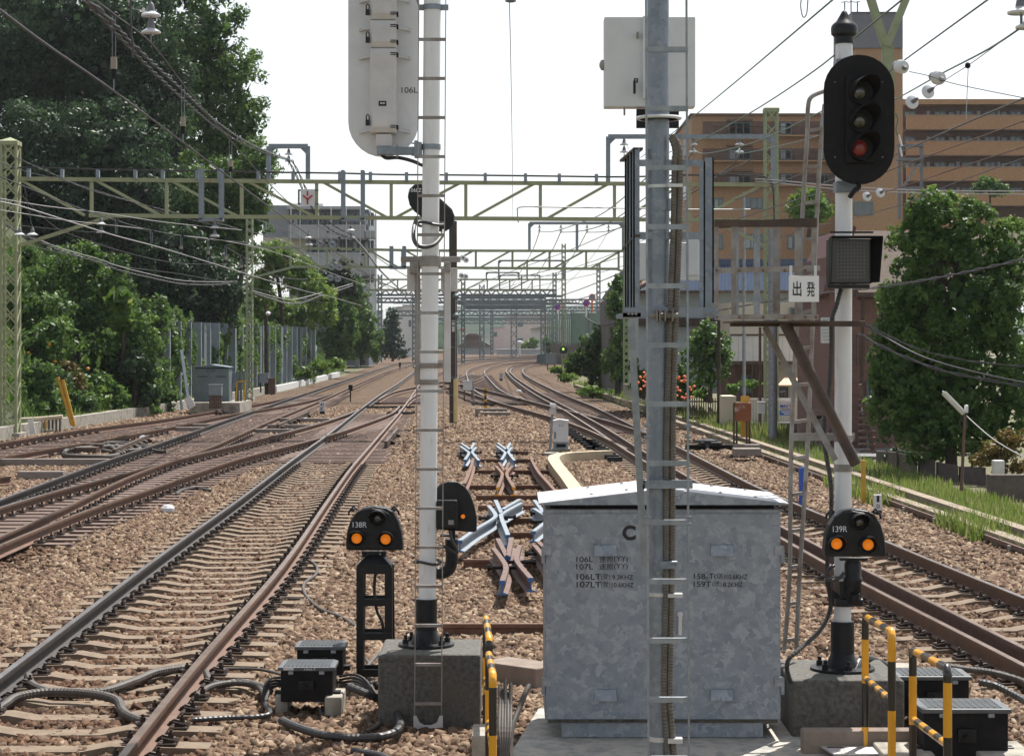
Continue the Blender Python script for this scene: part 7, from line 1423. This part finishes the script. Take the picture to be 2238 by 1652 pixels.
# block wall on the right
bw = thing('block_wall', P(2040, 1050, 42), 'low dark grey block wall below the large round tree', 'wall')
pts = [(1918, 986, 46.5), (1965, 990, 45.3), (2010, 1000, 44.2), (2050, 1010, 43.2), (2100, 1020, 42), (2160, 1024, 41)]
for (x0, y0, Y0), (x1, y1, Y1) in zip(pts[:-1], pts[1:]):
    a, b = P(x0, y0, Y0), P(x1, y1, Y1); h = .42
    MB().add([(a.x,a.y,-.05),(b.x-.05,b.y,-.05),(b.x-.05,b.y+.2,-.05),(a.x,a.y+.2,-.05),(a.x,a.y,a.z),(b.x-.05,b.y,b.z+.02),(b.x-.05,b.y+.2,b.z+.02),(a.x,a.y+.2,a.z)], [(0,3,2,1),(4,5,6,7),(0,1,5,4),(1,2,6,5),(2,3,7,6),(3,0,4,7)]).build('panel', mat('dark block', (.13,.105,.095), .9, 0, (.09,.075,.07), 5, bump=.3), bw)
bw2 = MB().box(xb(2163, 37), xb(2260, 37), 37, 37.25, -.05, zb(1038, 37)).build('block_wall', mat('dark block', (.1,.1,.1)), label='nearer dark block wall at the right picture edge', cat='wall')
MB().box(xb(2172, 39), xb(2196, 39), 39, 39.2, .3, zb(1006, 39)).build('white_unit', 'ivory', label='small white unit on the block wall at the right edge', cat='unit', bevel=.02)
# ================================================================ buildings
M['brick'] = mat('tan brick tile', (.43,.26,.15), .8, 0, (.32,.19,.105), 7, stretch=(1,1,2.5), detail=8, lo=.42, hi=.58)
M['brickd'] = mat('dark recess tile', (.19,.115,.085), .85, 0, (.14,.085,.065), 5)  # dark tile that also puts the shade of recesses and corridors into colour
M['glass'] = mat('window glass', (.05,.065,.08), .08, 0, (.10,.12,.14), .8, spec=.8)
M['curtain'] = mat('curtain', (.45,.48,.5), .8, 0, (.3,.33,.36), 12, stretch=(6,1,.2))
M['stucco'] = mat('grey stucco', (.30,.31,.33), .9, 0, (.25,.26,.28), 3); M['paleg'] = mat('pale grey wall', (.42,.44,.46), .8, 0, (.37,.39,.41), 2)
M['tower'] = mat('dark grey cladding', (.17,.175,.20), .7, 0, (.15,.155,.18), 6); M['cream'] = mat('cream wall', (.55,.50,.40), .85, 0, (.50,.45,.36), 3)
M['siding'] = mat('white siding', (.62,.62,.62), .7, 0, (.55,.55,.56), 3); M['pinkb'] = mat('pink grey brick', (.24,.135,.12), .85, 0, (.17,.095,.085), 9, stretch=(1,1,3)); M['slate'] = mat('brown roof slate', (.15,.11,.088), .85, 0, (.10,.075,.06), 8, stretch=(1,1,4))
M['rtile'] = mat('blue glazed tile', (.03,.055,.11), .28, 0, (.07,.10,.16), 10, spec=.5)
def bl(t, nm, m_, x0, x1, y0, y1, Y, d, off=0): return MB().box(xb(x0, Y), xb(x1, Y), Y+off, Y+off+d, zb(y1, Y), zb(y0, Y)).build(nm, m_, t)
def win(t, x0, x1, y0, y1, Y, pane='glass', n=2, fm='fargrey', nm='window'):
    fw = .05*max(1, Y/80); X_0, X_1, Z0, Z1 = xb(x0, Y), xb(x1, Y), zb(y1, Y), zb(y0, Y); f = MB()
    f.box(X_0, X_1, Y-.08, Y-.02, Z1-fw, Z1); f.box(X_0, X_1, Y-.08, Y-.02, Z0, Z0+fw); f.box(X_0, X_0+fw, Y-.08, Y-.02, Z0+fw, Z1-fw); f.box(X_1-fw, X_1, Y-.08, Y-.02, Z0+fw, Z1-fw)
    for i in range(1, n): xx = X_0+(X_1-X_0)*i/n; f.box(xx-fw/2, xx+fw/2, Y-.07, Y-.02, Z0+fw, Z1-fw)
    w_ = f.build(nm, fm, t); MB().box(X_0+fw*.5, X_1-fw*.5, Y-.05, Y-.01, Z0+fw*.5, Z1-fw*.5).build('pane', pane, w_)
    if pane == 'glass' and random.random() < .5: MB().box(X_0+fw, X_0+(X_1-X_0)*.45, Y-.056, Y-.051, Z0+fw, Z1-fw).build('curtain', 'curtain', w_)
    return w_
# brick apartments, left block
Y = 150; ap = thing('apartment_building', (xb(1680, Y), Y, 0), 'tan brick apartment block with white stepped side facing the tracks', 'building')
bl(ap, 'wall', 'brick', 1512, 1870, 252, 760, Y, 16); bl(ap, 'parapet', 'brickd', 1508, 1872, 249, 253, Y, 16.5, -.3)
side = MB(); A = [(1512, 252), (1512, 700)]; 
for (x, y) in (): pass
Ys = Y+45; MB().add([(xb(1512,Y),Y,0),(xb(1476,Ys),Ys,0),(xb(1476,Ys),Ys,zb(300,Ys)),(xb(1512,Y),Y,zb(252,Y)),(xb(1560,Y),Y+.1,0),(xb(1560,Ys),Ys,0),(xb(1560,Ys),Ys,zb(300,Ys)),(xb(1560,Y),Y+.1,zb(252,Y))], [(0,3,2,1),(4,5,6,7),(3,7,6,2)]).build('side_wall', 'siding', ap)
rows = [(268, 295, 262), (327, 350, 318), (381, 403, 372), (433, 457, 425), (512, 545, 500)]
for i, (a, b, c_) in enumerate(rows):
    if i < 3:
        bl(ap, 'recess_shade', 'brickd', 1536, 1860, a-2, b+3, Y, .05, -.05); bl(ap, 'slab', 'brick', 1530, 1862, b+3, b+6, Y, 1.0, -1.0)  # thin dark sheet paints the shade behind each balcony
        r_ = MB(); 
        for x in np.arange(1558, 1860, 3.6): r_.box(xb(x, Y)-.012, xb(x, Y)+.012, Y-1.0, Y-.96, zb(b+3, Y), zb(b-17, Y))
        r_.bar(P(1556, b-17, Y-1), P(1860, b-17, Y-1), .06, .05); r_.build('railing', 'brace', ap)
        bl(ap, 'lintel', 'brickd', 1588, 1644, c_+0, c_+4, Y, .4, -.4)
    for x0, x1 in ((1592, 1641), (1704, 1730), (1790, 1812)) if i < 3 else ((1560, 1580), (1627, 1668), (1790, 1812)): win(ap, x0, x1, a, b, Y, 'glass', 3 if x1-x0 > 30 else 2)
win(ap, 1866, 1908, 441, 471, Y-8); bl(ap, 'lower_wing', 'brick', 1860, 1962, 424, 620, Y-8, 8); win(ap, 1720, 1745, 515, 545, Y)
for i in range(8): 
    yb_ = Y+3+i*5; 
    for j in range(4): zf = (j+.5)*.22; X_ = xb(1512-(yb_-Y)*.75, yb_)
for j in range(5):
    for i in range(5):
        f = (i+.5)/5; yy = Y+45*f; xx = xb(1512, Y)*(1-f)+xb(1476, Ys)*f; zt = zb(252, Y)*(1-f)+zb(300, Ys)*f; z = zt*(.9-.17*j)
        MB().box(xx-.35, xx+.02, yy-1.6, yy+1.6, z-.9, z+.4).build('balcony', 'whitep' if (i+j) % 2 else 'paleg', ap)
# tower + right wing
Y2 = 148; tw = thing('apartment_building', (xb(1920, Y2), Y2, 0), 'tan brick lift tower with a dark grey clad top above the apartments', 'building')
bl(tw, 'shaft', 'brick', 1868, 1973, 106, 560, Y2, 8); bl(tw, 'clad_top', 'tower', 1861, 1972, 29, 106, Y2, 8.5, -.2); bl(tw, 'capping', 'brace', 1860, 1973, 28, 30, Y2, 8.8, -.3)
k = MB()
for x in (1846, 1860, 1874): k.bar(P(x, 28, Y2), P(x, 4 if x != 1860 else -5, Y2), .08, .08); k.bar(P(x-8, 6, Y2), P(x+6, 4, Y2), .05, .05)
k.build('aerial', 'fargrey', tw)
Y3 = 165; rw = thing('apartment_building', (xb(2110, Y3), Y3, 0), 'long right wing of the tan brick apartments with open corridors', 'building')
bl(rw, 'wall', 'brickd', 1973, 2420, 225, 560, Y3, 12); bl(rw, 'roof_band', 'brick', 1965, 2420, 222, 233, Y3, 2, -1.6)  # corridor wall darkened in colour for the shade behind the parapets
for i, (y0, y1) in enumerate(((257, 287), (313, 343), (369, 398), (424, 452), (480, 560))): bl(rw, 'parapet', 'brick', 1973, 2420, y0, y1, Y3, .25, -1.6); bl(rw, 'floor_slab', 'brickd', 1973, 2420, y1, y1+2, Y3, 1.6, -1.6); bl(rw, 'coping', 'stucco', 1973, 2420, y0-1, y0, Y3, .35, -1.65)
for (y0, y1) in ((243, 257), (299, 313), (354, 369), (410, 424)):
    for x in (1975, 2041, 2100, 2150, 2207, 2260): win(rw, x, x+26, y0, y1, Y3, 'glass', 2)
    for x in (2071, 2186): win(rw, x, x+17, y0, y1, Y3, 'glass', 1, 'brace', 'door')
    for x in (2025, 2090, 2135, 2180): bl(rw, 'meter_door', 'paleg', x, x+7, y0, y1, Y3, .05, -.05)
stc = thing('steel_stair', (xb(2000, 120), 120, 0), 'dark purple steel stair tower before the right wing', 'stair')
k = MB()
for x in (1966, 2014): k.bar(P(x, 318, 120), P(x, 480, 120), .18, .18, up=(0, 1, 0))
k.build('post', 'tower', stc)
for y in (319, 349, 412): MB().bar(P(1962, y, 120), P(2016, y, 120), .14, .8, up=(0, 1, 0)).build('landing', 'tower', stc)
for i in range(10): MB().bar(P(1972+i*3.6, 408-i*5.2, 119.8), P(1977+i*3.6, 408-i*5.2, 119.8), .06, .8, up=(0, 1, 0)).build('step', 'stucco', stc)
# brown roofed house + pink brick house on the right
Y = 54; h1 = thing('house', (xb(1900, Y), Y, 0), 'pink grey brick house with dark red fascia behind the right white mast', 'house')
bl(h1, 'wall', 'pinkb', 1812, 2060, 625, 1010, Y, 6); MB().prism([(xb(1792, Y), zb(645, Y)), (xb(1812, Y), zb(640, Y)), (xb(1868, Y), zb(500, Y)), (xb(1862, Y), zb(494, Y))], Y-.3, Y+6).build('gable_fascia', mat('dark red fascia', (.12,.03,.025), .6), h1)
MB().add([(xb(1868,Y),Y+1.5,zb(498,Y)),(xb(2300,Y),Y+1.5,zb(498,Y)),(xb(2300,Y),Y-.6,zb(640,Y)),(xb(1868,Y),Y-.6,zb(640,Y)),(xb(1868,Y),Y+1.5,zb(502,Y)),(xb(2300,Y),Y+1.5,zb(502,Y)),(xb(2300,Y),Y-.6,zb(645,Y)),(xb(1868,Y),Y-.6,zb(645,Y))], [(0,1,2,3),(7,6,5,4),(0,3,7,4),(2,1,5,6),(3,2,6,7),(1,0,4,5)]).build('roof', 'slate', h1)
bl(h1, 'gable_wall', 'pinkb', 1812, 1868, 560, 625, Y, 5); k = MB(); k.bar(P(1868, 645, Y-.65), P(2080, 648, Y-.65), .1, .1); k.bar(P(1886, 648, Y-.6), P(1880, 1000, Y-.1), .08, .08); k.build('gutter', 'brace', h1); bl(h1, 'eaves_board', mat('dark red fascia', (.1,.03,.02)), 1868, 2080, 645, 655, Y, .08, -.5)
for y in range(680, 1000, 26): bl(h1, 'brick_course', 'brickd', 1812, 1900, y, y+2, Y, .02, -.02)
for x0, x1, y0, y1 in ((1842, 1862, 740, 800), (1893, 1905, 830, 905), (1893, 1905, 928, 990)): win(h1, x0, x1, y0, y1, Y-.1, 'glass', 1)
for x0, x1, y0, y1, lab in ((1797,1815,694,750,'upper'),(1886,1899,870,905,'lower')):
    t = thing('wall_unit', P((x0+x1)/2, y1, Y-.6), f'white louvred wall unit on the pink brick house, {lab} one', 'wall unit'); bl(t, 'case', 'siding', x0, x1, y0, y1, Y-.6, .3)
    for j in range(7): bl(t, 'louvre', 'paleg', x0+1, x1-1, y0+3+j*(y1-y0)/7.5, y0+5+j*(y1-y0)/7.5, Y-.6, .02, -.02)
sc = thing('outdoor_stair', P(1895, 1000, 50), 'brown steel stair on the pink brick house beside the mast', 'stair')
for i in range(9): MB().bar(P(1878, 985-i*14, 50), P(1912, 985-i*14, 50), .05, .3, up=(0, 1, 0)).build('step', 'brown', sc)
MB().bar(P(1909, 990, 50), P(1880, 840, 50), .08, .2).build('stringer', 'brown', sc)
for x in range(1872, 1915, 6): MB().bar(P(x, 800, 50), P(x, 735, 50), .02, .02, up=(0, 1, 0)).build('baluster', 'brace', sc)
MB().bar(P(1870, 735, 50), P(1916, 735, 50), .04, .04, up=(0, 1, 0)).build('handrail', 'brace', sc)
# blue tiled house
Y = 76; h2 = thing('house', (xb(1600, Y), Y, 0), 'pale blue grey house with a glazed blue tile roof behind the platforms', 'house')
bl(h2, 'wall', mat('pale blue wall', (.42,.48,.50), .85, 0, (.37,.43,.45), 2), 1395, 1800, 640, 860, Y, 6)
tl = MB(); n_ = 60; xa, xe = 1376, 1812
vs = []
for j in range(15):
    f = j/14; 
    for i in range(n_*4+1):
        x = xa+(xe-xa)*i/(n_*4); ytop = 577 if x > 1480 else 577+(1480-x)*.62; yy = ytop+(636-ytop)*f; p = P(x, yy, Y+3*(1-f)-.7)
        p.z += .05*math.cos(i*math.pi/2)-.03*((j % 2)); vs.append(p)
m4 = n_*4+1; tl.add(vs, [(j*m4+i, j*m4+i+1, (j+1)*m4+i+1, (j+1)*m4+i) for j in range(14) for i in range(m4-1)]); rfm = tl.build('roof', 'rtile', h2, smooth=True)
MB().bar(P(1480, 575, Y+2.3), P(1800, 575, Y+2.3), .25, .3).build('ridge', 'rtile', rfm); bl(h2, 'eaves_board', 'brace', 1378, 1812, 636, 642, Y, .2, -.8); MB().bar(P(1376, 640, Y-.8), P(1480, 577, Y+2.2), .2, .15).build('verge', 'brown', rfm)
for x0, x1, y0, y1 in ((1478, 1500, 672, 714), (1700, 1740, 666, 700), (1540, 1580, 672, 700)): win(h2, x0, x1, y0, y1, Y, 'glass', 2)
bl(h2, 'band', 'brace', 1395, 1560, 696, 712, Y, .3, -.3)
Y = 70; bc = thing('balcony_house', (xb(1690, Y), Y, 0), 'two storey house front with a long pale panelled balcony', 'house')
bl(bc, 'upper_wall', 'cream', 1600, 1800, 660, 735, Y, 4, .8); bl(bc, 'lower_wall', 'cream', 1680, 1800, 791, 900, Y, 4, .8); bl(bc, 'side_wall', 'brickd', 1600, 1690, 791, 880, Y, 3, 1.2)
for x in range(1598, 1786, 16): bl(bc, 'balcony_panel', 'siding', x, x+15.4, 733, 789, Y, .06)
MB().bar(P(1596, 732, Y), P(1788, 732, Y), .06, .08, up=(0, 1, 0)).build('balcony_rail', 'brace', bc); bl(bc, 'balcony_floor', 'brace', 1596, 1788, 789, 797, Y, 1.2)
for x in (1604, 1644, 1652, 1660, 1760): MB().bar(P(x, 797, Y+.1), P(x, 900, Y+.1), .06, .06, up=(0, 1, 0)).build('post', 'brace', bc)
win(bc, 1726, 1752, 672, 720, Y+.75, 'glass', 2); win(bc, 1703, 1722, 845, 872, Y+.75, 'glass', 2, 'brace'); win(bc, 1618, 1645, 820, 860, Y+1.15)
aw = MB().add([P(1716, 826, 69.5), P(1802, 826, 69.5), P(1802, 843, 67.5), P(1700, 843, 67.5), P(1716, 824, 69.5), P(1802, 824, 69.5), P(1802, 841, 67.5), P(1700, 841, 67.5)], [(0,1,2,3),(7,6,5,4),(0,3,7,4),(2,1,5,6),(3,2,6,7)]).build('awning', mat('tan awning', (.68,.46,.26), .7), label='tan canvas awning under the pale balcony', cat='awning')
# white fence with sign
Y = 62; fn = thing('white_fence', (xb(1720, Y), Y, .1), 'white bar fence on a dark wall carrying the blue sign', 'fence')
bl(fn, 'base_wall', mat('dark garden wall', (.07,.07,.08), .8), 1695, 1800, 922, 965, Y, .3, .1); bl(fn, 'backing', 'cream', 1640, 1800, 872, 922, Y, .1, .9)
for x in range(1643, 1800, 6): bl(fn, 'bar', 'siding', x, x+1.4, 872, 924, Y, .05)
for y in (872, 922): bl(fn, 'rail', 'siding', 1640, 1800, y, y+3, Y, .06, -.01)
ms = thing('advert_sign', (xb(1717, Y), Y-.2, zb(907, Y)), 'white and blue company sign reading MAST on the white fence', 'sign'); bl(ms, 'plate', 'siding', 1701, 1734, 876, 908, Y, .03, -.2); bl(ms, 'blue_band', mat('sign blue', (.04,.16,.42), .5), 1702, 1733, 897, 907, Y, .01, -.212)
text('MAS', (xb(1712, Y), Y-.21, zb(887, Y)), 7.5*sy(Y), ms, 'blue', width=17*sy(Y), bold=.02); text('T', (xb(1725, Y), Y-.21, zb(887, Y)), 8*sy(Y), ms, 'redp', width=6*sy(Y), bold=.02); text('▬▬▬▬', (xb(1717, Y), Y-.21, zb(894, Y)), .02, ms, 'ink', width=.35); text('▬▬▬', (xb(1717, Y), Y-.215, zb(900, Y)), .025, ms, 'inkw', width=.3); text('▬▬', (xb(1719, Y), Y-.215, zb(904, Y)), .02, ms, 'inkw', width=.22)
MB().box(xb(1579, 63), xb(1609, 63), 63, 64.5, 0, zb(866, 63)).build('shed', 'cream', label='small cream utility shed behind the rusty box', cat='shed')
ifn = thing('iron_fence', P(1530, 920, 68), 'dark iron picket fence before the garden', 'fence')
for x in range(1492, 1570, 5): bl(ifn, 'picket', 'brace', x, x+2.2, 870, 921, 68, .05)
for y in (876, 912): bl(ifn, 'rail', 'brace', 1490, 1570, y, y+3, 68, .04, .05)
cf = thing('wire_fence', P(1400, 870, 92), 'pale wire mesh fence between the green mast and the zinc coated mast', 'fence')
for x in range(1366, 1440, 3): MB().bar(P(x, 842+(x-1366)*.12, 92-(x-1366)*.2), P(x, 880+(x-1366)*.45, 92-(x-1366)*.2), .05, .05).build('bar', 'conc', cf)
MB().bar(P(1364, 841, 92), P(1440, 850, 77), .1, .1).build('rail', 'conc', cf)
def bicycle(x, y, Y, label, ang=1.2):
    t = thing('bicycle', P(x, y, Y), label, 'bicycle'); c, s_ = math.cos(ang), math.sin(ang); b = P(x, y, Y); q = lambda u, z: b+Vector((u*c, u*s_, z))
    for u in (-.5, .5): 
        w_ = MB().tube([q(u+.32*math.cos(a), .33+.32*math.sin(a)) for a in np.linspace(0, 6.28, 20)], .02, 6).build('wheel', 'rubber', t); sp = MB()
        for a in np.linspace(0, 3.14, 7)[:-1]: sp.tube([q(u+.3*math.cos(a), .33+.3*math.sin(a)), q(u-.3*math.cos(a), .33-.3*math.sin(a))], .004, 4)
        sp.build('spokes', 'steel', w_)
    f = MB()
    for a, b2 in (((-.5, .33), (-.1, .3)), ((-.1, .3), (-.2, .8)), ((-.1, .3), (.35, .8)), ((-.15, .6), (.35, .8)), ((-.5, .33), (-.17, .68)), ((.5, .33), (.33, .95))): f.tube([q(*a), q(*b2)], .018, 6)
    f.build('frame', 'bluegrey', t); MB().bar(q(-.32, .82), q(-.08, .84), .12, .06).build('saddle', 'blackm', t); MB().tube([q(.33, .95)+Vector((-.25*s_, .25*c, .05)), q(.36, .97), q(.33, .95)+Vector((.25*s_, -.25*c, .05))], .013, 6).build('handlebar', 'steel', t)
bicycle(1792, 978, 55, 'bicycle parked behind the ladder of the right mast'); bicycle(1688, 925, 64, 'bicycle with pale handlebar beside the right lattice mast', .9); bicycle(1818, 975, 54, 'second bicycle close to the right white mast', 1.4)
MB().box(3.9, 14, 58, 76, -.03, .0).build('lane', mat('lane asphalt', (.20,.20,.21), .9, 0, (.17,.17,.18), 8), kind='structure', label='grey lane in front of the houses', cat='lane') if False else MB().slabp([(7.3, 50), (10, 50), (11, 75), (6.6, 75)], -.05, .01).build('lane', mat('lane asphalt', (.20,.20,.21), .9, 0, (.17,.17,.18), 8), kind='structure', label='grey lane in front of the houses', cat='lane')
# grey gable house and road screen
Y = 104; h3 = thing('house', (xb(1352, Y), Y, 0), 'grey clapboard gable house left of the zinc coated mast', 'house')
MB().prism([(xb(1328, Y), 0), (xb(1460, Y), 0), (xb(1460, Y), zb(590, Y)), (xb(1393, Y), zb(560, Y)), (xb(1328, Y), zb(655, Y))], Y, Y+9).build('wall', mat('clapboard', (.17,.145,.15), .8, 0, (.13,.11,.115), 6, stretch=(.3,.3,6)), h3); MB().bar(P(1320, 655, Y-.4), P(1394, 552, Y-.4), .25, .9, up=(0, 1, 0)).build('roof_edge', 'tower', h3); win(h3, 1335, 1348, 780, 805, Y, 'glass', 1)
Y = 215; sc_ = thing('road_screen', (xb(1300, Y), Y, zb(752, Y)), 'green road screen above the brown retaining wall', 'screen')
gs = mat('green screen', (.17,.27,.22), .5, 0, (.14,.23,.19), 2)
for x0, x1 in ((1249, 1286), (1287, 1330), (1331, 1380)): bl(sc_, 'panel', gs, x0, x1, 684, 752, Y, .1)
for x in (1248, 1286, 1330): bl(sc_, 'post', 'fargrey', x-1, x+1.5, 682, 756, Y, .2, -.12)
for i in range(12): MB().bar(P(1197+i*4.3, 686, Y+25-i*2), P(1197+i*4.3, 748+i*.8, Y+25-i*2), .16, .1, up=(0, 1, 0)).build('bar', gs, sc_)
rtw = thing('retaining_wall', (xb(1250, Y), Y, 0), 'dark brown retaining wall under the road screen', 'wall'); MB().add([P(1206,745,Y+30),P(1290,756,Y-4),P(1380,757,Y-4),P(1380,812,Y-4),P(1290,812,Y-4),P(1206,800,Y+30)], [(0,1,4,5),(1,2,3,4)]).build('face', mat('brown wall', (.10,.07,.06), .9, 0, (.07,.05,.045), 3), rtw); MB().add([P(1206,745,Y+30),P(1290,756,Y-4),P(1380,757,Y-4),P(1380,757,Y+34),P(1290,757,Y+34)], [(0,1,2,3,4)]).build('top', 'conc', rtw)
def rsign(x, y, r, Y, label, mirror=False):
    t = thing('road_sign', P(x, y+30, Y), label, 'road sign'); MB().cyl(P(x, y+(33 if mirror else 30), Y), P(x, y, Y), .09, n=8).build('post', 'orange' if mirror else 'whitep', t)
    rr = r*sy(Y); MB().lathe(P(x, y, Y-.15), [(rr, 0), (rr, .06)], (.4, -1, 0), 24).build('rim', 'orange' if mirror else 'redp', t); MB().lathe(P(x, y, Y-.22), [(rr*.78, 0), (rr*.78, .02)], (.4, -1, 0), 24).build('disc', 'bluegrey' if mirror else mat('sign blue disc', (.03,.05,.4), .5), t)
    if not mirror: a = P(x, y, Y-.27); MB().bar(a+Vector((-rr*.6, 0, rr*.6)), a+Vector((rr*.6, 0, -rr*.6)), rr*.28, .02, up=(0, 1, 0)).build('slash', 'redp', t)
rsign(1281, 663, 7.5, 214, 'round blue and red no parking sign above the road screen'); rsign(1219, 671, 6.5, 232, 'round blue and red no parking sign behind the green mast'); rsign(1294, 650, 8, 213, 'orange framed round traffic mirror above the road screen', True)
# grey apartment block on the left
Y = 205; ga = thing('apartment_building', (xb(710, Y), Y, 0), 'grey apartment block with curved white balconies behind the left trees', 'building')
bl(ga, 'stair_tower', 'stucco', 575, 634, 449, 545, Y, 8); bl(ga, 'base_wall', 'cream', 580, 672, 520, 600, Y, 6, -1); bl(ga, 'core', mat('dark glazing wall', (.10,.12,.135), .5, 0, (.14,.16,.18), 1), 632, 806, 458, 800, Y, 12)
bl(ga, 'roof', 'paleg', 630, 790, 453, 459, Y, 14, -1.5); bl(ga, 'roof_rail', 'siding', 632, 700, 441, 453, Y, .1, 3)
for y0, y1, x0, x1 in ((496, 522, 636, 802), (556, 582, 670, 806), (590, 600, 770, 823), (496+12, 520, 800, 823), (622, 650, 700, 812), (690, 712, 720, 815)):
    bl(ga, 'balcony', 'paleg', x0, x1, y0, y1, Y, .3, -2.2); bl(ga, 'coping', 'siding', x0, x1, y0-1.5, y0, Y, .4, -2.25); bl(ga, 'floor_slab', 'stucco', x0, x1, y1, y1+3, Y, 2.2, -2.2)
for x in (640, 672, 705, 738, 770, 795):
    for y0, y1 in ((465, 494), (526, 553), (588, 618)): win(ga, x, x+22, y0, y1, Y, 'glass', 2)
for x in (640, 660, 700, 727, 760, 790, 812): bl(ga, 'column', 'siding', x, x+1.6, 456, 640, Y, .2, -2.3)
MB().cyl(P(821, 460, Y-2.4), P(821, 720, Y-2.4), .05, n=6).build('downpipe', 'siding', ga)
# distant houses and hills
def far_house(x0, x1, y0, y1, Y, m_, label, roof=None, rm_='slate', wins=()):
    t = thing('distant_house', (xb((x0+x1)/2, Y), Y, 0), label, 'house'); bl(t, 'wall', m_, x0, x1, y0, max(y1, 792), Y, (x1-x0)*sy(Y)*.5)
    if roof: X_0, X_1 = xb(x0-3, Y), xb(x1+3, Y); MB().prism([(X_0, zb(y0+1, Y)), (X_1, zb(y0+1, Y)), ((X_0+X_1)/2+(X_1-X_0)*.2, zb(y0-roof, Y)), ((X_0+X_1)/2-(X_1-X_0)*.2, zb(y0-roof, Y))], Y-1, Y+(x1-x0)*sy(Y)*.5+1).build('roof', rm_, t)
    else: bl(t, 'roof_edge', 'paleg', x0-1, x1+1, y0-2, y0, Y, (x1-x0)*sy(Y)*.5, -.3)
    for wx0, wx1, wy0, wy1 in wins: win(t, wx0, wx1, wy0, wy1, Y, 'glass', 2)
pg = mat('pink grey wall', (.62,.53,.51), .85, 0, (.55,.47,.45), 1); wh = M['siding']
far_house(1103, 1205, 688, 780, 430, pg, 'pink grey apartment block in the distance', None, wins=((1131,1143,704,714),(1131,1143,739,748),(1131,1143,768,776),(1165,1172,735,744)))
far_house(1072, 1103, 716, 780, 420, pg, 'lower annex of the distant pink grey block', None, wins=((1078,1086,726,736),)); far_house(1160, 1240, 718, 780, 405, wh, 'white distant house with a green edged roof', 5, 'green', ((1203,1211,730,738),))
far_house(1015, 1052, 735, 780, 400, M['slate'], 'brown low roofed station building far right of the brown pole', 6, 'slate'); far_house(1000, 1075, 757, 785, 380, M['paleg'], 'long low building with a curved brown roof in the distance', 12, 'slate')
far_house(1005, 1020, 720, 740, 560, wh, 'small far building with a red roof edge', 2, 'redp'); far_house(1018, 1045, 727, 760, 520, wh, 'far white flat house right of the red edged one'); far_house(1045, 1070, 735, 765, 500, wh, 'far white house below the wooded hill', 3, 'paleg')
far_house(880, 906, 668, 780, 330, wh, 'white distant house left of the white mast', None, wins=((893,899,700,714),)); far_house(862, 893, 672, 740, 420, wh, 'pale distant house behind the conifer', 2, 'paleg'); far_house(1085, 1200, 765, 778, 372, M['paleg'], 'pale low wall building along the distant track', None)
far_house(800, 836, 680, 760, 300, M['paleg'], 'pale grey building half hidden by the left trees', None)
tree('far_tree', 'green tree among the distant houses, left of the far masts', [(1150,760,16,14),(1165,750,12,12)], 395, .6, 3, 'light', trunk=(1155,785), limbs=False); tree('far_tree', 'green tree between the distant houses and the retaining wall', [(1196,755,12,22)], 300, .5, 3, 'mid', trunk=(1196,785), limbs=False)
t = thing('far_lamp', P(1136, 785, 330), 'white street lamp among the distant houses', 'street lamp'); MB().cyl(P(1136, 782, 330), P(1136, 752, 330), .15, n=8).build('post', 'siding', t); MB().lathe(P(1136, 750, 330), [(.2, -.2), (.6, 0), (.5, .3), (.1, .4)], n=12).build('head', 'siding', t)
M['hill'] = mat('wooded hill', (.018,.034,.02), .95, 0, (.035,.055,.03), .05, bump=1, bscale=.12); M['hill'].node_tree.nodes['Principled BSDF'].inputs['Specular IOR Level'].default_value = 0
def hill(y, Y, amp, seed, x0, x1, label, fall=None):
    rr = np.random.default_rng(seed); ph = rr.random(8)*6; xs = np.linspace(xb(x0, Y), xb(x1, Y), 70); depth = np.linspace(0, 1, 14)
    hh = lambda x, d: ((zb(y, Y))*math.sin(min(1, d)*math.pi/2)**.6+amp*sum(math.sin(x*(.004+.006*i)*900/Y*2+ph[i])/(i+1) for i in range(6))*d+amp*.18*math.sin(x*.09+d*30)*math.sin(x*.05+d*55))*(1 if not fall else max(0, min(1, fall(x))))
    mb = MB(); mb.v = [(x*(1+.25*d), Y+d*Y*.35, max(-1, hh(x, d))) for d in depth for x in xs]; n = len(xs); mb.f = [(j*n+i, j*n+i+1, (j+1)*n+i+1, (j+1)*n+i) for j in range(13) for i in range(n-1)]
    mb.build('hill', 'hill', smooth=True, kind='structure', label=label, cat='hill')
hill(700, 560, 2.5, 3, 760, 1090, 'wooded hill behind the distant station', lambda x: min(1, (xb(1100, 560)-x)/20)); hill(668, 1300, 5, 5, 600, 1800, 'long distant wooded hill under the sky'); hill(655, 2300, 7, 8, 900, 2300, 'farthest pale hill on the right horizon')
rr = np.random.default_rng(4)
for i in range(40):
    x = 1120+rr.random()*230; y = 668+rr.random()*14; pbox(x, x+2+rr.random()*3, y, y+2, 1250-i*3, 8).build('hillside_house', 'siding' if i % 3 else 'redp', label='tiny pale or red roofed house scattered on the distant hill', cat='house', group='tiny houses on the distant hill')
# ---------------------------------------------------------------- haze
hz = MB().box(-1500, 1500, -4, 4200, -1.2, 75).build('haze', 'siding', kind='stuff', label='thin pale summer haze filling the far air', cat='haze'); hz.data.materials.clear()
hm = bpy.data.materials.new('haze'); hm.use_nodes = True; nn = hm.node_tree.nodes; nn.remove(nn['Principled BSDF']); pv = nn.new('ShaderNodeVolumePrincipled'); pv.inputs['Density'].default_value = .00014; pv.inputs['Color'].default_value = (.86,.93,1,1); pv.inputs['Anisotropy'].default_value = .3
hm.node_tree.links.new(pv.outputs[0], nn['Material Output'].inputs['Volume']); hz.data.materials.append(hm)
S.cycles.volume_bounces = 0
